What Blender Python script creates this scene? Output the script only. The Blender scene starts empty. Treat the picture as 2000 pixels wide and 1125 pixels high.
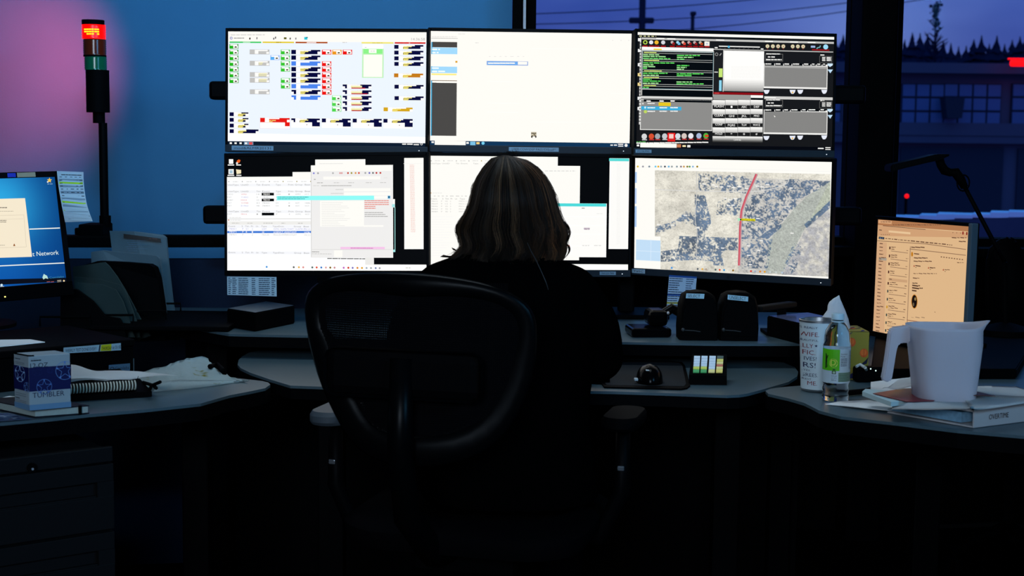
import bpy, bmesh, math, random
import numpy as np
from mathutils import Matrix, Vector
PI = math.pi
rnd = random.Random(7)
SC = bpy.context.scene
COL = SC.collection
# ------------------------------------------------------------------ camera
F = 2778.0; EYE = np.array([0, 0, 1.24])
CAMROT = Matrix.Rotation(math.radians(90-5.6), 3, 'X') @ Matrix.Rotation(math.radians(.6), 3, 'Z')
cd = bpy.data.cameras.new('camera'); cam = bpy.data.objects.new('camera', cd); COL.objects.link(cam)
cam.matrix_world = Matrix.Translation(EYE.tolist()) @ CAMROT.to_4x4()
cd.sensor_width = 36; cd.lens = F*36/2000; cd.clip_start = .05; cd.clip_end = 400
cd.dof.use_dof = True; cd.dof.focus_distance = 3.5; cd.dof.aperture_fstop = 7.5
SC.camera = cam
SC.view_settings.view_transform = 'Standard'; SC.view_settings.look = 'None'
SC.view_settings.exposure = 0; SC.view_settings.gamma = 1
try: SC.view_settings.use_curve_mapping = False
except Exception: pass
# ------------------------------------------------------------------ world: dusk sky
w = bpy.data.worlds.new('dusk_sky'); SC.world = w; w.use_nodes = True
nt = w.node_tree; nt.nodes.clear(); N = nt.nodes.new; L = nt.links.new
tc = N('ShaderNodeTexCoord'); sep = N('ShaderNodeSeparateXYZ'); L(tc.outputs['Generated'], sep.inputs[0])
rp = N('ShaderNodeValToRGB'); L(sep.outputs['Z'], rp.inputs[0])
els = rp.color_ramp.elements
els[0].position = 0; els[0].color = (.07, .055, .25, 1)
els[1].position = 1; els[1].color = (.05, .25, .7, 1)
for p, c in ((.04, (.055, .08, .34, 1)), (.12, (.045, .105, .42, 1)), (.3, (.05, .2, .6, 1))):
    e = els.new(p); e.color = c
mpw = N('ShaderNodeMapping'); L(tc.outputs['Generated'], mpw.inputs[0]); mpw.inputs['Scale'].default_value = (3.2, 3.2, 9)
nz = N('ShaderNodeTexNoise'); nz.inputs['Scale'].default_value = 1.6; nz.inputs['Detail'].default_value = 3; L(mpw.outputs[0], nz.inputs[0])
rp2 = N('ShaderNodeValToRGB'); L(nz.outputs[0], rp2.inputs[0])
rp2.color_ramp.elements[0].position = .35; rp2.color_ramp.elements[0].color = (.75, .8, .85, 1)
rp2.color_ramp.elements[1].position = .75; rp2.color_ramp.elements[1].color = (2.3, 1.9, 1.35, 1)
mx = N('ShaderNodeMixRGB'); mx.blend_type = 'MULTIPLY'; mx.inputs[0].default_value = 1
L(rp.outputs[0], mx.inputs[1]); L(rp2.outputs[0], mx.inputs[2])
dt = N('ShaderNodeVectorMath'); dt.operation = 'DOT_PRODUCT'; nrmz = N('ShaderNodeVectorMath'); nrmz.operation = 'NORMALIZE'; L(tc.outputs['Generated'], nrmz.inputs[0]); L(nrmz.outputs[0], dt.inputs[0]); dt.inputs[1].default_value = Vector((.236, .968, .075)).normalized()
pw = N('ShaderNodeMath'); pw.operation = 'POWER'; L(dt.outputs['Value'], pw.inputs[0]); pw.inputs[1].default_value = 420   # paler cloud bank low in the dusk sky
ad = N('ShaderNodeMixRGB'); ad.blend_type = 'ADD'; L(pw.outputs[0], ad.inputs[0]); L(mx.outputs[0], ad.inputs[1]); ad.inputs[2].default_value = (.10, .14, .20, 1)
bg = N('ShaderNodeBackground'); L(ad.outputs[0], bg.inputs[0]); bg.inputs[1].default_value = 1.0
wo = N('ShaderNodeOutputWorld'); L(bg.outputs[0], wo.inputs[0])
# ------------------------------------------------------------------ lights: added side and rear fills, wall washer, ceiling light
def area(name, loc, target, sx, sy, power, color):
    l = bpy.data.lights.new(name, 'AREA'); l.shape = 'RECTANGLE'; l.size = sx; l.size_y = sy
    l.energy = power; l.color = color
    o = bpy.data.objects.new(name, l); COL.objects.link(o); o.location = loc
    o.rotation_euler = (Vector(target)-Vector(loc)).to_track_quat('-Z', 'Y').to_euler()
    return o
area('added_side_fill', (2.36, .3, 2.25), (-1.7, 4.6, 1.55), .7, .55, 9, (.14, .55, 1.0)).data.spread = math.radians(75)  # unseen fill light added from the right
area('added_rear_fill', (-.6, -1.9, 2.1), (0, 3.2, 1.1), 1.5, .9, 15, (.66, .82, 1.0)).data.spread = math.radians(70)  # unseen fill added behind the camera to brighten faces turned to it
area('wall_washer_light', (-.5, 1.5, 2.66), (-1.1, 4.6, 1.9), .4, .2, 10, (.14, .56, 1.0)).data.spread = math.radians(72)
area('dimmed_ceiling_light', (-.1, 3.35, 2.66), (-.1, 3.35, 0), 1.2, .6, 15, (.72, .88, 1.0))
# ------------------------------------------------------------------ helpers
def cpx(p): return CAMROT @ Vector(((p[0]-1000)/F, (562.5-p[1])/F, -1))
def onz(x, y, z):                                     # where the sight line of a photo point meets height z
    d = cpx((x, y)); return Vector(EYE.tolist()) + d*((z-1.24)/d.z)
def ony(x, y, Y):                                     # ... meets depth Y
    d = cpx((x, y)); return Vector(EYE.tolist()) + d*(Y/d.y)
def srgb(h, k=1.0):
    if isinstance(h, str):
        h = h.lstrip('#'); h = [int(h[i:i+2], 16)/255 for i in (0, 2, 4)]
        h = [c/12.92 if c <= .04045 else ((c+.055)/1.055)**2.4 for c in h]
    return (h[0]*k, h[1]*k, h[2]*k, 1)
MATS = {}
def mat(name, col, rough=.5, spec=.5, metal=0, noise=0, nscale=30, bump=0, bscale=200, emit=None, es=0, trans=0, ior=1.45, sheen=0, alpha=1, coat=0):
    if name in MATS: return MATS[name]
    m = bpy.data.materials.new(name); m.use_nodes = True; t = m.node_tree; b = t.nodes['Principled BSDF']
    c = srgb(col) if isinstance(col, str) else (*col[:3], 1)
    b.inputs['Base Color'].default_value = c; b.inputs['Roughness'].default_value = rough
    b.inputs['Specular IOR Level'].default_value = spec; b.inputs['Metallic'].default_value = metal
    b.inputs['IOR'].default_value = ior; b.inputs['Transmission Weight'].default_value = trans
    b.inputs['Coat Weight'].default_value = coat; b.inputs['Alpha'].default_value = alpha
    tcn = t.nodes.new('ShaderNodeTexCoord')
    if noise:
        n = t.nodes.new('ShaderNodeTexNoise'); n.inputs['Scale'].default_value = nscale; n.inputs['Detail'].default_value = 4
        t.links.new(tcn.outputs['Object'], n.inputs[0])
        mm = t.nodes.new('ShaderNodeMixRGB'); mm.inputs[1].default_value = (*[x*(1-noise) for x in c[:3]], 1)
        mm.inputs[2].default_value = (*[x*(1+noise) for x in c[:3]], 1)
        t.links.new(n.outputs[0], mm.inputs[0]); t.links.new(mm.outputs[0], b.inputs['Base Color'])
    if bump:
        n = t.nodes.new('ShaderNodeTexNoise'); n.inputs['Scale'].default_value = bscale; t.links.new(tcn.outputs['Object'], n.inputs[0])
        bp = t.nodes.new('ShaderNodeBump'); bp.inputs['Strength'].default_value = bump; bp.inputs['Distance'].default_value = .002
        t.links.new(n.outputs[0], bp.inputs['Height']); t.links.new(bp.outputs[0], b.inputs['Normal'])
    if emit:
        b.inputs['Emission Color'].default_value = srgb(emit) if isinstance(emit, str) else (*emit, 1)
        b.inputs['Emission Strength'].default_value = es
    MATS[name] = m; return m
def attr_mat(name, emission, rough=.6, spec=.3, bump=0, transl=0):
    m = bpy.data.materials.new(name); m.use_nodes = True; t = m.node_tree; b = t.nodes['Principled BSDF']
    a = t.nodes.new('ShaderNodeAttribute'); a.attribute_name = 'Col'
    if emission:
        b.inputs['Base Color'].default_value = (.001, .001, .001, 1); b.inputs['Roughness'].default_value = .4
        b.inputs['Specular IOR Level'].default_value = .02
        t.links.new(a.outputs['Color'], b.inputs['Emission Color']); b.inputs['Emission Strength'].default_value = 1
    else:
        t.links.new(a.outputs['Color'], b.inputs['Base Color']); b.inputs['Roughness'].default_value = rough
        b.inputs['Specular IOR Level'].default_value = spec
        if transl:
            tr = t.nodes.new('ShaderNodeBsdfTranslucent'); t.links.new(a.outputs['Color'], tr.inputs[0])
            ms = t.nodes.new('ShaderNodeMixShader'); ms.inputs[0].default_value = transl
            t.links.new(b.outputs[0], ms.inputs[1]); t.links.new(tr.outputs[0], ms.inputs[2])
            t.links.new(ms.outputs[0], t.nodes['Material Output'].inputs[0])
        if bump:
            tcn = t.nodes.new('ShaderNodeTexCoord')
            n = t.nodes.new('ShaderNodeTexNoise'); n.inputs['Scale'].default_value = 60; t.links.new(tcn.outputs['Object'], n.inputs[0])
            bp = t.nodes.new('ShaderNodeBump'); bp.inputs['Strength'].default_value = bump; bp.inputs['Distance'].default_value = .004
            t.links.new(n.outputs[0], bp.inputs['Height']); t.links.new(bp.outputs[0], b.inputs['Normal'])
    MATS[name] = m; return m
M_SCREEN = attr_mat('lit_display', True)
M_PRINT = attr_mat('printed_paper', False, .7, .2, 0, .15)
M_LABEL = attr_mat('printed_label', False, .45, .3)
BLACK = mat('black_plastic', (.0012, .0012, .0015), .65, .03)
BLACKG = mat('black_gloss_plastic', (.0012, .0012, .0015), .2, .07)
BEZEL = mat('dark_bezel', (.0015, .0015, .002), .5, .05)
CHIN = mat('brushed_dark_chin', (.012, .019, .028), .5, .2, noise=.1, nscale=90)
LAMI = mat('grey_laminate', (.06, .098, .118), .33, .3, noise=.12, nscale=220)
EDGE = mat('black_desk_edge', (.0014, .0014, .0018), .65, .03)
PAPER = mat('white_paper', (.86, .88, .88), .75, .2, bump=.15, bscale=40)
BMETAL = mat('black_metal', (.0012, .0012, .0015), .5, .035)
WM = {}
def wmat(o):
    return WM.get(o.name, Matrix.Identity(4)) if o else Matrix.Identity(4)
def tag(o, label=None, cat=None, group=None, kind=None):
    if label: o['label'] = label
    if cat: o['category'] = cat
    if group: o['group'] = group
    if kind: o['kind'] = kind
    return o
def thing(name, label, cat, loc=(0, 0, 0), rz=0, group=None, M=None, kind=None):
    o = bpy.data.objects.new(name, None); COL.objects.link(o); o.empty_display_size = .05
    if M is None: M = Matrix.Translation(loc) @ Matrix.Rotation(rz, 4, 'Z')
    o.matrix_world = M; WM[o.name] = M.copy(); tag(o, label, cat, group, kind); return o
def link(name, me, m, parent=None, world=False, label=None):
    if m is not None:
        me.materials.clear()
        for mm in (m if isinstance(m, (list, tuple)) else [m]): me.materials.append(mm)
    if parent is not None and world: me.transform(wmat(parent).inverted())
    o = bpy.data.objects.new(name, me); COL.objects.link(o)
    if parent is not None: o.parent = parent
    WM[o.name] = wmat(parent).copy()
    if label: o['label'] = label
    return o
def obj(name, bm, m, parent=None, world=False, smooth=False, label=None):
    me = bpy.data.meshes.new(name); bm.normal_update(); bm.to_mesh(me); bm.free()
    if smooth:
        me.polygons.foreach_set('use_smooth', [True]*len(me.polygons))
        if smooth != 2:
            try: me.set_sharp_from_angle(angle=math.radians(40))
            except Exception: pass
    return link(name, me, m, parent, world, label)
def NB(): return bmesh.new()
def box(bm, size, loc=(0, 0, 0), rot=None, bev=0, seg=2):
    r = bmesh.ops.create_cube(bm, size=1); vs = r['verts']
    for v in vs: v.co = Vector((v.co.x*size[0], v.co.y*size[1], v.co.z*size[2]))
    if bev:
        es = list({e for v in vs for e in v.link_edges})
        r2 = bmesh.ops.bevel(bm, geom=es, offset=bev, segments=seg, affect='EDGES', profile=.5)
        vs = list({v for f in r2['faces'] for v in f.verts} | {v for v in vs if v.is_valid})
    M = Matrix.Translation(loc)
    if rot is not None: M = M @ (rot.to_4x4() if isinstance(rot, Matrix) else Matrix.Rotation(rot, 4, 'Z'))
    for v in vs: v.co = M @ v.co
    return vs
def ringed(bm, rings, cap0=True, cap1=True, closed=True):
    R = [[bm.verts.new(p) for p in r] for r in rings]; n = len(R[0])
    for a, b in zip(R, R[1:]):
        for i in range(n if closed else n-1):
            j = (i+1) % n
            try: bm.faces.new((a[i], a[j], b[j], b[i]))
            except Exception: pass
    if cap0 and closed: bm.faces.new(list(reversed(R[0])))
    if cap1 and closed: bm.faces.new(R[-1])
    return R
def lathe(bm, prof, c=(0, 0, 0), seg=32, cap0=True, cap1=True):
    ringed(bm, [[(c[0]+r*math.cos(2*PI*i/seg), c[1]+r*math.sin(2*PI*i/seg), c[2]+z) for i in range(seg)] for r, z in prof], cap0, cap1)
def tube(bm, pts, r, seg=8, cap=True):
    pts = [Vector(p) for p in pts]; n = len(pts); rings = []; up = None
    for i, p in enumerate(pts):
        d = (pts[min(i+1, n-1)]-pts[max(i-1, 0)])
        if d.length < 1e-9: d = Vector((0, 0, 1))
        d.normalize()
        if up is None: up = d.orthogonal().normalized()
        else: up = (up - d*up.dot(d)); up = up.normalized() if up.length > 1e-6 else d.orthogonal().normalized()
        s = d.cross(up); rr = r[i] if isinstance(r, (list, tuple)) else r
        rings.append([p+(up*math.cos(2*PI*k/seg)+s*math.sin(2*PI*k/seg))*rr for k in range(seg)])
    ringed(bm, rings, cap, cap)
def prism(bm, poly, z0, z1, bev=0):
    vs0 = [bm.verts.new((p[0], p[1], z0)) for p in poly]; vs1 = [bm.verts.new((p[0], p[1], z1)) for p in poly]
    f0 = bm.faces.new(list(reversed(vs0))); f1 = bm.faces.new(vs1); n = len(poly)
    for i in range(n): bm.faces.new((vs0[i], vs0[(i+1) % n], vs1[(i+1) % n], vs1[i]))
    if bev: bmesh.ops.bevel(bm, geom=list(f1.edges), offset=bev, segments=2, affect='EDGES')
def slab3(bm, pts, off):
    """a sheet of real thickness: polygon pts (3D), extruded by the vector off"""
    a = [bm.verts.new(p) for p in pts]; b = [bm.verts.new(Vector(p)+Vector(off)) for p in pts]; n = len(pts)
    bm.faces.new(a); bm.faces.new(list(reversed(b)))
    for i in range(n): bm.faces.new((a[i], b[i], b[(i+1) % n], a[(i+1) % n]))
def smooth_poly(pts, it=2):
    for _ in range(it):
        q = []
        for i in range(len(pts)):
            a = pts[i]; b = pts[(i+1) % len(pts)]
            q.append(tuple(a[k]*.75+b[k]*.25 for k in range(len(a)))); q.append(tuple(a[k]*.25+b[k]*.75 for k in range(len(a))))
        pts = q
    return pts
def rrect(w_, h_, r, n=5, cx=0, cy=0):
    out = []
    for sx, sy, a0 in ((1, 1, 0), (-1, 1, 90), (-1, -1, 180), (1, -1, 270)):
        for k in range(n+1):
            a = math.radians(a0+90*k/n); out.append((cx+sx*(w_/2-r)+r*math.cos(a), cy+sy*(h_/2-r)+r*math.sin(a)))
    return out
# ---- lettering
_tc = {}
def glyphs(s):
    if s in _tc: return _tc[s]
    c = bpy.data.curves.new('t', 'FONT'); c.body = s; c.size = 1; c.resolution_u = 2
    o = bpy.data.objects.new('t', c); COL.objects.link(o); dg = bpy.context.evaluated_depsgraph_get()
    me = bpy.data.meshes.new_from_object(o.evaluated_get(dg))
    v = np.array([p.co[:] for p in me.vertices]) if len(me.vertices) else np.zeros((0, 3))
    f = [tuple(p.vertices) for p in me.polygons]
    bpy.data.objects.remove(o); bpy.data.curves.remove(c); bpy.data.meshes.remove(me)
    x0, x1 = (v[:, 0].min(), v[:, 0].max()) if len(v) else (0, 1)
    _tc[s] = (v, f, x0, x1); return _tc[s]
class Cv:
    """flat artwork: layered coloured polygons in drawing units, mapped to (u,v) in 0..1 of the surface it is printed or shown on"""
    def __init__(s, corners=None, size=None):
        if corners is None: W, H = size; corners = [(0, 0), (W, 0), (W, H), (0, H)]
        s.c = [np.array(p, float) for p in corners]; A = []; B = []
        for (x, y), (u, v) in zip(corners, [(0, 0), (1, 0), (1, 1), (0, 1)]):
            A += [[x, y, 1, 0, 0, 0, -u*x, -u*y], [0, 0, 0, x, y, 1, -v*x, -v*y]]; B += [u, v]
        s.h = np.linalg.solve(np.array(A, float), np.array(B, float)); s.it = []; s.n = 0; s.lay = 0
        s.ux = 1/np.linalg.norm(s.c[1]-s.c[0]); s.vy = 1/np.linalg.norm(s.c[3]-s.c[0])
    def uv(s, x, y):
        h = s.h; d = h[6]*x+h[7]*y+1; return ((h[0]*x+h[1]*y+h[2])/d, (h[3]*x+h[4]*y+h[5])/d)
    def add(s, pts, faces, col, lay): s.it.append((pts, faces, col, lay))
    def bgc(s, col): s.add([(0, 0), (1, 0), (1, 1), (0, 1)], [(0, 3, 2, 1)], col, 0)
    def r(s, x0, y0, x1, y1, col, lay=1):             # rectangle, drawing units, laid square to the surface
        u, v = s.uv(x0, y0); U, V = s.uv(x1, y1)
        if x1-x0 > 3*(y1-y0): v2 = s.uv((x0+x1)/2, (y0+y1)/2)[1]; hh = (y1-y0)*s.vy/2; v, V = v2-hh, v2+hh
        elif y1-y0 > 3*(x1-x0): u2 = s.uv((x0+x1)/2, (y0+y1)/2)[0]; hw = (x1-x0)*s.ux/2; u, U = u2-hw, u2+hw
        u, U, v, V = [min(1, max(0, q)) for q in (u, U, v, V)]
        s.add([(u, v), (U, v), (U, V), (u, V)], [(0, 3, 2, 1)], col, lay)
    def p(s, pts, col, lay=1):
        q = [s.uv(*a) for a in pts]; s.add([(min(1, max(0, a)), min(1, max(0, b))) for a, b in q], [tuple(range(len(q)))[::-1]], col, lay)
    def grid(s, nx, ny, f, lay):
        pts = [(i/nx, j/ny) for j in range(ny+1) for i in range(nx+1)]; s.add(pts, [(j*(nx+1)+i, (j+1)*(nx+1)+i, (j+1)*(nx+1)+i+1, j*(nx+1)+i+1) for j in range(ny) for i in range(nx)], [f(*p) for p in pts], lay)
    def disc(s, x, y, r, col, lay=2, n=12, ry=None):
        s.p([(x+r*math.cos(2*PI*k/n), y+(ry or r)*math.sin(2*PI*k/n)) for k in range(n)], col, lay)
    def ring(s, x, y, r, t, col, lay=2, n=20, ry=None):
        ry = ry or r
        for k in range(n):
            a, b = 2*PI*k/n, 2*PI*(k+1)/n
            s.p([(x+r*math.cos(a), y+ry*math.sin(a)), (x+r*math.cos(b), y+ry*math.sin(b)), (x+(r-t)*math.cos(b), y+(ry-t)*math.sin(b)), (x+(r-t)*math.cos(a), y+(ry-t)*math.sin(a))], col, lay)
    def ln(s, pts, t, col, lay=2):
        for a, b in zip(pts, pts[1:]):
            dx, dy = b[0]-a[0], b[1]-a[1]; l = math.hypot(dx, dy) or 1; nx, ny = -dy/l*t/2, dx/l*t/2
            s.p([(a[0]+nx, a[1]+ny), (b[0]+nx, b[1]+ny), (b[0]-nx, b[1]-ny), (a[0]-nx, a[1]-ny)], col, lay)
    def t(s, txt, x, y, h, col, lay=3, w=None):       # text: left x, baseline y, cap height h, optional width
        v, f, x0, x1 = glyphs(txt)
        if not len(v): return
        k = h/.7; kx = (w/(x1-x0)) if w else k; u0, v0 = s.uv(x, y)
        s.add([(u0+(p[0]-x0)*kx*s.ux, v0-p[1]*k*s.vy) for p in v], f, col, lay)
    def words(s, x0, x1, y, h, col, lay=2, wl=(2, 6), gap=.8, seed=None):   # a line of tiny illegible print
        R = random.Random(seed if seed is not None else int(x0*31+y*7)); x = x0
        while x < x1:
            L_ = min(x1-x, R.uniform(*wl)*h); 
            if L_ > .3*h: s.r(x, y-h/2, x+L_, y+h/2, col, lay)
            x += L_+gap*h
    def build(s, name, fn, m, parent=None, world=False, label=None):
        V = []; C_ = []; Fc = []
        for pts, faces, col, lay in s.it:
            b = len(V); V += [fn(u, v, lay) for u, v in pts]; C_ += (col if isinstance(col, list) else [col]*len(pts)); Fc += [tuple(b+i for i in f) for f in faces]
        me = bpy.data.meshes.new(name); me.from_pydata([tuple(p) for p in V], [], Fc)
        a = me.attributes.new('Col', 'FLOAT_COLOR', 'POINT'); a.data.foreach_set('color', np.array([(*c[:3], 1) for c in C_], 'f').ravel())
        me.update(); return link(name, me, m, parent, world, label)
def flat(w_, h_, y=0, eps=.00012):                    # local map facing -Y, centred
    return lambda u, v, l: (u*w_-w_/2, y-eps*l, h_/2-v*h_)
def quad3(TL, TR, BR, BL, n=None, eps=.00012):
    TL, TR, BR, BL = map(Vector, (TL, TR, BR, BL))
    if n is None:
        n = (TR-TL).cross(BL-TL).normalized()
        if n.dot(Vector(EYE.tolist())-TL) < 0: n = -n
    return lambda u, v, l: (TL*(1-u)*(1-v)+TR*u*(1-v)+BR*u*v+BL*(1-u)*v) + n*eps*l
def bezfn(P):                                         # smooth sampler through points
    P = [Vector(p) for p in P]
    def f(t):
        t = max(0, min(.99999, t))*(len(P)-1); i = int(t); q = t-i
        a, b, c, d = P[max(0, i-1)], P[i], P[i+1], P[min(len(P)-1, i+2)]
        return .5*((2*b)+(c-a)*q+(2*a-5*b+4*c-d)*q*q+(3*b-a-3*c+d)*q**3)
    return f
# ================================================================== the room
def struct(name, bm, m, **k): return tag(obj(name, bm, m, **k), kind='structure')
WALLP = mat('blue_wall_paint', (.046, .17, .32), .8, .15, noise=.05, nscale=14, bump=.12, bscale=160)
DARKP = mat('dark_side_paint', (.10, .12, .15), .85, .1, noise=.05)
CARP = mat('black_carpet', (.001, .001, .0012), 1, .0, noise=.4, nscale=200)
FRAME = mat('black_window_frame', (.001, .001, .0012), .65, .02)
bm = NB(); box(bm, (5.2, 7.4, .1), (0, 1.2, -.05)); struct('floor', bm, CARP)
bm = NB(); box(bm, (5.2, 7.4, .1), (0, 1.2, 2.75)); struct('ceiling', bm, DARKP)
WY = 4.6
xw = ony(1000, 30, WY).x
bm = NB(); box(bm, (xw+2.6, .2, 2.8), ((xw-2.6)/2, WY+.1, 1.3)); struct('wall_left', bm, WALLP)
bm = NB(); sill = ony(1700, 480, WY).z
box(bm, (2.6-xw, .2, sill), ((2.6+xw)/2, WY+.1, sill/2)); box(bm, (2.6-xw, .2, .5), ((2.6+xw)/2, WY+.1, 2.5))
struct('wall_back', bm, FRAME)
bm = NB()                                             # right side wall with a high opening added for the side fill
box(bm, (.1, 1.75, 2.8), (2.65, -1.575, 1.3)); box(bm, (.1, 3.6, 2.8), (2.65, 2.9, 1.3)); box(bm, (.1, 1.8, 1.6), (2.65, .2, .8)); box(bm, (.1, 1.8, .05), (2.65, .2, 2.72))
struct('wall_right', bm, DARKP)
bm = NB(); box(bm, (.1, 7.4, 2.8), (-2.65, 1.2, 1.3)); struct('wall_side', bm, DARKP)
bm = NB(); box(bm, (1.2, .1, 2.8), (-2.0, -2.45, 1.3)); box(bm, (2.5, .1, 2.8), (1.35, -2.45, 1.3)); box(bm, (1.6, .1, 1.6), (-.65, -2.45, .8)); struct('wall_rear', bm, DARKP)
GLASS = bpy.data.materials.new('window_glass'); GLASS.use_nodes = True; t = GLASS.node_tree; t.nodes.clear()
a = t.nodes.new('ShaderNodeBsdfTransparent'); a.inputs[0].default_value = (.86, .88, .97, 1)
b = t.nodes.new('ShaderNodeBsdfGlossy'); b.inputs['Roughness'].default_value = .03; b.inputs[0].default_value = (.5, .55, .6, 1)
ms = t.nodes.new('ShaderNodeMixShader'); ms.inputs[0].default_value = .0012
o_ = t.nodes.new('ShaderNodeOutputMaterial'); t.links.new(a.outputs[0], ms.inputs[1]); t.links.new(b.outputs[0], ms.inputs[2]); t.links.new(ms.outputs[0], o_.inputs[0])
STRIP = mat('aluminium_strip', (.7, .75, .85), .3, .5, metal=.6)
def wx(px): return ony(px, 200, WY).x
def window(nm, x0, x1, z0=sill, z1=2.25):
    r = thing(nm, None, None, ((x0+x1)/2, WY+.02, z0), kind='structure')
    g = NB(); box(g, (x1-x0, .006, z1-z0), ((x0+x1)/2, WY+.09, (z0+z1)/2)); obj('window_pane', g, GLASS, r, True)
    f = NB()
    for xx in (x0, x1): box(f, (.05, .1, z1-z0), (xx, WY+.05, (z0+z1)/2), bev=.004)
    for zz in (z0+.012, z1): box(f, (x1-x0, .1, .05 if zz > z0+.1 else .03), ((x0+x1)/2, WY+.05, zz), bev=.004)
    obj('window_frame', f, FRAME, r, True); return r
w1 = window('window_1', wx(1030)-.0, wx(1676))
w2 = window('window_2', wx(1744), 2.62)
bm = NB(); tube(bm, [(wx(1648), WY-.06, sill), (wx(1648), WY-.06, 2.5)], .0022, 6); tag(obj('blind_cord', bm, BLACK, w1, True))
bm = NB(); xa, xb = wx(1659), wx(1728); box(bm, (xb-xa, .22, 2.8), ((xa+xb)/2, WY-.03, 1.3), bev=.01); struct('trim_1', bm, FRAME)
bm = NB(); xc = wx(1732); box(bm, (.011, .02, 2.8-sill), (xc, WY-.07, (2.7+sill)/2)); struct('trim_2', bm, STRIP)
bm = NB(); xa, xb = wx(999), wx(1017); box(bm, (xb-xa, .24, 2.8), ((xa+xb)/2, WY-.02, 1.3), bev=.004); struct('trim_3', bm, FRAME)
WSTRIP = mat('bright_white_strip', (.85, .88, .95), .35, .4)
bm = NB(); box(bm, (.0085, .012, 1.7), (wx(1022.5), WY-.016, 1.75)); struct('trim_4', bm, WSTRIP)
bm = NB(); box(bm, (2.62-xb, .16, .03), ((2.62+xb)/2, WY-.05, sill-.012), bev=.004); struct('trim_5', bm, FRAME)
# low office partition under the left wall, with its black cap
PANEL = mat('navy_panel_fabric', (.011, .017, .035), .95, .05, noise=.2, nscale=260)
A = ony(-120, 482, 4.02); B = ony(1000, 482, 4.30)
pa = thing('partition', 'low navy fabric office partition with black cap rail in front of the blue wall', 'partition', (A.x, A.y, 0))
d = (B-A); d.z = 0; ang = math.atan2(d.y, d.x); Lp = d.length; mid = (A+B)/2
bm = NB(); box(bm, (Lp, .05, .9), (mid.x, mid.y, .46), ang); obj('fabric_panel', bm, PANEL, pa, True)
zc = ony(340, 471, 4.12).z
bm = NB(); box(bm, (Lp, .07, .034), (mid.x, mid.y, zc), ang, bev=.005); obj('cap_rail', bm, BLACK, pa, True)
bm = NB(); box(bm, (.06, .08, zc), (B.x, B.y, zc/2), ang); obj('end_post', bm, BLACK, pa, True)
# ================================================================== outside
FACADE = mat('dusk_facade', (.12, .10, .15), .9, .1, noise=.15, nscale=.7)
FDARK = mat('facade_dark_recess', (.02, .025, .05), .6, .3)
FWIN = mat('facade_glass', (.10, .16, .33), .25, .5, noise=.25, nscale=.5)
TREE = mat('spruce_needles', (.016, .018, .045), 1, 0, noise=.3, nscale=1)
SNOW = mat('snow', (.75, .85, .98), .8, .2, noise=.05, nscale=8, bump=.5, bscale=9)
bm = NB(); box(bm, (160, 150, .2), (10, 85, -3.6)); struct('ground', bm, mat('snowy_street', (.12, .14, .22), .9, .1, noise=.5, nscale=.4))
BY = 40.0
def bp(px, py, Y=BY): return ony(px, py, Y)
bd = thing('building', 'two storey commercial building across the street with a grid of dim windows', 'building', (bp(1750, 420).x, BY, -3.5))
top = bp(1900, 128); xl = bp(1100, 128).x; xr = bp(2200, 128).x
bm = NB(); box(bm, (xr-xl, 10, top.z+3.5), ((xl+xr)/2, BY+5, (top.z-3.5)/2)); obj('facade', bm, FACADE, bd, True)
bm = NB(); box(bm, (xr-xl, .5, .28), ((xl+xr)/2, BY-.2, top.z-.1)); obj('parapet_cap', bm, FACADE, bd, True)
zb = bp(1800, 252).z
bm = NB(); box(bm, (xr-xl, .35, .35), ((xl+xr)/2, BY-.1, zb)); box(bm, (xr-xl, .3, .2), ((xl+xr)/2, BY-.1, bp(1800, 272).z)); obj('string_course', bm, FACADE, bd, True)
def fwindow(px0, px1, py0, py1, nx, ny, nm='window'):
    a, b_ = bp(px0, py0), bp(px1, py1); bm = NB()
    box(bm, (b_.x-a.x, .1, a.z-b_.z), ((a.x+b_.x)/2, BY-.03, (a.z+b_.z)/2)); o = obj(nm, bm, FDARK, bd, True)
    g = NB(); cw = (b_.x-a.x)/nx; ch = (a.z-b_.z)/ny
    for i in range(nx):
        for j in range(ny): box(g, (cw*.86, .06, ch*.84), (a.x+cw*(i+.5), BY-.09, b_.z+ch*(j+.5)))
    obj('pane', g, FWIN, o, True)
fwindow(1760, 1840, 163, 245, 3, 3); fwindow(1842, 1951, 163, 245, 4, 3); fwindow(1975, 2090, 163, 245, 4, 3)
fwindow(1300, 1400, 163, 245, 4, 3); fwindow(1500, 1640, 163, 245, 5, 3)
a = bp(1758, 286); b_ = bp(1953, 420); bm = NB(); box(bm, (b_.x-a.x, .1, a.z-b_.z), ((a.x+b_.x)/2, BY-.03, (a.z+b_.z)/2)); obj('shop_front', bm, FDARK, bd, True)
a = bp(1987, 290); b_ = bp(2100, 420); bm = NB(); box(bm, (b_.x-a.x, .1, a.z-b_.z), ((a.x+b_.x)/2, BY-.03, (a.z+b_.z)/2)); obj('shop_front', bm, FDARK, bd, True)
bm = NB(); c = bp(1866, 212, BY-.8); prism(bm, [(c.x-.38*s, 0) for s in (1, -1)]+[(c.x+.28, .0), (c.x-.28, .0)], 0, .01) if False else None
bm.free(); bm = NB()
slab3(bm, [bp(1846, 190, BY-.6), bp(1885, 190, BY-.6), bp(1879, 231, BY-.6), bp(1850, 231, BY-.6)], (0, .5, 0))
obj('hanging_awning', bm, FDARK, bd, True)
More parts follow.
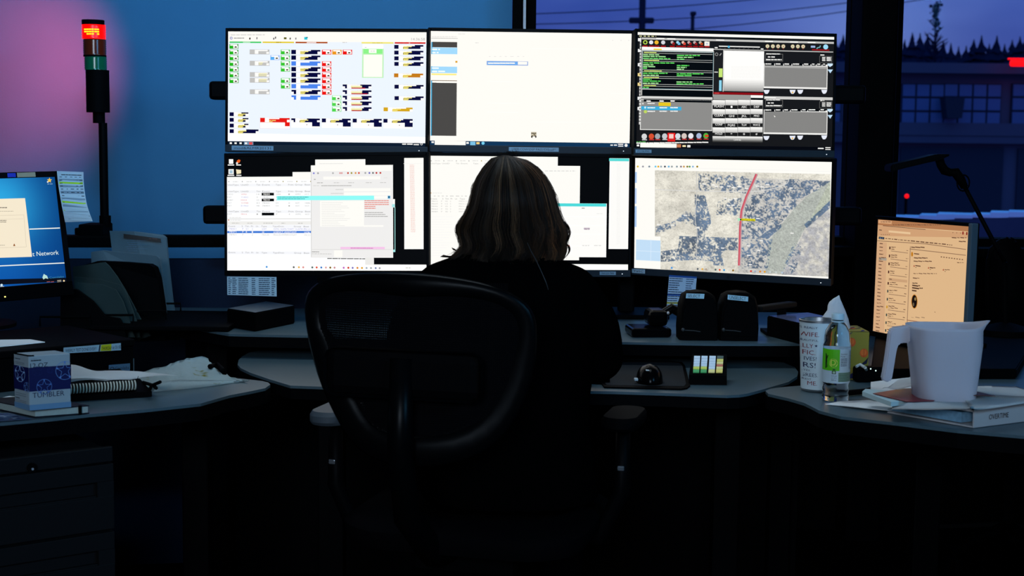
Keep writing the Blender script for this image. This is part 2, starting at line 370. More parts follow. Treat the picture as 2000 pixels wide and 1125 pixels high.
# red lit sign on the facade
sg = thing('neon_sign', 'glowing red sign on the building at the right edge of the window', 'sign', tuple(bp(1990, 122, BY-1.2)))
RED = mat('red_neon', (.3, .0, .0), .4, .2, emit=(1, .004, .004), es=2.2)
bm = NB(); c = bp(1995, 123.5, BY-1.2); box(bm, (.62, .12, .17), tuple(c), bev=.05); obj('sign_panel', bm, RED, sg, True)
bm = NB(); c = bp(1996, 115, BY-1.2)
for k in range(-3, 4): box(bm, (.09, .08, .035), (c.x+k*.11, c.y, c.z), bev=.01)
obj('sign_top_light', bm, RED, sg, True)
bm = NB(); box(bm, (.08, .9, .06), (c.x, c.y+.55, c.z-.1)); obj('bracket', bm, BMETAL, sg, True)
tl = thing('tail_light', 'small round red lamp low down across the street', 'light', tuple(ony(1771, 383, 30)))
bm = NB(); bmesh.ops.create_uvsphere(bm, u_segments=12, v_segments=8, radius=.045, matrix=Matrix.Translation(ony(1771, 383, 30))); obj('lamp', bm, RED, tl, True)
bm = NB(); p = ony(1771, 383, 30); tube(bm, [(p.x, p.y+.05, p.z), (p.x, p.y+.05, -3.5)], .03, 6); obj('post', bm, BMETAL, tl, True)
# trees behind
def conifer(px, pyt, Y, wd, label, bare=False):
    p = ony(px, pyt, Y); H = p.z+3.5; R = random.Random(int(px*3+pyt)); K = Y/52
    r = thing('spruce_tree' if not bare else 'birch_tree', label, 'tree', (p.x, p.y, -3.5), group='trees behind the building' if not bare else None)
    bm = NB(); tube(bm, [(p.x, Y, -3.5), (p.x+R.uniform(-.1, .1), Y, p.z-.3)], [.18, .05], 6); obj('trunk', bm, TREE, r, True)
    bm = NB()
    if bare:
        for k in range(90):
            z = p.z-R.uniform(0, 1)**1.2*4.2*K; a = R.uniform(0, 2*PI); l = (.16*K+(p.z-z)*.28)*R.uniform(.5, 1)
            q = Vector((p.x, Y, z)); e = q+Vector((math.cos(a)*l, math.sin(a)*l, l*R.uniform(.6, 1.1))); tube(bm, [q, (q+e)/2+Vector((R.uniform(-.1, .1), 0, .05)), e], [.035*K, .03*K, .012*K], 4)
        for k in range(40):
            z = p.z-R.uniform(-.2, 1.0)*K; bmesh.ops.create_icosphere(bm, subdivisions=1, radius=R.uniform(.03, .08)*K, matrix=Matrix.Translation((p.x+R.gauss(0, .1)*K, Y+R.gauss(0, .2), z)))
    else:
        n = 14
        for k in range(n):
            f = k/(n-1); z = p.z-f**1.8*H*.8; rr = min(wd, .12+(p.z-z)*.62)*R.uniform(.8, 1.15); seg = 11
            ringed(bm, [[(p.x+math.cos(2*PI*i/seg)*rr*R.uniform(.7, 1.2), Y+math.sin(2*PI*i/seg)*rr*R.uniform(.7, 1.2), z-.3*f-R.uniform(0, .25)) for i in range(seg)],
                        [(p.x+math.cos(2*PI*i/seg)*.04, Y+math.sin(2*PI*i/seg)*.04, z+.5+.7*f) for i in range(seg)]])
    obj('foliage' if not bare else 'branches', bm, TREE, r, True)
TL_ = 'dark spruce crown in the tree line behind the building'
for i, px in enumerate(range(1632, 2060, 15)):
    pyt = 92-9*math.sin(px*.05)+rnd.uniform(-12, 10)-(9 if px > 1950 or 1840 > px > 1800 else 0)
    conifer(px, pyt, 126+4.6*((i*3) % 7), 2.0, TL_)
conifer(1829, 14, 119, 1, 'tall thin bare birch standing out above the spruces', True)
POLE = mat('utility_pole_wood', (.03, .03, .06), .9, .1)
up = thing('utility_pole', 'blurred utility pole with a wide cross arm behind the top middle monitor', 'utility pole', tuple(ony(1255, 420, 30)))
p = ony(1255, 0, 30); bm = NB(); tube(bm, [(p.x, 30, -3.5), (p.x, 30, 7)], .07, 8); obj('post', bm, POLE, up, True)
q = ony(1253, 40, 30); bm = NB(); box(bm, (.52, .12, .12), tuple(q), bev=.03); obj('cross_arm', bm, POLE, up, True)
lp = thing('street_lamp', 'blurred street lamp on a thin pole above the top right monitor', 'street lamp', tuple(ony(1353, 420, 34)))
p = ony(1353, 30, 34); bm = NB(); tube(bm, [(p.x, 34, -3.5), (p.x, 34, p.z)], .045, 8); obj('post', bm, POLE, lp, True)
bm = NB(); box(bm, (.14, .14, .1), (p.x+.01, 34, p.z+.04), bev=.03); obj('lamp_head', bm, POLE, lp, True)
for i, (y0, y1) in enumerate(((22, -25), (40, 8), (70, 20))):
    a, b_ = ony(900, y0+10, 30), ony(1900, y1-38, 36); bm = NB()
    tube(bm, [a+(b_-a)*k/12-Vector((0, 0, .25*math.sin(PI*k/12))) for k in range(13)], .011, 5)
    tag(obj('power_line', bm, POLE), ('topmost', 'middle', 'lowest')[i]+' of the three overhead wires crossing the dusk sky', 'wire', 'overhead wires')
sb = thing('parapet_wall', 'dark low wall outside the right window with a line of snow along its top', 'wall', tuple(ony(1880, 430, 11)))
a, b_ = ony(1000, 446, 11.9), ony(2300, 402, 10.2); d = b_-a; ang2 = math.atan2(d.y, d.x); mid = (a+b_)/2
bm = NB(); box(bm, (d.length, .3, mid.z+3.5), (mid.x, mid.y, (mid.z-3.5)/2-.0), ang2)
for v in bm.verts:
    if v.co.z > -2: v.co.z = (a.z+(b_.z-a.z)*(v.co.x-a.x)/(b_.x-a.x))-.035
obj('wall_body', bm, mat('parapet_block', (.05, .06, .11), .95, .05, noise=.3, nscale=2), sb, True)
bm = NB()
for k in range(40):
    f0 = k/40; f1 = (k+1)/40; P0 = a+d*f0; P1 = a+d*f1; c = (P0+P1)/2
    box(bm, ((P1-P0).length*1.05, .3, .04+.012*math.sin(k*1.7)), (c.x, c.y, c.z-.02), ang2, bev=.006, seg=1)
obj('snow_cap', bm, SNOW, sb, True)
# ================================================================== desks
def desk_top(name, label, pts, z, th, m=LAMI):
    r = thing(name, label, 'desk', (sum(p[0] for p in pts)/len(pts), sum(p[1] for p in pts)/len(pts), 0))
    bm = NB(); prism(bm, pts, z-.006, z, 0); obj('laminate_top', bm, m, r, True)
    bm = NB(); prism(bm, pts, z-th, z-.0062); obj('edge_band', bm, EDGE, r, True); return r
def zp(lst, z): return [tuple(onz(x, y, z)[:2]) for x, y in lst]
def leg(r, x, y, z, s=.06):
    bm = NB(); box(bm, (s, s, z-.03), (x, y, (z-.03)/2+.01), bev=.004); box(bm, (s*2.6, s*2.2, .02), (x, y, .012), bev=.004); obj('leg', bm, BMETAL, r, True)
ZK = .72; ZR = .78
pl = zp([(-260, 858), (0, 826), (100, 817), (174, 809), (280, 800), (392, 788), (448, 772), (490, 764), (518, 758), (528, 751), (524, 747), (512, 744), (459, 738), (425, 735), (340, 739), (272, 742), (262, 736), (262, 700), (-260, 700)], ZK)
dl = desk_top('desk', 'grey left desk wing with a rounded end under the tumbler box and napkin', pl, ZK, .035)
leg(dl, -1.25, 3.15, ZK); leg(dl, -.72, 3.22, ZK)
pk = zp([(464, 712), (466, 703), (473, 696), (487, 688), (505, 685), (560, 684.5), (1218, 697), (1420, 702.5), (1490, 704), (1530, 708), (1552, 717), (1559, 726), (1557, 735), (1540, 746), (1492, 760), (1460, 768.5), (1444, 771), (1420, 772), (1295, 767.5), (1199, 764.5), (636, 755.5), (567, 753), (527, 741), (489, 728), (470, 719)], ZK)
dk = desk_top('keyboard_desk', 'grey central keyboard shelf with rounded ends in front of the monitors', pk, ZK, .03)
leg(dk, -.42, 3.3, ZK); leg(dk, .5, 3.25, ZK)
pr = zp([(349, 635), (400, 644), (447, 652), (487, 653), (540, 654), (591, 655), (1215, 668), (1400, 671), (1540, 671), (1640, 669)], ZR)
pr += [(.84, 3.5), (.84, 4.06), (-1.02, 4.02), (-1.0, 3.72)]
dr = desk_top('monitor_desk', 'long grey rear worktop that carries the monitor array', pr, ZR, .032)
leg(dr, -.8, 3.85, ZR); leg(dr, .1, 3.85, ZR); leg(dr, .76, 3.95, ZR)
pg = zp([(1495, 763), (1500, 769), (1540, 778), (1571, 787), (1585, 794), (1600, 802), (1642, 813), (1700, 820), (1756, 826), (1870, 840), (2000, 851), (2120, 862), (2120, 740), (2070, 652), (1700, 649), (1690, 730), (1600, 749), (1565, 753), (1528, 756), (1505, 759)], ZK)
dg_ = desk_top('desk', 'grey right desk wing under the pitcher and the OVERTIME binder', pg, ZK, .035)
leg(dg_, 1.15, 2.75, ZK); leg(dg_, .95, 3.2, ZK)
bm = NB(); box(bm, (1.74, .02, .70), (-.05, 3.99, .37)); tag(obj('modesty_panel', bm, BLACK, dr, True))  # extended sideways and to the floor so the space below stays black
# ================================================================== monitors
WH = (1.01, .985, .925); BK = (.0012, .0014, .002)
def G(v, k=1): return tuple(x*v*k for x in (1, .99, .96))
def hx(s, k=1): return srgb(s, k)[:3]
NAVY = hx('#04043c'); LT = (.86, .93, 1.05); YEL = hx('#f5e67a'); GRN = hx('#2fc02f'); REDC = hx('#f01810')
def pose(loc, yaw, pit, rol):
    return Matrix.Translation(loc) @ Matrix.Rotation(yaw, 4, 'Z') @ Matrix.Rotation(pit, 4, 'X') @ Matrix.Rotation(rol, 4, 'Y')
def monitor(label, P, cv, w_=.531, h_=.299, bz=.007, chin=.019, depth=.026, logo=True, chin_mat=CHIN, stickers=(), led=(.94, .55), name='monitor', top=.009):
    r = thing(name, label, 'monitor', group='monitors of the six screen array' if 'of the six' in label else None, M=P)
    bm = NB(); W = w_+2*bz; H = h_+top+chin; zc = (top-chin)/2
    box(bm, (W, depth, H), (0, .0035+depth/2, zc), bev=.003); box(bm, (W*.5, .03, H*.5), (0, .0035+depth+.012, zc), bev=.01)
    obj('housing', bm, BLACK, r)
    bm = NB()
    for x in (-1, 1): box(bm, (bz, .006, H), (x*(w_/2+bz/2), .0012, zc), bev=.001, seg=1)
    box(bm, (w_, .006, top), (0, .0012, h_/2+top/2), bev=.001, seg=1); obj('bezel', bm, BEZEL, r)
    bm = NB(); box(bm, (W, .0075, chin), (0, .0006, -h_/2-chin/2), bev=.0012, seg=1); ch = obj('chin_bar', bm, chin_mat, r)
    yc = -.0034
    if logo:
        c = Cv(size=(10, 10)); c.ring(5, 5, 5, .7, hx('#080d14'), 1, 18); c.ln([(4.6, 2), (3.2, 7)], .9, hx('#080d14'), 2); c.ln([(3.8, 5), (5, 4.4), (4.4, 7)], .8, hx('#080d14'), 2)
        c.ln([(6.6, 3), (5.2, 9)], .9, hx('#080d14'), 2); c.ln([(6.4, 4), (7.6, 3.6), (6.8, 6.6), (5.8, 7)], .8, hx('#080d14'), 2)
        c.build('logo', lambda u, v, l: (u*.012-.006, yc-.0001*l, -h_/2-chin/2+.006-v*.012), M_LABEL, ch)
    if led:
        b2 = NB(); box(b2, (.0022, .001, .0016), (w_/2*led[0], yc, -h_/2-chin*led[1])); obj('power_led', b2, mat('white_led', (.5, .5, .5), .4, .2, emit=(.8, .9, 1), es=1.6), ch)
    for (u0, u1, v0, v1, text, colr) in stickers:
        c = Cv(size=(100, 100*(v1-v0)/(u1-u0))); HH = 100*(v1-v0)/(u1-u0); c.bgc(colr); tw = 88 if len(text) > 12 else 74
        c.t(text, (100-tw)/2, HH*.76, HH*.52, hx('#0c1420'), 2, w=tw)
        x0, x1 = -w_/2+u0*w_, -w_/2+u1*w_; z0, z1 = -h_/2-v0, -h_/2-v1
        c.build('name_sticker', lambda u, v, l: (x0+(x1-x0)*u, yc-.0002-.0001*l, z0+(z1-z0)*v), M_LABEL, ch)
    cv.build('screen', flat(w_, h_, .0005), M_SCREEN, r)
    return r
# ---------- top left: status board
c = Cv([(72, 45), (1815, 62), (1798, 1060), (65, 1055)]); c.bgc(LT)
c.p([(60, 40), (1820, 55), (1818, 150), (62, 138)], WH, 1); c.p([(64, 950), (1800, 975), (1800, 1028), (62, 1022)], (1.1, 1.1, 1.12), 1)
c.p([(60, 1024), (1802, 1028), (1802, 1066), (60, 1060)], hx('#0a1a2e'), 2)
c.words(95, 400, 77, 9, G(.72), 2); c.ring(99, 105, 12, 5, hx('#5560b8'), 3); c.words(122, 215, 105, 8, G(.35), 2, gap=.3)
for x, y, col in ((267, 110, '#2a2010'), (330, 107, '#888888'), (480, 112, '#707070'), (496, 103, '#606060'), (626, 112, '#606058'), (676, 112, '#909090')): c.p([(x-6, y-9), (x+6, y-9), (x+4, y+9), (x-6, y+9)], hx(col), 2)
c.r(570, 100, 593, 117, hx('#5a5a10'), 2); c.r(750, 98, 778, 122, hx('#28c8d8'), 2); c.r(765, 98, 782, 106, hx('#107888'), 3)
c.t('14:36:58', 1684, 133, 24, G(.45), 2, w=118)
for x0, x1, y, col in ((84, 368, 143, '#46d06c'), (380, 660, 145, '#e8cf30'), (673, 955, 148, '#b04a10'), (1252, 1530, 153, '#f5e870'), (1540, 1806, 155, '#d81408')): c.r(x0, y-7, x1, y+6, hx(col), 2)
c.r(205, 139, 270, 148, hx('#b8ecc0'), 3); c.words(500, 545, 145, 6, hx('#b09010'), 3); c.r(772, 143, 856, 153, hx('#f0d8d0'), 3); c.words(1085, 1125, 148, 6, G(.6), 2); c.words(1345, 1435, 153, 6, hx('#d8c850'), 3); c.t('N', 1664, 160, 9, WH, 3)
def chip(x, y, col, w_=82, h_=44, lite=None):
    c.r(x, y, x+w_, y+h_, hx(lite or col), 2); c.r(x+8, y+4, x+w_-12, y+16, G(1.1), 3); c.r(x+36, y+16, x+w_-6, y+h_-5, G(1.05), 3); c.r(x+2, y+14, x+34, y+h_-3, hx(col), 3)
    c.r(x+48, y+22, x+66, y+33, hx('#3a3408'), 4); c.r(x+46, y+30, x+68, y+33, hx('#141400'), 5)
for k in range(7): chip(82, 157+k*51, '#20b818', lite='#5fae58')
for y in (208, 259, 309, 361, 461, 511): chip(541, y, '#38c830', lite='#6ed070')
chip(449, 258, '#58b0f5', lite='#9cc0f8')
for y in (614, 665, 714): chip(991, y, '#50d850', lite='#a0e8a0')
for y in (211, 313, 363, 413, 463, 514, 565): chip(905, y, '#f01008', lite='#f04038')
chip(996, 211, '#f09818', lite='#f5a830'); chip(1088, 211, '#f01008', lite='#f04038')
for y, k in ((207, 0), (308, 1), (409, 2), (459, 2), (562, 0)):
    c.r(264, y, 441, y+44, G(.55), 2); c.r(310, y+3, 342, y+40, G(1.0), 3); c.r(342, y+3, 425, y+15, G(1.0), 3); c.r(413, y+22, 437, y+40, G(1.0), 3)
    if k: c.r(345, y+(14 if k == 1 else 10), 345+(38 if k == 1 else 72), y+22, hx('#ece6b4'), 4); c.r(345, y+26, 345+(30 if k == 1 else 72), y+34, hx('#ece6b4'), 4)
def bar(x, y, col=NAVY, w_=262, h_=38, foot=0, red=0, tab=42, dark=None, y2=1):
    c.r(x-2, y-2, x+w_+2, y+h_+2, G(.9), 1); c.r(x, y, x+w_, y+h_, col, 2); c.r(x+tab, y, x+tab+37, y+h_, G(1.15), 3)
    f = rnd.uniform(.42, .66); c.r(x+tab+37, y+1, x+w_*f+30, y+10, G(1.15), 3); c.r(x+w_-24, y+16, x+w_, y+h_, G(1.15), 3)
    if foot: c.r(x-3, y+16, x+20, y+h_, G(1.15), 4)
    if y2: c.words(x+78, x+78+72, y+15, 8, YEL, 4, gap=.1, seed=int(y)); c.words(x+78, x+78+44, y+25, 7, YEL, 4, gap=.1); c.words(x+78, x+78+38, y+33, 7, YEL, 4, gap=.1); c.r(x+tab+35, y+9, x+78+30, y+18, G(1.15), 3)
    if red: c.r(x+76, y+28, x+76+red, y+36, hx('#c81020'), 5); c.r(x+72, y+10, x+168, y+27, hx('#f2edb0'), 4)
BL_ = hx('#4c86f0')
for y, col in ((212, 0), (262, 0), (314, 1), (364, 0), (414, 0), (464, 0), (515, 1), (566, 0), (615, 1)): bar(635, y, BL_ if col else NAVY, 256, 38, foot=(y >= 566), y2=not col)
for y, rd in ((518, 120), (568, 140), (617, 86), (666, 86), (716, 86)): bar(1086, y, NAVY, 250, 34, foot=1, red=rd, y2=0, tab=38)
for y in (172, 222, 272, 321, 520, 620): bar(1536, y, NAVY, 250, 34, tab=38)
bar(1533, 421, hx('#c87c10'), 250, 34, tab=38); bar(1441, 718, hx('#d8a818'), 250, 34, tab=38)
for y in (767, 817, 868): bar(82, y, NAVY, 168, 34, tab=38, y2=1); c.r(225, y+12, 252, y+34, G(1.1), 5)
bar(82, 918, NAVY, 258, 34, tab=38)
c.r(354, 815, 620, 908, hx('#f5c8c8'), 1); c.r(356, 858, 618, 906, G(1.15), 2); bar(356, 815, hx('#e81810'), 262, 38, y2=0); c.words(435, 500, 838, 7, YEL, 4); c.words(435, 470, 849, 7, YEL, 4); c.r(576, 852, 618, 888, hx('#e81810'), 3)
for x in (632, 902, 1172, 1439):
    c.r(x, 853, x+250, 900, G(1.1), 2); bar(x, 818, NAVY, 252, 34, foot=(x < 700), tab=36); c.r(x+184, 850, x+252, 888, NAVY, 4); c.r(x+134, 870, x+142, 877, hx('#705030'), 4)
c.r(1262, 165, 1440, 205, G(1.1), 2); c.r(1258, 202, 1442, 460, hx('#c4f5c0'), 2); c.r(1268, 206, 1434, 248, hx('#8ef58a'), 3); c.r(1316, 208, 1382, 242, (1.0, 1.1, .95), 4); c.words(1330, 1368, 225, 7, G(.7), 5); c.r(1270, 256, 1430, 452, (1.1, 1.0, .92), 3); c.words(1280, 1296, 192, 5, G(.5), 3)
for x in (92, 135, 180, 228): c.r(x-10, 1034, x+10, 1049, G(.95), 4)
c.r(210, 1029, 294, 1060, hx('#7090b0'), 3); c.r(256, 1031, 286, 1053, hx('#e05050'), 5); c.words(1600, 1690, 1038, 10, G(.9), 4); c.r(1698, 1020, 1744, 1028, G(.9), 4); c.r(1698, 1036, 1744, 1046, G(.9), 4); c.ring(1766, 1036, 10, 4, G(.9), 4)
GREYLB = hx('#7d97ab')
monitor('top left monitor of the six, a pale board of green, navy and red tiles', pose((-.496, 3.7906, 1.3916), -.087, -.0395, .001), c,
        stickers=((.022, .235, .0025, .0145, 'mod&ALMR20131', GREYLB),))
# ---------- top middle: blank white page
c = Cv([(50, 48), (1815, 72), (1800, 1070), (45, 1045)]); c.bgc(WH)
c.p([(40, 1008), (1804, 1035), (1804, 1078), (40, 1050)], hx('#0c3458'), 1); c.p([(86, 1008), (358, 1014), (358, 1053), (86, 1048)], WH, 2)
c.r(58, 1015, 80, 1030, G(.9), 2); c.r(364, 1021, 386, 1038, G(.9), 2); c.r(398, 1018, 444, 1050, hx('#7cc4e8'), 2); c.r(452, 1022, 480, 1042, hx('#f0d080'), 2); c.disc(511, 1032, 14, hx('#78d0f0'), 2)
c.words(1632, 1690, 1051, 11, G(.9), 2); c.r(1700, 1040, 1745, 1049, G(.9), 2); c.r(1700, 1056, 1745, 1064, G(.9), 2); c.disc(1770, 1053, 14, G(.9), 2)
c.r(54, 110, 286, 113, G(.25), 1); c.r(62, 144, 281, 191, hx('#484542'), 1); c.r(52, 144, 62, 966, hx('#38a8d8'), 1)
c.r(56, 193, 283, 250, hx('#a4dcff'), 1); c.words(62, 130, 209, 12, (1, 1.1, 1.15), 2); c.words(62, 118, 237, 11, (1, 1.1, 1.15), 2)
c.r(54, 250, 283, 360, WH, 2); c.r(52, 360, 281, 416, hx('#a4dcff'), 1); c.words(60, 120, 373, 11, (1, 1.1, 1.15), 2); c.words(60, 180, 402, 11, (1, 1.1, 1.15), 2)
c.r(52, 416, 281, 480, WH, 2); c.r(56, 421, 276, 435, hx('#fff08a'), 3); c.r(266, 310, 284, 326, hx('#e0a010'), 3); c.r(57, 480, 281, 486, hx('#8a7460'), 2); c.r(100, 487, 281, 503, WH, 3)
c.r(60, 500, 276, 968, hx('#4a4846'), 1); c.words(60, 280, 98, 5, G(.7), 1); c.words(290, 350, 74, 6, G(.8), 1); c.words(440, 470, 152, 5, G(.7), 1); c.words(560, 870, 272, 5, G(.8), 1, gap=6)
c.r(541, 313, 904, 349, hx('#8aa8e0'), 1); c.r(548, 317, 812, 345, hx('#70aef2'), 2); c.words(552, 790, 330, 11, WH, 3, gap=.1); c.r(815, 317, 897, 345, WH, 2)
for y in (385, 490, 680, 760): c.r(545, y, 545+rnd.uniform(200, 320), y+2, G(1.08), 1)
for x0, x1, y in ((560, 1780, 80), (940, 1620, 205), (1630, 1790, 598), (940, 1790, 850)): c.r(x0, y, x1, y+2, G(1.06), 1)
for x in (1648, 1722, 1790): c.r(x-4, 126, x+4, 134, G(.8), 1)
c.r(933, 934, 980, 985, hx('#c8bfa8'), 1); c.words(934, 978, 946, 7, hx('#403828'), 2, gap=.4); c.disc(944, 976, 11, hx('#201808'), 2); c.disc(970, 976, 11, hx('#201808'), 2); c.disc(962, 957, 9, hx('#8a8068'), 2); c.r(945, 974, 970, 986, WH, 3)
monitor('top middle monitor of the six, almost blank white page with dark side column', pose((.0437, 3.806, 1.3967), .011, -.013, .0021), c,
        stickers=((.395, .645, .0035, .0145, 'USER:COW\\DSP PASS:!DIScad!*', GREYLB),), logo=False)
# ---------- top right: phone console
c = Cv([(65, 62), (1727, 85), (1708, 1070), (60, 1025)]); c.bgc(hx('#161618'))
c.p([(65, 60), (1727, 85), (1727, 108), (65, 84)], WH, 1); c.words(78, 215, 95, 8, hx('#d8d8a0'), 2, wl=(2, 3), gap=1.6)
c.p([(65, 84), (1727, 108), (1727, 116), (65, 92)], BK, 1)
c.p([(98, 106), (1724, 128), (1724, 145), (98, 122)], G(.55), 1)
for x, y in ((250, 113), (340, 115), (745, 121), (1160, 129), (1375, 133), (1528, 136)): c.r(x-34, y-5, x+34, y+4, G(.95), 3)
for x, col in ((127, '#b8d850'), (175, '#e8ecf5'), (219, '#f0b830'), (273, '#d8dae0')): 
    (c.ring if x == 127 else c.disc)(*((x, 146, 18, 8, hx(col), 3) if x == 127 else (x, 146, 17, hx(col), 3)))
for x, a, b_ in ((352, '#c8b8b8', '#a01818'), (398, '#a8e0f8', '#78c0e8'), (442, '#f0c8b8', '#e04838'), (490, '#c8a8a8', '#a81818'), (538, '#c8b0b0', '#981818'), (585, '#c8b8a8', '#c04818'), (635, '#f5f2e8', '#f5f2e8')):
    c.disc(x-6, 144, 12, hx(a), 3); c.r(x-4, 146, x+16, 165, hx(b_), 4)
c.r(614, 134, 656, 172, hx('#f5f2e8'), 5); c.r(628, 150, 642, 158, hx('#90a0d8'), 6)
for x in (126, 178, 222, 275, 348, 400, 442, 492, 540, 588, 636): c.r(x-20, 173, x+20, 183, hx('#b00c10'), 3)
c.r(100, 188, 690, 212, G(1.05), 2); c.r(195, 198, 262, 210, hx('#f0d83c'), 3)
c.r(690, 204, 1718, 212, G(.5), 1); c.r(735, 172, 1082, 180, G(.95), 2); c.disc(818, 178, 10, hx('#58c0e8'), 4); c.words(700, 725, 186, 10, G(.9), 2); c.words(1090, 1112, 194, 10, G(.9), 2)
for k in range(9): c.r(740+k*40, 190, 752+k*40, 193, G(.12), 2)
for x in (1147, 1193, 1238, 1283, 1364, 1409, 1455): c.disc(x, 170, 17, hx('#cfc09a'), 3); c.disc(x, 170, 11, hx('#e8dcc0'), 4); c.r(x-4, 166, x+4, 176, hx('#a06040' if x in (1238, 1283, 1455) else '#90a070'), 5); c.r(x-2, 192, x+2, 196, REDC, 3)
c.r(1522, 162, 1560, 180, hx('#9cb4dc'), 3); c.disc(1652, 172, 22, hx('#a0dcf8'), 3); c.ln([(1572, 188), (1584, 178), (1600, 176), (1606, 160)], 9, hx('#78b0b8'), 3); c.r(1532, 194, 1684, 203, hx('#a80c14'), 3)
# green on black record
c.r(98, 206, 690, 600, G(.6), 2); c.r(104, 214, 688, 545, hx('#7aa0a8'), 3); c.r(107, 218, 684, 541, BK, 4); c.r(104, 545, 686, 596, BK, 4)
GT = hx('#5fe060'); GA = hx('#a6e89a')
hr = [(232, 218), (298, 240), (386, 262), (441, 240), (508, 216)]
for y, xe in hr:
    c.r(108, y-9, 682, y-6, G(.62), 5); c.r(108, y+7, 682, y+10, G(.62), 5); c.words(118, xe, y, 9, hx('#c8d86a'), 6, gap=.2, wl=(4, 9))
for y, x0, x1 in ((250, 110, 240), (265, 110, 300), (282, 110, 332), (318, 110, 365), (334, 110, 194), (349, 110, 214), (362, 110, 142), (404, 110, 310), (421, 110, 238), (455, 110, 180), (470, 110, 255), (487, 110, 236), (524, 110, 158),
                  (254, 387, 578), (270, 387, 522), (286, 387, 447), (339, 386, 488), (355, 386, 466), (370, 386, 444), (408, 386, 608), (423, 386, 508), (477, 384, 515), (493, 384, 616)): c.words(x0, x1, y, 9, GT if (y+x0) % 3 else GA, 5, gap=.7, wl=(2, 7))
c.r(82, 106, 92, 830, G(.7), 1)
for y in (124, 214, 332, 415, 495, 612, 697): c.r(68, y-12, 94, y+14, hx('#f0f0f0' if y not in (415, 495) else '#f0d890'), 2)
for y in range(150, 820, 26): c.r(80, y, 94, y+6, hx('#18181a'), 3)
# volume column and white pane
c.r(694, 212, 772, 558, hx('#1c1c1e'), 2); c.ring(716, 242, 14, 5, G(.3), 3); c.ln([(742, 252), (756, 234)], 8, G(.35), 3); c.r(697, 390, 728, 396, G(.95), 3); c.r(736, 362, 766, 436, hx('#c8e878'), 3); c.r(738, 462, 760, 553, hx('#90d8f0'), 3); c.r(770, 206, 778, 558, G(.7), 3)
for k in range(24): f = k/23; c.r(778, 212+k*14.3, 1118-f*4, 212+(k+1)*14.3+1, G(1.02 if f < .7 else 1.02-(f-.7)*2.2), 2)
for k in range(9): c.words(840, 1090, 345+k*12, 4, G(.92), 3)
c.r(688, 566, 1112, 585, hx('#8c0810'), 2); c.r(700, 568, 740, 574, hx('#e05050'), 3); c.r(690, 585, 1006, 628, G(.32), 2); c.r(1006, 590, 1110, 612, G(1.0), 2); c.r(1006, 612, 1110, 632, BK, 2)
# dial pad
KW = [('FLASH', '1', 'ABC', 'DEF'), ('CLEAR', 'GHI', 'JKL', 'MNO'), ('CONF', 'PQRS', 'TUV', 'WXYZ'), ('HOLD', '*', '0', '#')]
for j in range(4):
    for i in range(4):
        x0 = 686+i*106; x1 = x0+103; y0 = 630+j*77
        for k in range(12): f = k/11; c.r(x0, y0+k*6.3, x1, y0+(k+1)*6.3+.5, G(1.0*(1-f)**.8 if f < .62 else .012), 3)
        for k in range(2): c.r(x1, y0, x1+3, y0+76, G(.25), 3)
        s_ = KW[j][i]; wd = 16*len(s_)*.95; c.t(s_, (x0+x1)/2-wd/2, y0+66-(6 if i == 0 else 0), 17, G(1.1), 5, w=wd)
for k in range(10): f = k/9; c.r(686, 938+k*5.2, 1108, 938+(k+1)*5.2+.5, G(1.0*(1-f)**1.6+.02), 3)
c.t('CANCEL', 862, 973, 12, G(1.0), 5, w=64)
# queues
def queue(y0, ny, hdr):
    c.r(1130, y0+5, 1280, y0+72, G(.12), 2); c.r(1134, y0+10, 1275, y0+68, hx('#141416'), 3); c.words(1136, 1255, y0+8, 8, G(.9), 4, gap=.3); c.words(1150, 1210, y0+34, 10, G(.85), 4); c.words(1135, 1270, y0+57, 10, G(.85), 4, gap=.4)
    c.r(1598, y0+22, 1708, y0+84, G(.12), 2); c.r(1602, y0+26, 1704, y0+80, hx('#141416'), 3); c.words(1605, 1640, y0+14, 8, G(.9), 4)
    for k in range(3): c.words(1620, 1650, y0+36+k*13, 8, G(.85), 4, gap=.3); c.words(1660, 1700, y0+36+k*13, 9, G(.85), 4, gap=.3)
    c.r(1118, y0+88, 1666, y0+312, G(.9), 2); c.r(1122, y0+112, 1660, y0+290, G(.24), 3)
    if ny == 2: c.r(1122, y0+110, 1660, y0+128, G(.42), 4)
    x = 1124
    for wd in hdr: c.r(x, y0+86, x+wd-6, y0+108, hx('#08080a'), 4); c.words(x+6, x+wd*.62, y0+94, 9, G(.95), 5, gap=.2); x += wd
    for x, col in ((1140, '#e8ecf8'), (1364, '#f0c060'), (1430, '#e8ecf8'), (1640, '#e8ecf8')): c.p([(x-26, y0+316), (x+26, y0+316), (x+20, y0+336), (x+8, y0+350), (x-10, y0+350), (x-20, y0+336)], hx('#e8ecf8'), 5); c.disc(x, y0+338, 8, hx(col), 6)
    c.p([(1666, y0+88), (1716, y0+88), (1712, y0+104), (1690, y0+118), (1670, y0+104)], hx('#d0e8f8'), 5); c.p([(1668, y0+140), (1716, y0+140), (1692, y0+172)], hx('#c0e0f8'), 5)
queue(228, 2, (88, 76, 72, 96, 70, 46, 52, 34)); c.r(1120, 604, 1714, 628, G(.62), 2); c.r(1128, 606, 1220, 614, G(1), 3); queue(622, 1, (90, 72, 62, 94, 56, 104, 56))
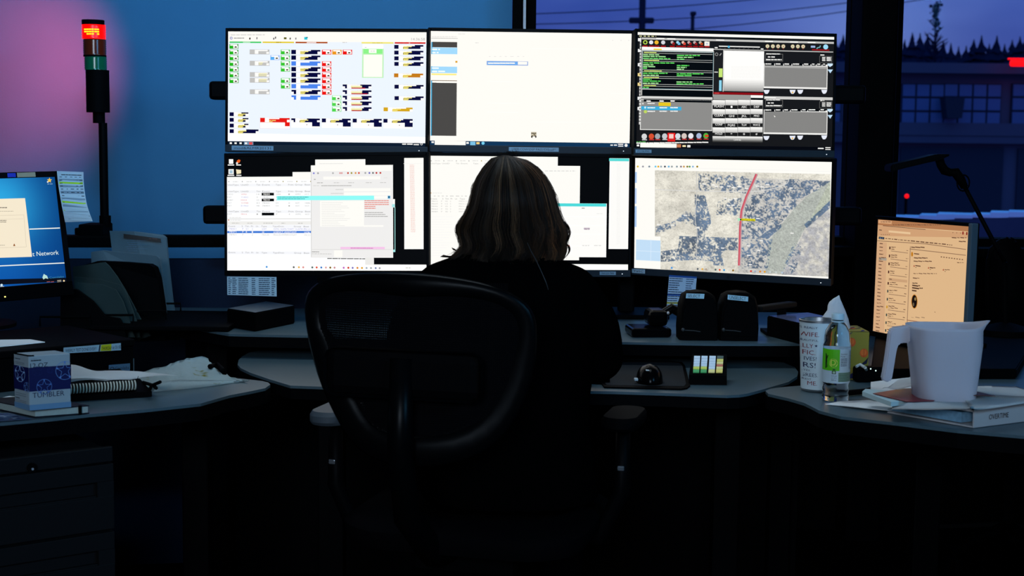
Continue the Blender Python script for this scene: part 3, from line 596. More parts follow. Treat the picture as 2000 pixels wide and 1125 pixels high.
# lower left list
c.r(92, 600, 684, 620, G(.7), 2); c.r(90, 620, 682, 890, G(.8), 2); c.r(96, 626, 678, 884, G(.27), 3); c.r(118, 628, 676, 646, BK, 4)
for x in (140, 246, 336): c.words(x, x+34, 636, 10, G(.95), 5)
c.r(238, 648, 338, 678, hx('#e8c820'), 5); c.r(98, 682, 425, 712, hx('#38b0e0'), 5)
for y, k in ((656, .85), (692, .95), (722, .85)):
    for x in (148, 246, 334): 
        if y != 656 or x == 148: c.words(x, x+62, y, 9, G(k), 6, gap=.2)
c.disc(132, 724, 14, hx('#c0d860'), 6); c.r(104, 650, 118, 664, G(.7), 6); c.disc(130, 690, 9, hx('#d0ecf8'), 6)
for x, col in ((124, '#d8d8d8'), (182, '#d85030'), (232, '#a0a8b0'), (290, '#c8ccd0'), (344, '#e81818'), (398, '#d8e0e8'), (450, '#d8c8c0'), (505, '#e8e8f0'), (572, '#a8b8d8'), (630, '#50b040')):
    c.disc(x, 930, 22, hx(col), 4, ry=24); c.r(x-18, 953, x+22, 962, hx('#c03030' if x not in (124, 290, 398) else '#c8c8c8'), 4)
c.r(314, 902, 376, 975, hx('#e81818'), 3); c.r(326, 912, 362, 950, hx('#f5d0c8'), 5); c.r(622, 922, 652, 940, hx('#e04020'), 5)
c.words(60, 655, 985, 9, G(.95), 4, gap=.3); c.words(60, 140, 975, 7, hx('#60c060'), 4)
c.p([(60, 996), (1708, 1040), (1708, 1072), (60, 1028)], hx('#04040a'), 2); c.r(92, 990, 388, 1024, WH, 5); c.r(64, 996, 84, 1012, G(.9), 5); c.r(390, 998, 424, 1026, hx('#c87850'), 6); c.r(436, 1006, 464, 1022, hx('#f0e0b0'), 5); c.r(476, 1006, 502, 1026, G(.85), 5)
c.words(1585, 1640, 1050, 10, G(.9), 5); c.r(1650, 1040, 1696, 1047, G(.9), 5); c.r(1650, 1056, 1696, 1063, G(.9), 5); c.p([(1203, 762), (1218, 774), (1208, 778)], WH, 7)
monitor('top right monitor of the six, dark call console with dial pad and green text', pose((.5822, 3.7641, 1.3935), .1391, -.0397, .0025), c,
        stickers=((-.005, .075, .004, .0125, 'PC136-M42', GREYLB),))
# ---------- bottom left: windows over a black desktop
c = Cv([(60, 60), (1757, 60), (1740, 1025), (58, 1042)]); c.bgc(BK)
c.r(78, 82, 116, 122, G(1.0), 2); c.r(68, 128, 124, 137, G(.9), 2); c.p([(145, 98), (165, 84), (180, 92), (172, 112), (152, 118)], hx('#e86020'), 2); c.disc(149, 117, 9, G(.9), 3); c.r(142, 128, 184, 137, G(.9), 2)
c.r(74, 168, 120, 212, G(.95), 2); c.r(84, 178, 110, 204, hx('#a8c8d8'), 3); c.r(66, 218, 124, 227, G(.9), 2); c.p([(140, 170), (184, 176), (184, 206), (145, 212)], hx('#f5e8c0'), 2); c.r(142, 218, 186, 227, G(.9), 2)
W2 = (1.0, .985, .935); GG = (.88, .87, .86)
c.r(630, 196, 800, 300, W2, 1); c.r(825, 90, 1248, 200, W2, 1); c.words(860, 1060, 126, 6, G(.8), 2, gap=.3); c.r(60, 236, 1240, 1040, (1.0, 1.01, 1.02), 2); c.r(60, 236, 790, 262, W2, 3)
c.r(1236, 920, 1308, 980, G(.85), 2)
MONO = G(.42); RD = hx('#e88888'); PB = hx('#a8a8e0')
for k in range(7): c.disc(76+k*118, 277, 5, G(.4) if k < 4 else hx('#a09040'), 3); c.words(112+k*118, 158+k*118, 278, 5, G(.65), 3)
HD = [('UnitType', 68, 92), ('UnitID', 182, 66), ('Tim', 316, 34), ('Event', 367, 66), ('Type', 484, 44), ('Prim', 592, 44), ('Group', 650, 64), ('Beat', 734, 46)]
for yy in (311, 368, 540):
    c.r(60, yy-16, 786, yy+7, (.93, .94, .97), 3)
    for s_, x, w_ in HD: c.t(s_, x, yy, 13, G(.36), 4, w=w_)
R1 = [(392, ('CIDO', 'WM01', '14', '78204', 'ALRMBNL', '1', 'WPPC', 'HCC'), 1), (417, ('PAT', 'T1852', '2', '78481', 'TS', '', '', ''), 0), (442, ('AMBT', 'M034', '22', '78210', 'P', '', '', ''), 1), (467, ('PAT', 'V1938', '01', '78441', 'DV', '0', 'AST', 'HEBL'), 0), (491, ('PAT', 'E1962', '98', '78401', 'DV', '1', 'AST', 'HCC'), 0), (563, ('PAT', 'MN16', '1', '', 'P', '4', 'WPPC', 'HCC'), 2)]
for y, row, inv in R1:
    if inv: c.r(362, y-18, 468, y+5, BK, 4)
    for (s_, (h_, x, w_)) in zip(row, HD):
        if s_:
            colr = RD if h_ == 'UnitID' and s_[0] in 'WMV' else PB if h_ == 'UnitID' else G(.45)
            if h_ == 'Event' and inv: c.t(s_, x+8, y, 13, G(1.1), 6, w=56)
            else: c.t(s_, x-(6 if h_ == 'UnitType' else 0), y, 11, colr, 4, w=min(w_, 12.5*len(s_)))
c.r(60, 594, 786, 600, G(.72), 3); c.words(80, 180, 588, 5, G(.75), 3); c.words(74, 180, 610, 5, G(.75), 3); c.disc(72, 609, 5, hx('#d07040'), 4)
c.r(60, 618, 786, 648, G(.88), 3); c.words(100, 165, 635, 6, G(.6), 4); c.words(235, 285, 635, 6, G(.6), 4); c.words(375, 455, 634, 6, G(.55), 4); c.words(530, 562, 634, 6, G(.55), 4); c.words(672, 718, 634, 6, G(.55), 4)
HE = [('Event', 70, 60), ('S', 186, 10), ('Tim', 216, 34), ('Pr', 268, 20), ('Un', 310, 20), ('Type', 356, 48), ('TypeDesc', 454, 98), ('Group', 636, 62), ('Beat', 720, 46)]
for yy in (668, 893):
    c.r(60, yy-16, 786, yy+6, (.93, .94, .98), 3)
    for s_, x, w_ in HE: c.t(s_, x, yy, 13, G(.36), 4, w=w_)
c.r(60, 701, 786, 719, hx('#3c78d8'), 4)
for y, row, colr in ((691, ('78421', 'P', '51', '2', '', 'DHM', 'WMC RAPE/THEFT SUSPECT', '', 'MCCI'), PB), (717, ('78471', 'P', '8', '1', '', 'AA', 'AGENCY ASSISTANT', '', 'HCBL'), G(1.1)), (741, ('78401', 'P', '', '2', '', 'FRAUD', 'FRAUD/IMPERSONAT', '', 'MCCI'), G(.55))):
    for s_, (h_, x, w_) in zip(row, HE):
        if s_: c.t(s_, x+6, y, 13, colr, 6, w=12.5*len(s_) if len(s_) > 2 else 10*len(s_))
c.r(60, 985, 1240, 1042, (1.12, 1.12, 1.08), 3); c.p([(60, 985), (1740, 975), (1742, 1026), (58, 1042)], (1.12, 1.11, 1.06), 3); c.r(1236, 920, 1308, 982, G(.85), 5)
for x, col in ((400, '#4898e0'), (632, '#606060'), (676, '#e8b050'), (713, '#e09090'), (790, '#506868'), (827, '#e04830'), (866, '#3878c8'), (905, '#e0a0a0'), (942, '#806010'), (978, '#c88890'), (1055, '#c060c0'), (1094, '#d02818'), (1130, '#7870c0'), (1170, '#e08020'), (1208, '#e0a020'), (1246, '#a0b0c0'), (1283, '#a0a8b0'), (1322, '#8090b8'), (1355, '#a0a0a8')): c.disc(x, 1008, 9, hx(col), 5, 8)
c.words(1570, 1610, 1003, 6, G(.5), 5); c.words(80, 290, 1000, 5, G(.95), 5)
c.r(787, 140, 1468, 920, GG, 5); c.r(787, 140, 1468, 190, W2, 6); c.r(784, 140, 788, 920, G(.6), 6)
for x, col in ((812, '#8080d8'), (848, '#a0a0a0'), (975, '#b0b0b0'), (1035, '#e0a0a0'), (1050, '#e0a0a0'), (1102, '#c83010'), (1132, '#a09010'), (1166, '#e09030'), (1194, '#d83020'), (1248, '#a0a0a0'), (1282, '#6060c0'), (1312, '#606868'), (1341, '#c01810'), (1374, '#c02818')): c.disc(x, 207, 8, hx(col), 6, 8)
c.r(893, 236, 1372, 262, W2, 6); c.words(812, 830, 260, 7, G(.4), 6); c.words(1400, 1435, 248, 6, G(.8), 6)
for x in (838, 980, 1102, 1250, 1370): c.words(x, x+50, 289, 6, G(.45 if x == 838 else .6), 6)
c.words(805, 862, 314, 6, G(.7), 6); c.words(875, 1130, 314, 7, G(.5), 6, gap=.2); c.words(995, 1060, 347, 6, G(.65), 6, gap=.2); c.words(955, 1062, 380, 6, G(.65), 6, gap=.2); c.r(1065, 336, 1456, 362, W2, 6); c.r(1065, 370, 1456, 398, W2, 6)
c.r(492, 400, 1318, 437, hx('#8ef8f4', 1.05), 7); c.words(500, 765, 411, 6, hx('#3ab0b0'), 8, gap=.4); c.words(500, 735, 426, 6, hx('#3ab0b0'), 8, gap=.4); c.r(1318, 402, 1452, 425, W2, 7); c.r(1432, 400, 1453, 424, hx('#50a8d8'), 8); c.disc(1442, 411, 6, hx('#102030'), 9)
c.r(862, 442, 1230, 660, W2, 6); c.r(1225, 648, 1392, 662, W2, 6)
for k in range(14): c.words(875, 875+(rnd.uniform(100, 240)), 458+k*15, 4, G(.8), 7, gap=.3)
for k in range(5): c.words(1237, 1440 if k < 3 else 1330, 442+k*16, 6, hx('#e87060'), 7, gap=.3)
for k in range(3): c.words(1237, (1390, 1410, 1430)[k], 542+k*16, 6, G(.4), 7, gap=.3)
c.r(1030, 831, 1400, 851, hx('#f8c8ec'), 6); c.words(1115, 1305, 842, 6, hx('#d078b8'), 7, gap=.3); c.r(788, 852, 1458, 856, G(.7), 6); c.r(975, 862, 1046, 918, W2, 6); c.words(788, 850, 876, 7, G(.4), 6, gap=.2); c.words(788, 955, 893, 5, G(.6), 6); c.words(918, 1236, 931, 8, G(.15), 6, gap=.5, wl=(2, 7)); c.r(900, 922, 1240, 926, (1.0, 1.01, 1.02), 4)
c.r(1462, 428, 1490, 498, W2, 4); c.r(1465, 470, 1489, 496, hx('#a0e8e8'), 5); c.r(1484, 498, 1490, 870, hx('#a0dcd8'), 4); c.r(1462, 852, 1486, 872, hx('#a0e8e8'), 4)
c.r(1566, 82, 1728, 846, W2, 3); c.r(1566, 128, 1728, 131, G(.9), 4)
for k in range(60): c.words(1618, 1655, 142+k*9.5, 3, hx('#f0b0a8'), 4)
monitor('bottom left monitor of the six, light windows and event list over black', pose((-.4878, 3.7146, 1.0666), -.107, -.0744, -.0182), c, logo=False, chin_mat=BLACK, led=None, chin=.014)
# ---------- bottom middle
c = Cv([(38, 60), (1727, 75), (1717, 1030), (33, 1027)]); c.bgc(BK)
c.r(36, 60, 1115, 1030, W2, 1); c.r(1000, 144, 1304, 948, W2, 2); c.p([(36, 975), (1717, 983), (1717, 1030), (36, 1030)], (1.12, 1.12, 1.06), 3)
for k in range(5): c.disc(55+k*106, 104, 5, G(.5) if k < 4 else hx('#b0a050'), 3); c.words(85+k*106, 132+k*106, 103, 5, G(.7), 3)
for s_, x, w_ in (('UnitType', 52, 80), ('UnitID', 146, 62), ('Tim', 262, 30), ('Event', 306, 55), ('Type', 408, 44), ('Pri', 505, 32)): c.t(s_, x, 131, 11, G(.45), 4, w=w_)
c.disc(53, 377, 4, hx('#e0a050'), 3); c.words(65, 145, 377, 5, G(.8), 3); c.words(75, 385, 403, 6, G(.65), 3, gap=3)
for s_, x, w_ in (('Event', 48, 56), ('S', 147, 10), ('Tim', 172, 30), ('Pr', 218, 18), ('Un', 255, 18), ('Type', 294, 44)): c.t(s_, x, 432, 12, G(.36), 4, w=w_)
for k, y in enumerate((452, 474, 495, 518, 540)):
    for s_, x, w_ in (('78%d' % (412+k*17), 54, 54), ('P', 138, 10), ('%d2' % k, 172, 22), ('2', 213, 8), ('PSRCH_CE', 288, 74)): c.t(s_, x, y, 10, G(.5), 4, w=w_)
for k in range(16): c.r(46, 585+k*22, 260, 587+k*22, G(1.0), 2); c.words(60, 240-rnd.uniform(0, 100), 580+k*22, 5, G(.95), 3)
c.words(1015, 1275, 189, 6, G(.7), 3, gap=1.5); c.r(1000, 462, 1532, 922, (1.0, .99, .96), 4); c.r(1000, 464, 1532, 490, hx('#50dcdc'), 5)
c.words(1325, 1350, 505, 8, G(.4), 5); c.words(1450, 1500, 551, 5, G(.85), 5); c.words(1343, 1394, 676, 7, hx('#907090'), 5, gap=.2); c.words(1345, 1392, 686, 5, hx('#907090'), 5)
for y in (575, 650, 725, 825): c.r(1140, y, 1525, y+2, G(1.12), 5)
c.words(1330, 1390, 823, 7, G(.7), 5); c.words(1430, 1490, 823, 7, G(.7), 5); c.words(1160, 1225, 824, 9, hx('#e04838'), 5, gap=.2)
c.r(1555, 80, 1722, 852, (.99, .98, .95), 3); c.r(1555, 82, 1722, 106, hx('#58dcd8'), 4)
for k in range(70): c.words(1620, 1650, 130+k*9.8, 3, G(.9), 4)
monitor('bottom middle monitor of the six, half hidden by the seated person', pose((.0441, 3.7698, 1.0697), .0716, -.0217, -.0007), c, logo=False, chin=.019,
        stickers=((.856, .938, .004, .0135, 'FAX:225-7808', GREYLB),))
# ---------- bottom right: aerial map
c = Cv([(48, 25), (1702, 78), (1683, 1053), (38, 975)]); c.bgc((1.0, .985, .93))
def vnoise(x, y, s, seed):
    xi, yi = np.floor(x*s).astype(int), np.floor(y*s).astype(int); fx, fy = x*s-xi, y*s-yi; fx = fx*fx*(3-2*fx); fy = fy*fy*(3-2*fy)
    h = lambda a, b: np.modf(np.abs(np.sin(a*127.1+b*311.7+seed*74.7)*43758.5453))[0]
    return (h(xi, yi)*(1-fx)+h(xi+1, yi)*fx)*(1-fy)+(h(xi, yi+1)*(1-fx)+h(xi+1, yi+1)*fx)*fy
def fbm(x, y, s, seed, o=4): return sum(vnoise(x, y, s*2**k, seed+k)*.5**k for k in range(o))/sum(.5**k for k in range(o))
NX, NY = 330, 200
gx, gy = np.meshgrid(np.linspace(218, 1692, NX), np.linspace(132, 990, NY)); sk = (gx-218)*.03; yy = gy
X = gx/100; Y_ = gy/100
base = np.stack([np.full_like(X, q) for q in (.74, .71, .62)], -1)*(.75+.5*fbm(X, Y_, 1.3, 3))[..., None]
rock = np.stack([np.full_like(X, q) for q in (.36, .37, .42)], -1); wood = np.stack([np.full_like(X, q) for q in (.07, .12, .20)], -1); scrub = np.stack([np.full_like(X, q) for q in (.42, .47, .38)], -1)
def inpoly(pts):
    m = np.zeros(X.shape, bool); n = len(pts)
    for i in range(n):
        x1, y1 = pts[i]; x2, y2 = pts[(i+1) % n]
        cond = ((y1 > gy) != (y2 > gy)) & (gx < (x2-x1)*(gy-y1)/((y2-y1) or 1e-9)+x1); m ^= cond
    return m
fine = fbm(X, Y_, 9, 11, 3); mid_ = fbm(X, Y_, 3.2, 5, 4); big = fbm(X, Y_, .9, 8, 3)
wv = 12*(fbm(X, Y_, 4, 21)-.5)*2
def mask(pts, dens, soft=.12):
    m = np.zeros(X.shape, bool); g0x, g0y = gx, gy
    m = inpoly(pts); return np.where(m, np.clip((dens-(.55*fine+.45*mid_))/soft, 0, 1), 0)
veg = np.zeros_like(X)
for pts, d in (([(590, 150), (1060, 170), (1020, 310), (590, 300)], .53), ([(1060, 200), (1380, 190), (1330, 290), (1080, 300)], .52), ([(560, 330), (650, 340), (700, 560), (640, 700), (580, 690), (565, 500)], .63),
               ([(760, 370), (960, 350), (940, 500), (740, 500)], .53), ([(400, 560), (480, 480), (700, 500), (700, 580), (560, 600)], .57), ([(225, 620), (400, 560), (400, 610), (225, 690)], .54),
               ([(430, 690), (930, 690), (930, 800), (820, 800), (720, 900), (560, 890), (270, 920), (270, 830), (420, 800)], .62), ([(1010, 330), (1450, 240), (1420, 400), (1280, 560), (1180, 690), (960, 700), (960, 560)], .56),
               ([(960, 710), (1220, 690), (1180, 940), (960, 950)], .55), ([(1350, 180), (1692, 190), (1600, 260), (1450, 340), (1290, 320)], .6), ([(1480, 560), (1692, 350), (1692, 410), (1500, 590)], .72),
               ([(1330, 880), (1400, 700), (1470, 760), (1400, 980), (1300, 980)], .5), ([(1100, 680), (1180, 620), (1290, 560), (1290, 590), (1180, 690)], .75), ([(720, 820), (790, 830), (810, 930), (720, 930)], .58)):
    veg = np.maximum(veg, mask(pts, d))
sc = np.where(inpoly([(1190, 700), (1400, 420), (1500, 320), (1692, 190), (1692, 360), (1480, 600), (1300, 980), (1160, 980)]), .85, 0)
rv = np.where(inpoly([(1490, 600), (1692, 400), (1692, 990), (1300, 990)]), 1, 0.)*np.clip(.5+(mid_-.4)*2, 0, 1)
colr = base*(1-sc[..., None])+scrub*sc[..., None]*(.6+.9*fine)[..., None]; colr = colr*(1-rv[..., None]*.8)+rock*rv[..., None]*.8*(.7+.6*fine)[..., None]
rd_ = np.where(inpoly([(950, 180), (1692, 180), (1300, 990), (930, 990)]), .35, 0)[..., None]; colr = colr*(1-rd_)+rock*1.1*rd_
gvy = veg[..., None]; colr = colr*(1-gvy*.93)+wood*(.5+1.5*big)[..., None]*gvy*.93; colr *= (.8+.42*fbm(X, Y_, 14, 31, 2))[..., None]
ridge = np.clip(1-np.abs(fbm(X*.7+Y_*1.2, Y_-X*.3, 2.2, 41)-.5)*26, 0, 1)*.25; colr *= (1-ridge[..., None])
hole = (gx < 265) & (gy > 700)
pts = [c.uv(px, py+(px-218)*.032) for px, py in zip(gx.ravel(), gy.ravel())]
for j in range(NY-1):
    pass
map_pts, map_col = pts, colr.reshape(-1, 3)
c.ln([(222, 298), (580, 312), (1000, 322), (1110, 318), (1250, 290), (1340, 250), (1365, 180)], 6, G(.72), 3); c.ln([(575, 148), (580, 310), (565, 560), (585, 680), (575, 900)], 5, G(.6), 3)
c.ln([(1083, 172), (1050, 250), (1000, 360), (960, 480), (948, 620), (944, 800), (940, 948)], 24, hx('#b89098'), 3); c.ln([(1080, 172), (1047, 250), (997, 360), (957, 480), (945, 620), (941, 800), (938, 948)], 9, hx('#d84858'), 4); c.ln([(1088, 172), (1056, 250), (1006, 360), (966, 480), (953, 620), (949, 800), (945, 948)], 3, hx('#e08890'), 4)
c.r(958, 549, 1074, 569, hx('#d8d020'), 5); c.t('Event 1 (0)', 964, 566, 12, hx('#302808'), 6, w=100); c.r(926, 545, 950, 568, hx('#a8e8c0'), 5); c.disc(952, 557, 7, hx('#103018'), 6)
for x, y in ((660, 204), (770, 205), (880, 182), (640, 255), (720, 262), (745, 275), (790, 280), (850, 272), (890, 284), (940, 280), (1000, 294), (1090, 275), (1130, 280), (1175, 262), (1370, 292), (820, 375), (860, 390), (905, 380), (850, 440), (885, 435), (480, 520), (250, 600), (370, 604), (1095, 548), (1380, 672), (1125, 735), (1020, 780), (1105, 818), (1020, 860), (1035, 940), (590, 628), (800, 800)): c.r(x-14, y-4, x+14, y+4, G(.95), 4)
c.r(36, 145, 62, 240, hx('#a8c8f0'), 2); c.r(38, 285, 60, 420, hx('#b8d0f5'), 2); c.r(38, 440, 60, 620, hx('#a8c8f0'), 2)
c.r(55, 728, 266, 916, hx('#c4e0f8'), 4); c.r(182, 728, 186, 916, hx('#e0f0ff'), 5); c.r(55, 828, 266, 832, hx('#e0f0ff'), 5); c.r(60, 128, 1690, 131, G(.9), 2)
for x, col in ((70, '#e0c040'), (115, '#a0a0a8'), (170, '#8090a0'), (224, '#70c8e8'), (248, '#e8b020'), (272, '#a0b0b8'), (305, '#505860'), (338, '#70b8e0'), (365, '#a0a8a8'), (408, '#90a0a8'), (443, '#90808a'), (468, '#d0a060'), (497, '#908030'), (517, '#60a060'), (545, '#90b8e0'), (582, '#a08010')): c.disc(x, 98+x*.012, 9, hx(col), 3, 8)
for x, col in ((365, '#4898e0'), (588, '#606870'), (628, '#e8b050'), (660, '#b0a090'), (740, '#506868'), (776, '#e05840'), (813, '#3898d8'), (889, '#906818'), (1002, '#a0a0a0'), (1040, '#d83828'), (1075, '#a0a8c0'), (1117, '#e08828'), (1155, '#e8a020'), (1200, '#c8d0d0'), (1250, '#c8d0d0'), (1300, '#b8c8d8')): c.disc(x, 960+x*.034, 9, hx(col), 3, 8)
mon6 = monitor('bottom right monitor of the six, grey aerial map with a red road', pose((.5708, 3.7472, 1.0669), -.4408, .0448, .0071), c, led=(.93, .6),
        stickers=((-.01, .062, .002, .0135, 'Y#5C', hx('#a8bccb')),))
me = bpy.data.meshes.new('map_view'); V = [(u*.531-.2655, .0005-.00018, .1495-v*.299) for u, v in map_pts]; Fm = []
hf = hole.ravel()
for j in range(NY-1):
    for i in range(NX-1):
        a = j*NX+i
        if not hf[a]: Fm.append((a, a+NX, a+NX+1, a+1))
me.from_pydata(V, [], Fm); at_ = me.attributes.new('Col', 'FLOAT_COLOR', 'POINT'); at_.data.foreach_set('color', np.concatenate([map_col, np.ones((len(map_col), 1))], 1).astype('f').ravel())
scr6 = [o for o in mon6.children if o.name.startswith('screen')][0]; link('map_view', me, M_SCREEN, scr6)
# ---------- steel stand of the six monitors
st = thing('monitor_stand', 'black multi monitor stand with horizontal beams behind the six monitors', 'monitor stand', (0.05, 3.9, ZR))
for pyL, pyR in ((177, 185), (419, 422)):
    a, b_ = ony(411 if pyL < 200 else 399, pyL, 3.93), ony(1688 if pyL < 200 else 1680, pyR, 3.93); d = b_-a; bm = NB()
    box(bm, (d.length, .05, .05), (a+b_)/2, Matrix.Rotation(math.atan2(d.x, d.z)-PI/2, 3, 'Y'), bev=.009); obj('cross_beam', bm, BMETAL, st, True)
for X_ in (-.22, .32):
    bm = NB(); box(bm, (.045, .045, .74), (X_, 3.97, ZR+.37), bev=.005); obj('column', bm, BMETAL, st, True)
    bm = NB(); box(bm, (.22, .2, .012), (X_, 3.95, ZR+.006), bev=.003); obj('base_plate', bm, BMETAL, st, True)
for x, z in ((-.496, 1.39), (.0437, 1.39), (.5822, 1.39), (-.4878, 1.066), (.0441, 1.07), (.5708, 1.067)):
    bm = NB(); tube(bm, [(x, 3.83, z), (x, 3.93, z)], .018, 10); box(bm, (.1, .01, .1), (x, 3.85, z)); obj('mount', bm, BMETAL, st, True)
# ---------- left monitor with the blue network screen
c = Cv([(-230, 354.6), (107, 347), (130, 548), (-205, 579)]); ML = pose((-1.2427, 3.3039, 1.0295), .7645, -.1536, -.0224)
c.bgc(hx('#0a5cae'))
def wallp(u, v):                                      # the wallpaper's own blue glow
    f = math.exp(-((u-.62)**2/.05+(v-.25)**2/.12)); g = .5+.5*math.exp(-(u-.6)**2/.09); return tuple(a_*(1-f)*g+b_*f for a_, b_ in zip((.004, .09, .40), (.03, .42, .80)))
c.grid(24, 14, wallp, 1)
def P2(x, y): return (x/3.125, 320+y/3.125)
def q2(pts): return [P2(*p) for p in pts]
c.p([P2(-300, 712), P2(405, 690), P2(407, 722), P2(-290, 752)], (.003, .004, .01), 2)
CRM = hx('#f7ead0')
c.p(q2([(-260, 220), (157, 211), (200, 565), (-230, 580)]), CRM, 3); c.ln(q2([(-250, 322), (150, 312), (165, 505), (-240, 520)]), .5, hx('#c8bca8'), 4); c.ln(q2([(-250, 345), (146, 335)]), .4, hx('#c8bca8'), 4)
c.words(-12, 15.5, 405.7, 1.6, hx('#6a6258'), 5, gap=.2); c.words(-20, 28, 412.5, .8, hx('#a09888'), 5); c.words(-14, 14.5, 430.4, 1.1, hx('#6a6258'), 5, gap=.2); c.words(-14, 14.5, 433.5, 1.1, hx('#6a6258'), 5, gap=.2); c.p(q2([(85, 500), (92, 484), (99, 500)]), hx('#905020'), 5); c.words(2, 12, 478.5, 1, hx('#a09888'), 5)
c.ln(q2([(183, 398), (366, 391)]), 1.9, hx('#f5f8f0'), 2); c.ln(q2([(-250, 634), (397, 601)]), 1.9, hx('#f5f8f0'), 2)
c.t('Dispatch Management Network', -54, 501.5, 7.6, hx('#e8f8f0'), 2, w=174) if False else None
c.t('t Network', 65, 499.8, 9.4, hx('#e8f8f0'), 4, w=55); c.t('g', 24, 500.4, 5, hx('#e8f8f0'), 2, w=6)
c.p([(97+5*math.cos(a_)*(1 if k % 2 else .45)*1.0, 353.5+5.5*math.sin(a_)*(1 if k % 2 else .45)) for k, a_ in enumerate([math.radians(18+36*q_) for q_ in range(10)])], hx('#f5c850'), 4); c.disc(93.5, 356.5, 1.5, hx('#f0f0e8'), 5); c.words(93, 103, 360.5, 1.2, hx('#90b8d8'), 3)
c.p(q2([(262, 690), (270, 668), (290, 680), (297, 698), (280, 694), (268, 702)]), hx('#b8e0d8'), 4); c.t('Comlabs', 97, 543, 4.2, hx('#3a86a8'), 4, w=31)
c.disc(5, 556, 2.4, hx('#d0e8f0'), 5); c.r(1, 558.5, 10, 559.5, hx('#c0c8d0'), 5); c.words(92, 106, 549, 1.5, hx('#a05050'), 5); c.r(112, 545.5, 120, 547, hx('#c0b8a8'), 5); c.r(112, 548.5, 120, 549.7, hx('#c0b8a8'), 5); c.disc(125, 547, 1.8, hx('#f5d8a8'), 5)
mL = monitor('left desk monitor with a blue desktop, cream dialog and the words Network', ML, c, w_=.408, h_=.255, bz=.014, chin=.034, top=.014, depth=.03, logo=False, chin_mat=BLACKG, led=None)
bm = NB(); box(bm, (.003, .002, .003), (.045, -.004, -.1275-.024)); obj('power_led', bm, mat('amber_led', (.4, .4, .1), .4, .2, emit=(1, .85, .2), es=1.5), mL)
cc = Cv(size=(100, 18)); cc.r(0, 1, 24, 17, hx('#1c30b0'), 1); cc.r(28, 0, 82, 18, hx('#9a8f78'), 1); cc.words(30, 80, 9, 12, hx('#2c2620'), 2, wl=(.1, .3), gap=.15)
cc.build('asset_tag', lambda u, v, l: (.085+u*.085, -.0022-.0001*l, .1275+.0125-v*.011), M_LABEL, mL)
bm = NB(); tube(bm, [(-.02, .045, -.06), (-.02, .075, -.17), (-.02, .07, -.205)], .022, 10); obj('stand_neck', bm, BLACK, mL)
lb = ML @ Vector((-.02, .07, -.2)); bm = NB(); lathe(bm, [(.0, 0), (.11, 0), (.11, .008), (.03, .02), (0, .02)], (lb.x, lb.y, ZK+.09), 28); obj('stand_base', bm, BLACK, mL, True)
# ---------- right tall-looking monitor, warm screen, seen from the side
c = Cv([(165, 40), (995, 105), (945, 1225), (115, 1060)]); MR = pose((1.0433, 3.6379, .9114), -1.214, -.015, -.0035)
OR_ = hx('#e0b88a', .98); c.bgc(OR_)
DK = hx('#6a4a38')
c.p([(165, 40), (995, 105), (993, 150), (163, 92)], hx('#b07850'), 1); c.r(168, 50, 290, 78, hx('#d8a478'), 3); c.words(190, 285, 63, 6, DK, 4); c.words(300, 740, 90, 6, DK, 3, gap=1)
c.p([(163, 95), (993, 160), (992, 205), (160, 190)], hx('#d0a076'), 2); c.p([(262, 140), (462, 157), (462, 176), (262, 158)], hx('#e8c498'), 3); c.ln([(210, 97), (600, 133)], 5, DK, 4); c.ln([(175, 135), (200, 138)], 8, DK, 4)
for k in range(5): c.disc(195+k*18, 178, 4, DK, 4, 6)
c.r(172, 196, 222, 222, hx('#101828'), 4); c.words(178, 214, 209, 8, hx('#8aa0c0'), 5)
x = 232
for k, wd in enumerate((20, 30, 14, 34, 10, 28, 30, 24, 46, 36, 44, 34, 40, 34, 26, 44, 16, 10, 10)): c.r(x, 209+(x-232)*.098, x+wd*.85, 218+(x-232)*.098, DK, 4); x += wd*.85+9
c.ln([(140, 232), (600, 262), (970, 312)], 6, hx('#8a6850'), 4); c.ln([(455, 308), (970, 365)], 6, hx('#8a6850'), 4); c.ln([(462, 285), (428, 1095)], 6, hx('#9a785c'), 3); c.p([(140, 240), (245, 250), (215, 1160), (105, 1100)], hx('#d4a880'), 1)
for k in range(26): y = 258+k*32; c.words(180-k*1.6, 180-k*1.6+(rnd.uniform(24, 40) if k not in (4, 18) else 62), y+2, 8, DK, 4, gap=.3)
c.p([(172, 385), (244, 393), (242, 416), (170, 408)], hx('#a89c8c'), 3); c.words(175, 195, 399, 9, DK, 5)
c.words(470, 592, 293, 9, DK, 4, gap=.2)
for k, y in enumerate((298, 371, 443, 517, 621, 693, 767, 838, 911, 983, 1055)):
    xo = 275-k*4; c.r(xo-6, y-12, xo+4, y+14, hx(('#401818', '#902818', '#304040', '#c89018')[0 if k < 5 else (3 if k == 7 else 2)]), 4)
    c.words(xo+12, xo+52+(k*17 % 50), y-6, 7, DK, 4, gap=.3); c.words(xo+12, xo+40+(k*29 % 70), y+12, 6, DK, 4); c.ln([(xo+8, y+28), (xo+165, y+48)], 5, hx('#8a6a54'), 4); c.words(xo+150, xo+170, y+25, 6, DK, 4)
c.p([(262, 572), (434, 592), (432, 616), (260, 600)], hx('#caa078'), 3); c.words(268, 292, 584, 7, DK, 4)
c.disc(478, 356, 9, hx('#c07818'), 5, ry=22); c.words(495, 545, 353, 9, DK, 4, gap=.2); c.words(495, 620, 390, 9, DK, 4, gap=.2); c.words(492, 660, 420, 8, DK, 4, gap=.3)
for x in (497, 629, 765): c.p([(x-7, y_) if False else (x-7, 468+(x-497)*.13), (x, 452+(x-497)*.13), (x+7, 470+(x-497)*.13)], hx('#a03820'), 5); c.words(x+10, x+62, 462+(x-497)*.13, 9, DK, 4, gap=.2); c.words(x+10, x+22, 477+(x-497)*.13, 6, DK, 4)
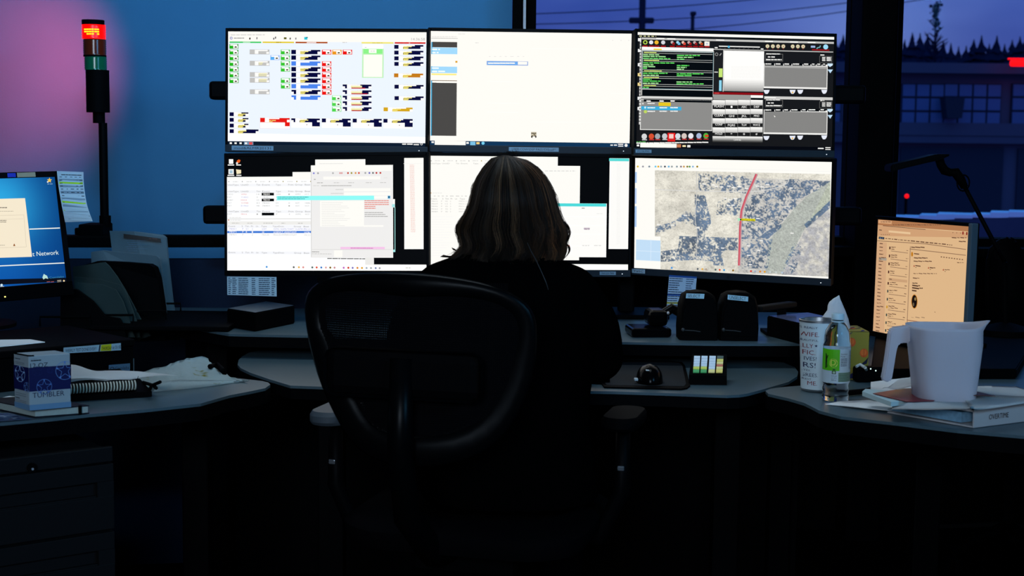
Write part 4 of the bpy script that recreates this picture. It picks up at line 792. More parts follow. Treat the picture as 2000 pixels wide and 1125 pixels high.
for k in range(9): c.words(740+k*24, 752+k*24, 380+k*3, 10, DK, 4)
c.words(490, 705, 532, 6, DK, 4, gap=1); c.words(485, 545, 574, 8, DK, 4, gap=.2)
for k, wd in enumerate((48, 72, 98, 42)): c.words(480-k, 480-k+wd, 620+k*23, 11, hx('#4a3024'), 4, gap=.15)
c.disc(500, 788, 29, hx('#c88028'), 5, 20, ry=66); c.disc(500, 788, 24, hx('#181010'), 6, 20, ry=60); c.disc(508, 765, 8, hx('#988050'), 7, 8, ry=16); c.disc(492, 815, 7, hx('#706048'), 7, 8, ry=18)
c.words(470, 600, 935, 8, hx('#a88868'), 4, gap=2); c.ln([(430, 958), (640, 990)], 6, hx('#8a5840'), 4); c.disc(443, 1008, 7, hx('#50807c'), 5, ry=20); c.words(455, 490, 1000, 7, DK, 4); c.p([(685, 878), (694, 886), (690, 892)], hx('#402818'), 5)
for x in (850, 885, 920, 945): c.disc(x, 160+(x-850)*.06, 4, DK, 4, 6)
c.r(936, 150, 948, 178, hx('#902820'), 4); c.r(972, 154, 982, 182, hx('#801810'), 4); c.words(840, 975, 206, 8, DK, 4, gap=.8); c.words(905, 968, 240, 8, DK, 4, gap=.2); c.words(890, 955, 432, 6, DK, 4)
mR = monitor('right desk monitor turned sideways with a warm orange tinted mail screen', MR, c, w_=.376, h_=.301, bz=.012, chin=.014, depth=.02, logo=False, led=None, chin_mat=BEZEL)
SIDE = mat('bluish_grey_rim', (.055, .09, .12), .45, .3)
bm = NB(); box(bm, (.0135, .02, .322), (.188+.0185, -.001, -.002), bev=.002); obj('side_rim', bm, SIDE, mR)
bm = NB(); tube(bm, [(0, .05, -.02), (0, .08, -.12), (0, .06, -.165)], .02, 10); obj('stand_neck', bm, BLACK, mR)
lb = MR @ Vector((0, .06, 0)); bm = NB(); box(bm, (.16, .2, .012), (lb.x, lb.y, .745+.006), MR.to_3x3(), bev=.004); tube(bm, [(lb.x, lb.y, .752), (lb.x, lb.y, .79)], .02, 10); obj('stand_base', bm, BLACK, mR, True)
# ================================================================== papers taped under the monitors
def sheet(name, label, cat, cv, fn, group=None, m=M_PRINT, loc=None, back=True):
    o = cv.build(name, fn, m); tag(o, label, cat, group); return o
c = Cv(size=(97, 38)); c.bgc(hx('#a9bfcb'))
for j in range(9):
    for x0, x1 in ((2, 9), (10, 19), (22, 42), (48, 56), (62, 84), (87, 95)): c.words(x0, x1-rnd.uniform(0, 3), 3.5+j*3.9, 1.7, hx('#33475a'), 2, gap=.3)
for j in range(10): c.r(0, 1.4+j*3.9, 97, 1.7+j*3.9, hx('#8096a8'), 1)
sheet('phone_list', 'small printed table taped under the bottom left monitor', 'note', c, quad3(ony(443.5, 540, 3.70), ony(540, 541, 3.70), ony(540.5, 579, 3.69), ony(444, 576, 3.69)))
c = Cv(size=(54, 72)); c.bgc(hx('#9fc0e0')); c.r(0, 0, 54, 3.5, hx('#1c50a0'), 1)
for j in range(16):
    y = 6+j*4.2; c.words(1, rnd.uniform(18, 29), y, 1.5, hx('#203050'), 2, gap=.3)
    if j < 11: c.words(34, rnd.uniform(44, 50), y, 1.4, hx('#2a4468'), 2, gap=.3)
c.r(0, 35, 54, 38.5, hx('#2458a8'), 1); c.r(0, 50.5, 30, 54, hx('#d8d010'), 1); c.r(0, 58, 54, 60, hx('#6090c8'), 1)
sheet('note_sheet', 'blue tinted contact sheet with a yellow line hanging under the bottom right monitor', 'note', c, quad3(ony(1307, 537, 3.70), ony(1361, 540.5, 3.66), ony(1355, 612, 3.66), ony(1301, 612, 3.70)))
c = Cv(size=(52, 98)); c.bgc(hx('#b4c8d4')); c.words(8, 48, 11, 2, hx('#202830'), 2, gap=.2); 
for x in (6, 17, 27, 36, 45): c.words(x-2, x+3, 16, 1.2, hx('#303840'), 2)
for j in range(12):
    y = 20+j*5.7; col = {1: '#a8d820', 7: '#a8d820', 9: '#a8d820'}.get(j, '#7e93a4' if j % 2 == 0 else '#b4c8d4'); c.r(2, y, 50, y+5, hx(col), 1)
    for x0, x1 in ((4, 9), (16, 18), (24, 31), (36, 40), (44, 50)): c.words(x0, x1, y+2.6, 1.2, hx('#28323c'), 2, gap=.2)
c.words(8, 24, 90, 1, hx('#405060'), 2); c.words(8, 30, 92, 1, hx('#405060'), 2); c.r(10, 94.5, 49, 96, hx('#c8c830'), 2)
Lp_ = bezfn([ony(111, 334, 3.455), ony(114, 362, 3.45), ony(120, 398, 3.43), ony(127, 434, 3.41)]); Rp_ = bezfn([ony(163, 336, 3.47), ony(164, 362, 3.46), ony(170, 400, 3.43), ony(181, 432, 3.36)])
# thicken tall strips by splitting them in v so that the sheet bends
def split_v(cv, n=14):
    out = []
    for pts, faces, col, lay in cv.it:
        vs = [p[1] for p in pts]
        if len(pts) == 4 and max(vs)-min(vs) > 1.5/n and abs(pts[0][1]-pts[1][1]) < 1e-6:
            v0, v1 = pts[0][1], pts[2][1]; k = max(1, int(round((v1-v0)*n)))
            for i in range(k):
                a, b = v0+(v1-v0)*i/k, v0+(v1-v0)*(i+1)/k; out.append(([(pts[0][0], a), (pts[1][0], a), (pts[1][0], b), (pts[0][0], b)], faces, col, lay))
        else: out.append((pts, faces, col, lay))
    cv.it = out
def split_u(cv, n=24):
    out = []
    for pts, faces, col, lay in cv.it:
        if len(pts) == 4 and abs(pts[0][1]-pts[1][1]) < 1e-6 and pts[1][0]-pts[0][0] > 1.2/n:
            u0, u1 = pts[0][0], pts[1][0]; k = max(1, int(round((u1-u0)*n)))
            for i in range(k):
                a, b = u0+(u1-u0)*i/k, u0+(u1-u0)*(i+1)/k; out.append(([(a, pts[0][1]), (b, pts[0][1]), (b, pts[2][1]), (a, pts[2][1])], faces, col, lay))
        else: out.append((pts, faces, col, lay))
    cv.it = out
split_v(c)
nrm = Vector((.25, -.95, .1)).normalized()
sheet('schedule_sheet', 'curling printed schedule with lime highlighted rows taped to the left monitor edge', 'note', c, lambda u, v, l: Lp_(v)*(1-u)+Rp_(v)*u+nrm*(.00015*l))
# ================================================================== signal tower
YT = 4.13
tw = thing('stack_light', 'black signal tower with a lit red lens over dark amber and green lenses', 'signal light', tuple(ony(202, 490, YT)))
def sx(px0, px1, py): a, b = ony(px0, py, YT), ony(px1, py, YT); return (a+b)/2, (b.x-a.x)/2
pxp, r_ = sx(159.5, 205.5, 90); ax = lambda py, off=0: ony(182.5+(py-60)*.058+off, py, YT)
def seg_(nm, y0, y1, w0, m, parent=tw, cap=True, off=0, ribs=0, smooth=True):
    a, b = ax(y0, off), ax(y1, off); k = (ony(1, y0, YT)-ony(0, y0, YT)).length; r0 = w0/2*k; bm = NB(); n = max(1, ribs*2)
    prof = [(0, 0)]+[(r0*(1-(.035 if (i % 2 and ribs) else 0)), (b.z-a.z)*i/n) for i in range(n+1)]+[(0, b.z-a.z)]
    lathe(bm, prof, tuple(a), 32, False, False); return obj(nm, bm, m, parent, True, smooth)
REDL = mat('lit_red_lens', (.4, .0, .0), .3, .4, emit=(1, .0015, .0005), es=1.8)
AMB = mat('unlit_amber_lens', (.10, .012, .004), .18, .5); GRL = mat('unlit_green_lens', (.004, .10, .045), .16, .6)
CORE = mat('led_core', (.5, .3, .0), .4, .2, emit=(1, .42, .01), es=2)
seg_('top_cap', 49, 39.5, 43, BLACK); seg_('red_lens', 76, 49, 45.5, REDL, ribs=5); seg_('amber_lens', 108, 77, 44, AMB, ribs=7); seg_('green_lens', 137, 111, 43, GRL, ribs=6)
seg_('spacer', 111.2, 107.8, 43.5, BLACK); seg_('body', 219.5, 137, 44.5, BLACK); seg_('collar', 240.5, 219, 23, BLACK, off=.5); seg_('pole', 425, 240, 16.5, BMETAL, off=.5); seg_('lower_collar', 443, 421, 22, BLACK, off=1)
k1 = (ony(1, 90, YT)-ony(0, 90, YT)).length
for i, (dx, dy) in enumerate([(q, r2) for q in (-10, -5, 0, 5, 10, 14) for r2 in (59, 63.5, 68)]):
    if abs(dx) == 10 and dy == 68: continue
    p = ax(dy, dx); bm = NB(); zz = math.sqrt(max(0, (22.9*k1)**2-(dx*k1)**2)); box(bm, (4.3*k1, .003, 2.7*k1), (p.x, YT-zz-.0004, p.z), math.atan2(dx*k1, -zz)*0, bev=.0007, seg=1); obj('led', bm, CORE, tw, True)
bx_ = lambda y: ax(y, 0)
bm = NB(); a, b = ony(164, 443, YT), ony(211, 490, YT); box(bm, (b.x-a.x, .11, a.z-zc), ((a.x+b.x)/2, YT, (a.z+zc)/2+.01), bev=.004); a2, b2 = ony(158, 452, YT), ony(165, 470, YT)
box(bm, (a.x-a2.x+.02, .06, .05), ((a.x+a2.x)/2, YT, (a2.z+b2.z)/2), bev=.004); obj('mounting_box', bm, BLACK, tw, True)
pl_ = bpy.data.lights.new('red_beacon_glow', 'SPOT'); pl_.energy = 78; pl_.color = (1, .03, .05); pl_.shadow_soft_size = .03; pl_.spot_size = math.radians(84); pl_.spot_blend = 1
po = bpy.data.objects.new('red_beacon_glow', pl_); COL.objects.link(po); p = ax(70, -4); po.location = (p.x-.05, YT-.0, p.z); po.rotation_euler = (Vector((p.x-.38, WY, p.z-.07))-Vector(po.location)).to_track_quat('-Z', 'Y').to_euler()
# ================================================================== left wing: riser, rack, folders
A_, B_ = onz(-230, 795, ZK), onz(265, 738, ZK); d = B_-A_; ar = math.atan2(d.y, d.x); nr = Vector((-math.sin(ar), math.cos(ar), 0)); mid = (A_+B_)/2; RH = .088
rs = thing('desk_riser', 'low black riser box with a weekly test label along its front edge', 'riser', (mid.x, mid.y, ZK))
Rz = Matrix.Rotation(ar, 3, 'Z'); bm = NB(); cc_ = mid+nr*.16
box(bm, (d.length, .32, .016), (cc_.x, cc_.y, ZK+RH-.008), Rz, bev=.003); obj('top_shelf', bm, BLACK, rs, True)
bm = NB(); c2 = mid+nr*.02; box(bm, (d.length, .02, RH-.016), (c2.x, c2.y, ZK+(RH-.016)/2), Rz); obj('front_panel', bm, BLACK, rs, True)
for s in (-1, 1):
    e = mid+Vector((math.cos(ar), math.sin(ar), 0))*s*(d.length/2-.01)+nr*.17; bm = NB(); box(bm, (.016, .28, RH-.017), (e.x, e.y, ZK+(RH-.017)/2+.0005), Rz); obj('side_panel', bm, BLACK, rs, True)
def onplane(x, y, P0, n):
    dd = cpx((x, y)); E = Vector(EYE.tolist()); return E+dd*((P0-E).dot(n)/dd.dot(n))
FP = A_-nr*.0035; op = lambda x, y, o=0: onplane(x, y, FP-nr*o, nr)
c = Cv([(124, 679), (236, 670), (236.5, 684), (124, 690.5)]); c.bgc(hx('#8fa9b6')); c.t('WEEKLY TEST DONE EVERY', 127, 688, 5.8, hx('#0c1216'), 2, w=60); c.p([(188, 674), (190.5, 674), (188.5, 686.5), (186, 686.5)], hx('#080a0c'), 2)
c.p([(192, 674), (214, 672), (213, 685), (190, 686)], hx('#b0b010'), 1); c.t('THURSDAY', 193, 684, 5.4, hx('#1c1c08'), 3, w=20); c.t('at 01:00', 216, 682, 5.6, hx('#0c1216'), 3, w=18)
c.build('test_label', quad3(op(124, 679, .002), op(236, 670, .002), op(236.5, 684, .002), op(124, 690.5, .002)), M_LABEL, rs, True)
c = Cv(size=(42, 18)); c.bgc(hx('#44627a')); c.t('Comlabs', 12, 12.5, 7, hx('#16222e'), 2, w=28); c.ring(6.5, 9, 4, 1.4, hx('#16222e'), 2)
c.build('maker_label', quad3(op(212.5, 713, .002), op(254, 709.5, .002), op(254, 725.5, .002), op(212, 727.5, .002)), M_LABEL, rs, True)
ZT = ZK+RH
# flat sheet on the riser
bm = NB(); pts = [onz(-60, 683, ZT+.001), onz(-20, 665, ZT+.001), onz(60, 664, ZT+.001), onz(88, 669, ZT+.001), onz(20, 676, ZT+.001)]; slab3(bm, pts, (0, 0, .0015)); tag(obj('loose_sheet', bm, PAPER), 'thin white sheet lying on the black riser under the left monitor', 'paper')
bm = NB(); slab3(bm, [onz(-30, 788, ZK+.001), onz(-20, 784, ZK+.001), onz(19, 775, ZK+.001), onz(32, 777, ZK+.001), onz(28, 786, ZK+.001)], (0, 0, .002)); tag(obj('loose_sheet', bm, PAPER), 'white sheet on the left desk just behind the tumbler box', 'paper')
# wire rack and its folders
def leafs(nm, lab, cat, outl, Y, th, m, grp=None, fold=0):
    """upright sheet: outline points (photo) on an upright plane turned slightly, real thickness"""
    pts = []
    for q in outl:
        x, y = q[:2]; Yq = Y+(q[2] if len(q) > 2 else 0); pts.append(ony(x, y, Yq))
    bm = NB(); slab3(bm, pts, (.35*th, .93*th, 0)); r = tag(obj(nm, bm, m), lab, cat, grp); return r
rk = thing('file_rack', 'black desktop file rack holding folders beside the left monitor', 'file rack', tuple(ony(250, 662, 3.6)))
bm = NB(); a = ony(120, 664, 3.55); b = ony(352, 664, 3.72); z0 = a.z
box(bm, (.40, .34, .012), (-.90, 3.66, ZR+.008), bev=.003); obj('base', bm, BLACK, rk, True)
for i, (px, Y) in enumerate(((150, 3.48), (235, 3.53), (300, 3.62), (330, 3.8))):
    p = ony(px, 650, Y); bm = NB(); tube(bm, [(p.x-.09, Y, ZR+.012), (p.x-.09, Y, ZR+.035), (p.x+.03, Y+.01, ZR+.035), (p.x+.03, Y+.01, ZR+.012)], .003, 6); obj('wire_divider', bm, BMETAL, rk, True)
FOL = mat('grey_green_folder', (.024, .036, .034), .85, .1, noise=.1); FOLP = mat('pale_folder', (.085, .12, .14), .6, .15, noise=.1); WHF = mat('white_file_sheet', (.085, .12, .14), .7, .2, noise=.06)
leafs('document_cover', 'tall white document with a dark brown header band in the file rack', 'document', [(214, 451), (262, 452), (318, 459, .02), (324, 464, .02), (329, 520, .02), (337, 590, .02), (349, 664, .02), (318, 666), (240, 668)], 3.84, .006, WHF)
hd = bpy.data.objects['document_cover']
c = Cv([(241, 456.5), (314, 465.5), (316, 500), (243, 496)]); c.p([(241, 456.5), (314, 466), (314.5, 473.5), (241.5, 465)], hx('#120a0a'), 1); c.words(293, 308, 466.5, 2, hx('#503028'), 2); 
for k in range(6): c.words(246+k % 3*3, 290-k % 2*20, 470+k*4, 1, hx('#50697c'), 1)
o_ = c.build('header_band', quad3(ony(241, 456.5, 3.832), ony(314, 465.5, 3.845), ony(316, 500, 3.845), ony(243, 496, 3.832)), M_LABEL, hd, True)
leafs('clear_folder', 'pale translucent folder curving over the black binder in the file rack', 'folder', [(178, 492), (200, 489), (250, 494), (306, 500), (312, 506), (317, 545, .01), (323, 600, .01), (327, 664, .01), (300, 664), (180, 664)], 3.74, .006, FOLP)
leafs('ring_binder', 'black binder standing between the pale folder and the grey green folders', 'binder', [(150, 522), (190, 510), (240, 512), (290, 516), (300, 522), (308, 545, .01), (316, 600, .01), (322, 664, .01), (150, 666)], 3.68, .02, BLACK)
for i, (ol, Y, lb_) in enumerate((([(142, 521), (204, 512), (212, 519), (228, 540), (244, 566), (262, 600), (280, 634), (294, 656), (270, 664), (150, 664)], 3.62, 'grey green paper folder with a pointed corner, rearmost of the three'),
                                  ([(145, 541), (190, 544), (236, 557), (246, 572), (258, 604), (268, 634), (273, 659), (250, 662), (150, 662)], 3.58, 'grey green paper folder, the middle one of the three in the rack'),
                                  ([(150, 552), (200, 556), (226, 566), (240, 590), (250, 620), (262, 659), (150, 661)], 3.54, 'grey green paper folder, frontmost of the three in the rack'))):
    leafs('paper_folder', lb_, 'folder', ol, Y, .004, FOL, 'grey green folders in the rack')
bm = NB(); q = [(x, y) for x, y in ((118, 560), (150, 566), (180, 588), (205, 618), (232, 622), (242, 640), (248, 664), (118, 668))]; slab3(bm, [ony(x, y, 3.5) for x, y in q], (0, .012, 0)); tag(obj('desk_organizer', bm, BLACK), 'dark upright divider in front of the grey green folders', 'organizer')
# ================================================================== tumbler box on a black book
BO = [onz(58, 802, ZK+.0185), onz(139, 795, ZK+.0185), onz(29, 794.5, ZK+.0185)]; ex = BO[1]-BO[0]; ey = BO[2]-BO[0]
zt = onplane(57, 695.5, BO[0], Vector((0, 1, 0))).z; HB = zt-BO[0].z
CARD = mat('box_card', (.27, .34, .38), .55, .3)
tb = thing('tumbler_box', 'white and navy cardboard box with star emblems reading 12 OZ TUMBLER', 'box', tuple(BO[0]))
ed = Vector((-ex.y, ex.x, 0)).normalized()*ey.length; sk_ = ey
bm = NB(); bot = [BO[0], BO[1], BO[1]+sk_, BO[0]+sk_]; ins = .0008
ringed(bm, [[p+Vector((0, 0, 0)) for p in bot], [p+Vector((0, 0, HB)) for p in bot]]); bmesh.ops.bevel(bm, geom=list(bm.edges), offset=.0012, segments=1, affect='EDGES'); obj('carton', bm, CARD, tb, True)
bm = NB(); P0 = BO[0]+Vector((0, 0, HB)); tube(bm, [P0+ey*1.0, P0+Vector((0, 0, .0006)), P0+ex*.13], .0016, 5); obj('lid_edge', bm, BLACK, tb, True)
NV = hx('#0a0e48'); LB = hx('#bfe0f0')
def star(c, x, y, r, col, kx=1, t=.9, lay=4):
    c.ring(x, y, r*kx, t*kx, col, lay, 28, ry=r)
    pts = [(x+kx*rr*math.cos(a), y+rr*math.sin(a)) for k in range(11) for rr, a in [((r*.86 if k % 2 == 0 else r*.36), math.radians(-90+36*k))]]
    c.ln(pts, t*.9, col, lay+1)
    for k in range(0, 10, 2): c.disc(pts[k][0], pts[k][1], r*.09*1.2, col, lay+2, 8)
c = Cv(size=(81, 107)); c.r(0, 23, 81, 70, NV, 1); c.r(0, 96, 81, 107, hx('#5f86a8'), 1)
c.words(4, 24, 9.5, 2, hx('#18202c'), 2, gap=.2); c.words(4, 16, 6.5, .6, hx('#405060'), 2); c.t('12 OZ', 3, 23.5, 9, hx('#1a2238'), 3, w=34); c.t('TUMBLER', 6, 82.5, 10, hx('#1c2440'), 3, w=62)
star(c, 70, 33, 18.5, hx('#5f83c0')); star(c, 29, 62, 15, hx('#4f70b0')); star(c, 16, 31, 9.5, hx('#101a50')); star(c, 41, 31, 6, hx('#141e58'))
f_ = quad3(BO[0]+Vector((0, 0, HB)), BO[1]+Vector((0, 0, HB)), BO[1], BO[0]); c.build('front_print', lambda u, v, l: f_(u, v, l+3), M_LABEL, tb, True)
c = Cv(size=(30, 107)); c.r(0, 23, 30, 70, NV, 1); c.r(0, 96, 30, 107, hx('#5f86a8'), 1); star(c, 13, 38, 16, hx('#8fb4e0'), .62); star(c, 26, 62, 10, hx('#5f83c0'), .6)
for y in (9, 16, 19): c.words(3, 22 if y > 9 else 14, y, 1.4 if y == 9 else .6, hx('#18202c'), 2, gap=.2)
for y in (77, 81, 87, 91, 94): c.words(3, 24 if y != 87 else 12, y, 1.6 if y == 87 else .6, hx('#18202c'), 2, gap=.3)
f2_ = quad3(BO[2]+Vector((0, 0, HB)), BO[0]+Vector((0, 0, HB)), BO[0], BO[2]); c.build('side_print', lambda u, v, l: f2_(u, v, l+3), M_LABEL, tb, True)
# book
K0 = onz(69, 816, ZK+.001); K1 = onz(174.5, 808, ZK+.001); K2 = onz(-30, 795, ZK+.001)
bk = thing('notebook', 'black hardback notebook with cream page edges under the tumbler box', 'notebook', tuple(K0)); kd = (K2-K0); kx = K1-K0
def plate(z0, z1, i=0.0): 
    b = NB(); q = [K0+kx*i*.3+kd*i*.3, K1-kx*i+kd*i*.3, K1-kx*i+kd*(1-i), K0+kx*i*.3+kd*(1-i)]; ringed(b, [[Vector((p.x, p.y, z0)) for p in q], [Vector((p.x, p.y, z1)) for p in q]]); return b
COVB = mat('navy_black_cover', (.006, .007, .014), .6, .15); PAGE = mat('cream_pages', (.30, .36, .34), .8, .1, noise=.1, nscale=300)
obj('cover', plate(ZK+.0155, ZK+.0175), COVB, bk, True); obj('cover', plate(ZK+.001, ZK+.003), COVB, bk, True); obj('page_block', plate(ZK+.0032, ZK+.0153, .02), PAGE, bk, True)
bm = NB(); q = K0+kx*.83; box(bm, (.006, .003, .0185), (q.x, q.y-.001, ZK+.0095), math.atan2(kx.y, kx.x)); obj('elastic_band', bm, BLACK, bk, True)
c = Cv(size=(50, 20)); c.bgc(hx('#607494'))
for k in range(40): x, y = rnd.uniform(0, 44), rnd.uniform(0, 16); c.r(x, y, x+rnd.uniform(2, 7), y+rnd.uniform(1, 3), hx(rnd.choice(['#a0a8c0', '#384a78', '#806078', '#c0c8d8', '#28406a'])), 1+k % 3)
sheet('magazine', 'glossy purple grey magazine page at the left edge of the left desk', 'magazine', c, quad3(onz(-60, 812, ZK+.002), onz(16, 806, ZK+.002), onz(66, 818.5, ZK+.002), onz(-50, 826, ZK+.002), Vector((0, 0, 1))))
# notebooks with spiral binding
def nb_box(px0, py0, px1, py1, depth, z0, z1, m, nm, par, inset=0):
    a, b = onz(px0, py0, z0), onz(px1, py1, z0); u = (b-a); u.z = 0; n = Vector((-u.y, u.x, 0)).normalized()*depth; s = NB(); un = u.normalized()*inset
    q = [a+un, b-un, b+n-un, a+n+un]; ringed(s, [[Vector((p.x, p.y, z0)) for p in q], [Vector((p.x, p.y, z1)) for p in q]]); bmesh.ops.bevel(s, geom=list(s.edges), offset=.001, segments=1, affect='EDGES'); obj(nm, s, m, par, True); return a, b, n
bn = thing('binder', 'flat black binder under the spiral notebook beside the tumbler box', 'binder', tuple(onz(200, 775, ZK)))
nb_box(100, 786, 297, 775, .19, ZK+.001, ZK+.013, BLACK, 'cover', bn)
sn = thing('spiral_notebook', 'thick notebook with white plastic coil binding facing the camera', 'notebook', tuple(onz(200, 765, ZK+.015)))
a, b, n = nb_box(110, 772.5, 266, 762.5, .17, ZK+.015, ZK+.036, BLACK, 'cover', sn)
COIL = mat('white_coil', (.5, .5, .42), .4, .4)
u = b-a; u.z = 0; fr = -n.normalized()
for k in range(26):
    p = a+u*(k+.5)/26+fr*.001; bm = NB(); tube(bm, [p+fr*(.009*math.sin(t_*PI/8))+Vector((0, 0, .003+.0175*(1-math.cos(t_*PI/8))/2)) for t_ in range(9)], .0017, 6); obj('coil', bm, COIL, sn, True)
bm = NB(); tube(bm, [b+Vector((0, 0, .003))-u.normalized()*.01+fr*.006, b+fr*.008+Vector((0, 0, .022)), b+fr*.004+u.normalized()*.004+Vector((0, 0, .03))], .0006, 5); obj('loose_wire', bm, BMETAL, sn, True)
# stack of papers on the notebook: curling sheets
for i, (ol, up, lb_, col) in enumerate(((([(139, 746), (300, 739)], [(139, 729), (300, 735)]), .003, 'lowest of the two white sheets curling over the spiral notebook', 0), (([(139, 742), (352, 734.5)], [(139, 725), (240, 730)]), .006, 'topmost white sheet curling over the spiral notebook', 1))):
    z = ZK+.037+.004*i; F0, F1 = onz(*ol[0][0], z), onz(*ol[0][1], z); G0, G1 = onz(*ol[1][0], z), onz(*ol[1][1], z); bm = NB()
    rows = [[(F0.lerp(F1, q/12)).lerp(G0.lerp(G1, q/12), r/4)+Vector((0, 0, .004*math.sin(r/4*PI)+.003*math.sin(q*.7+i)+.012*i*(1-q/12)*(r/4))) for q in range(13)] for r in range(5)]
    ringed(bm, rows, False, False, False); bmesh.ops.solidify(bm, geom=bm.faces[:], thickness=.0012); tag(obj('loose_sheet', bm, PAPER, smooth=True), lb_, 'paper', 'sheets on the spiral notebook')
# food wrapper
WRAP = bpy.data.materials.new('greased_wrapper'); WRAP.use_nodes = True; t = WRAP.node_tree; b_ = t.nodes['Principled BSDF']
tcn = t.nodes.new('ShaderNodeTexCoord'); n1 = t.nodes.new('ShaderNodeTexNoise'); n1.inputs['Scale'].default_value = 26; t.links.new(tcn.outputs['Object'], n1.inputs[0]); cr = t.nodes.new('ShaderNodeValToRGB')
cr.color_ramp.elements[0].position = .66; cr.color_ramp.elements[0].color = (.70, .80, .80, 1); cr.color_ramp.elements[1].position = .74; cr.color_ramp.elements[1].color = (.38, .36, .05, 1)
t.links.new(n1.outputs[0], cr.inputs[0]); t.links.new(cr.outputs[0], b_.inputs['Base Color']); b_.inputs['Roughness'].default_value = .7
trw = t.nodes.new('ShaderNodeBsdfTranslucent'); t.links.new(cr.outputs[0], trw.inputs[0]); msw = t.nodes.new('ShaderNodeMixShader'); msw.inputs[0].default_value = .45; t.links.new(b_.outputs[0], msw.inputs[1]); t.links.new(trw.outputs[0], msw.inputs[2]); t.links.new(msw.outputs[0], t.nodes['Material Output'].inputs[0])
n2 = t.nodes.new('ShaderNodeTexNoise'); n2.inputs['Scale'].default_value = 45; t.links.new(tcn.outputs['Object'], n2.inputs[0]); bp_ = t.nodes.new('ShaderNodeBump'); bp_.inputs['Strength'].default_value = .5; bp_.inputs['Distance'].default_value = .006; t.links.new(n2.outputs[0], bp_.inputs['Height']); t.links.new(bp_.outputs[0], b_.inputs['Normal'])
wr = thing('sandwich_wrapper', 'crumpled white food wrapper with yellow grease spots at the end of the left desk', 'wrapper', tuple(onz(380, 752, ZK)))
low = [(246, 758), (270, 758), (300, 757), (330, 755), (360, 752), (400, 749), (440, 747), (470, 745), (486, 743)]
topc = [(240, 737), (268, 728), (300, 720), (330, 711), (352, 704), (372, 699), (402, 696), (411, 712), (424, 728)]; 
bm = NB(); fl = bezfn([onz(x, y, ZK+.004) for x, y in low]); 
tops = []
for (x, y), (lx, ly) in zip(topc, low):
    g = onz(lx, ly, ZK+.004); tops.append(ony(x, y, g.y+.13))
ft = bezfn(tops); rows = []
R_ = random.Random(3)
for r in range(9):
    f = r/8; row = []
    for q in range(29):
        t_ = q/28; p = fl(t_).lerp(ft(t_), f); p += Vector((R_.uniform(-.0015, .0015), R_.uniform(-.004, .004)-.012*math.sin(f*PI)+.006*math.sin(t_*17+f*5), R_.uniform(-.002, .002)))
        row.append(p)
    rows.append(row)
ringed(bm, rows, False, False, False); bmesh.ops.solidify(bm, geom=bm.faces[:], thickness=.0008); obj('back_flap', bm, WRAP, wr, True, 2)
front = [(299, 765.5), (340, 762), (380, 758), (420, 753), (455, 748), (486, 743)]; frt = [(313, 746), (345, 742), (380, 742), (420, 742.5), (455, 743), (487, 741.5)]
bm = NB(); f1 = bezfn([onz(x, y, ZK+.001) for x, y in front]); f2 = bezfn([onz(x, y, ZK+.001)*0+ony(x, y, onz(a_, b2, ZK).y+.004) for (x, y), (a_, b2) in zip(frt, front)]); rows = []
for r in range(5):
    f = r/4; rows.append([f1(q/20).lerp(f2(q/20), f)+Vector((0, -.006*math.sin(f*PI)+R_.uniform(-.001, .001), 0)) for q in range(21)])
ringed(bm, rows, False, False, False); bmesh.ops.solidify(bm, geom=bm.faces[:], thickness=.0008); obj('front_flap', bm, WRAP, wr, True, 2)
bm = NB(); tube(bm, [onz(280, 747, ZK+.012), onz(300, 753, ZK+.03), onz(305, 758, ZK+.012)], .004, 6); tube(bm, [onz(313, 746, ZK+.035), onz(296, 753, ZK+.02), onz(292, 763, ZK+.01)], .0035, 6); tag(obj('elastic_strap', bm, BLACK), 'black crossed strap between the coil notebook and the wrapper', 'strap')
bm = NB(); tube(bm, [onz(410, 716, ZK+.03), onz(424, 712, ZK+.03), onz(434, 722, ZK+.025), onz(438, 734, ZK+.006), onz(430, 740, ZK+.006), onz(400, 730, ZK+.006)], .006, 8); tag(obj('headset_cable', bm, BLACK), 'thick black cable loop behind the food wrapper', 'cable')
# ================================================================== rear worktop things
def wedge(nm, label, cat, top4, zt_, z0, m, topm=None):
    r = thing(nm, label, cat, tuple(onz(*top4[0], z0)))
    T = [onz(x, y, zt_) for x, y in top4]; bm = NB(); ringed(bm, [[Vector((p.x, p.y, z0)) for p in T], T]); bmesh.ops.recalc_face_normals(bm, faces=bm.faces); bmesh.ops.bevel(bm, geom=list(bm.edges), offset=.0025, segments=2, affect='EDGES'); obj('case', bm, m, r, True); return r, T
MATB = mat('satin_black_top', (.045, .055, .07), .35, .5)
r, T = wedge('flat_black_box', 'flat black equipment box below the printed table on the rear worktop', 'equipment box', [(443, 603), (498, 611.5), (576, 597), (520, 589)], ZR+.047, ZR+.0005, BLACK)
bm = NB(); slab3(bm, [T[0].lerp(T[2], .02)+Vector((0, 0, .0002)), T[1].lerp(T[3], .02)+Vector((0, 0, .0002)), T[2].lerp(T[0], .02)+Vector((0, 0, .0002)), T[3].lerp(T[1], .02)+Vector((0, 0, .0002))], (0, 0, .001)); obj('top_plate', bm, MATB, r, True)
bm = NB(); p = onz(503, 615, ZR+.04); box(bm, (.008, .003, .005), (p.x, p.y-.004, p.z)); obj('badge', bm, STRIP, r, True)
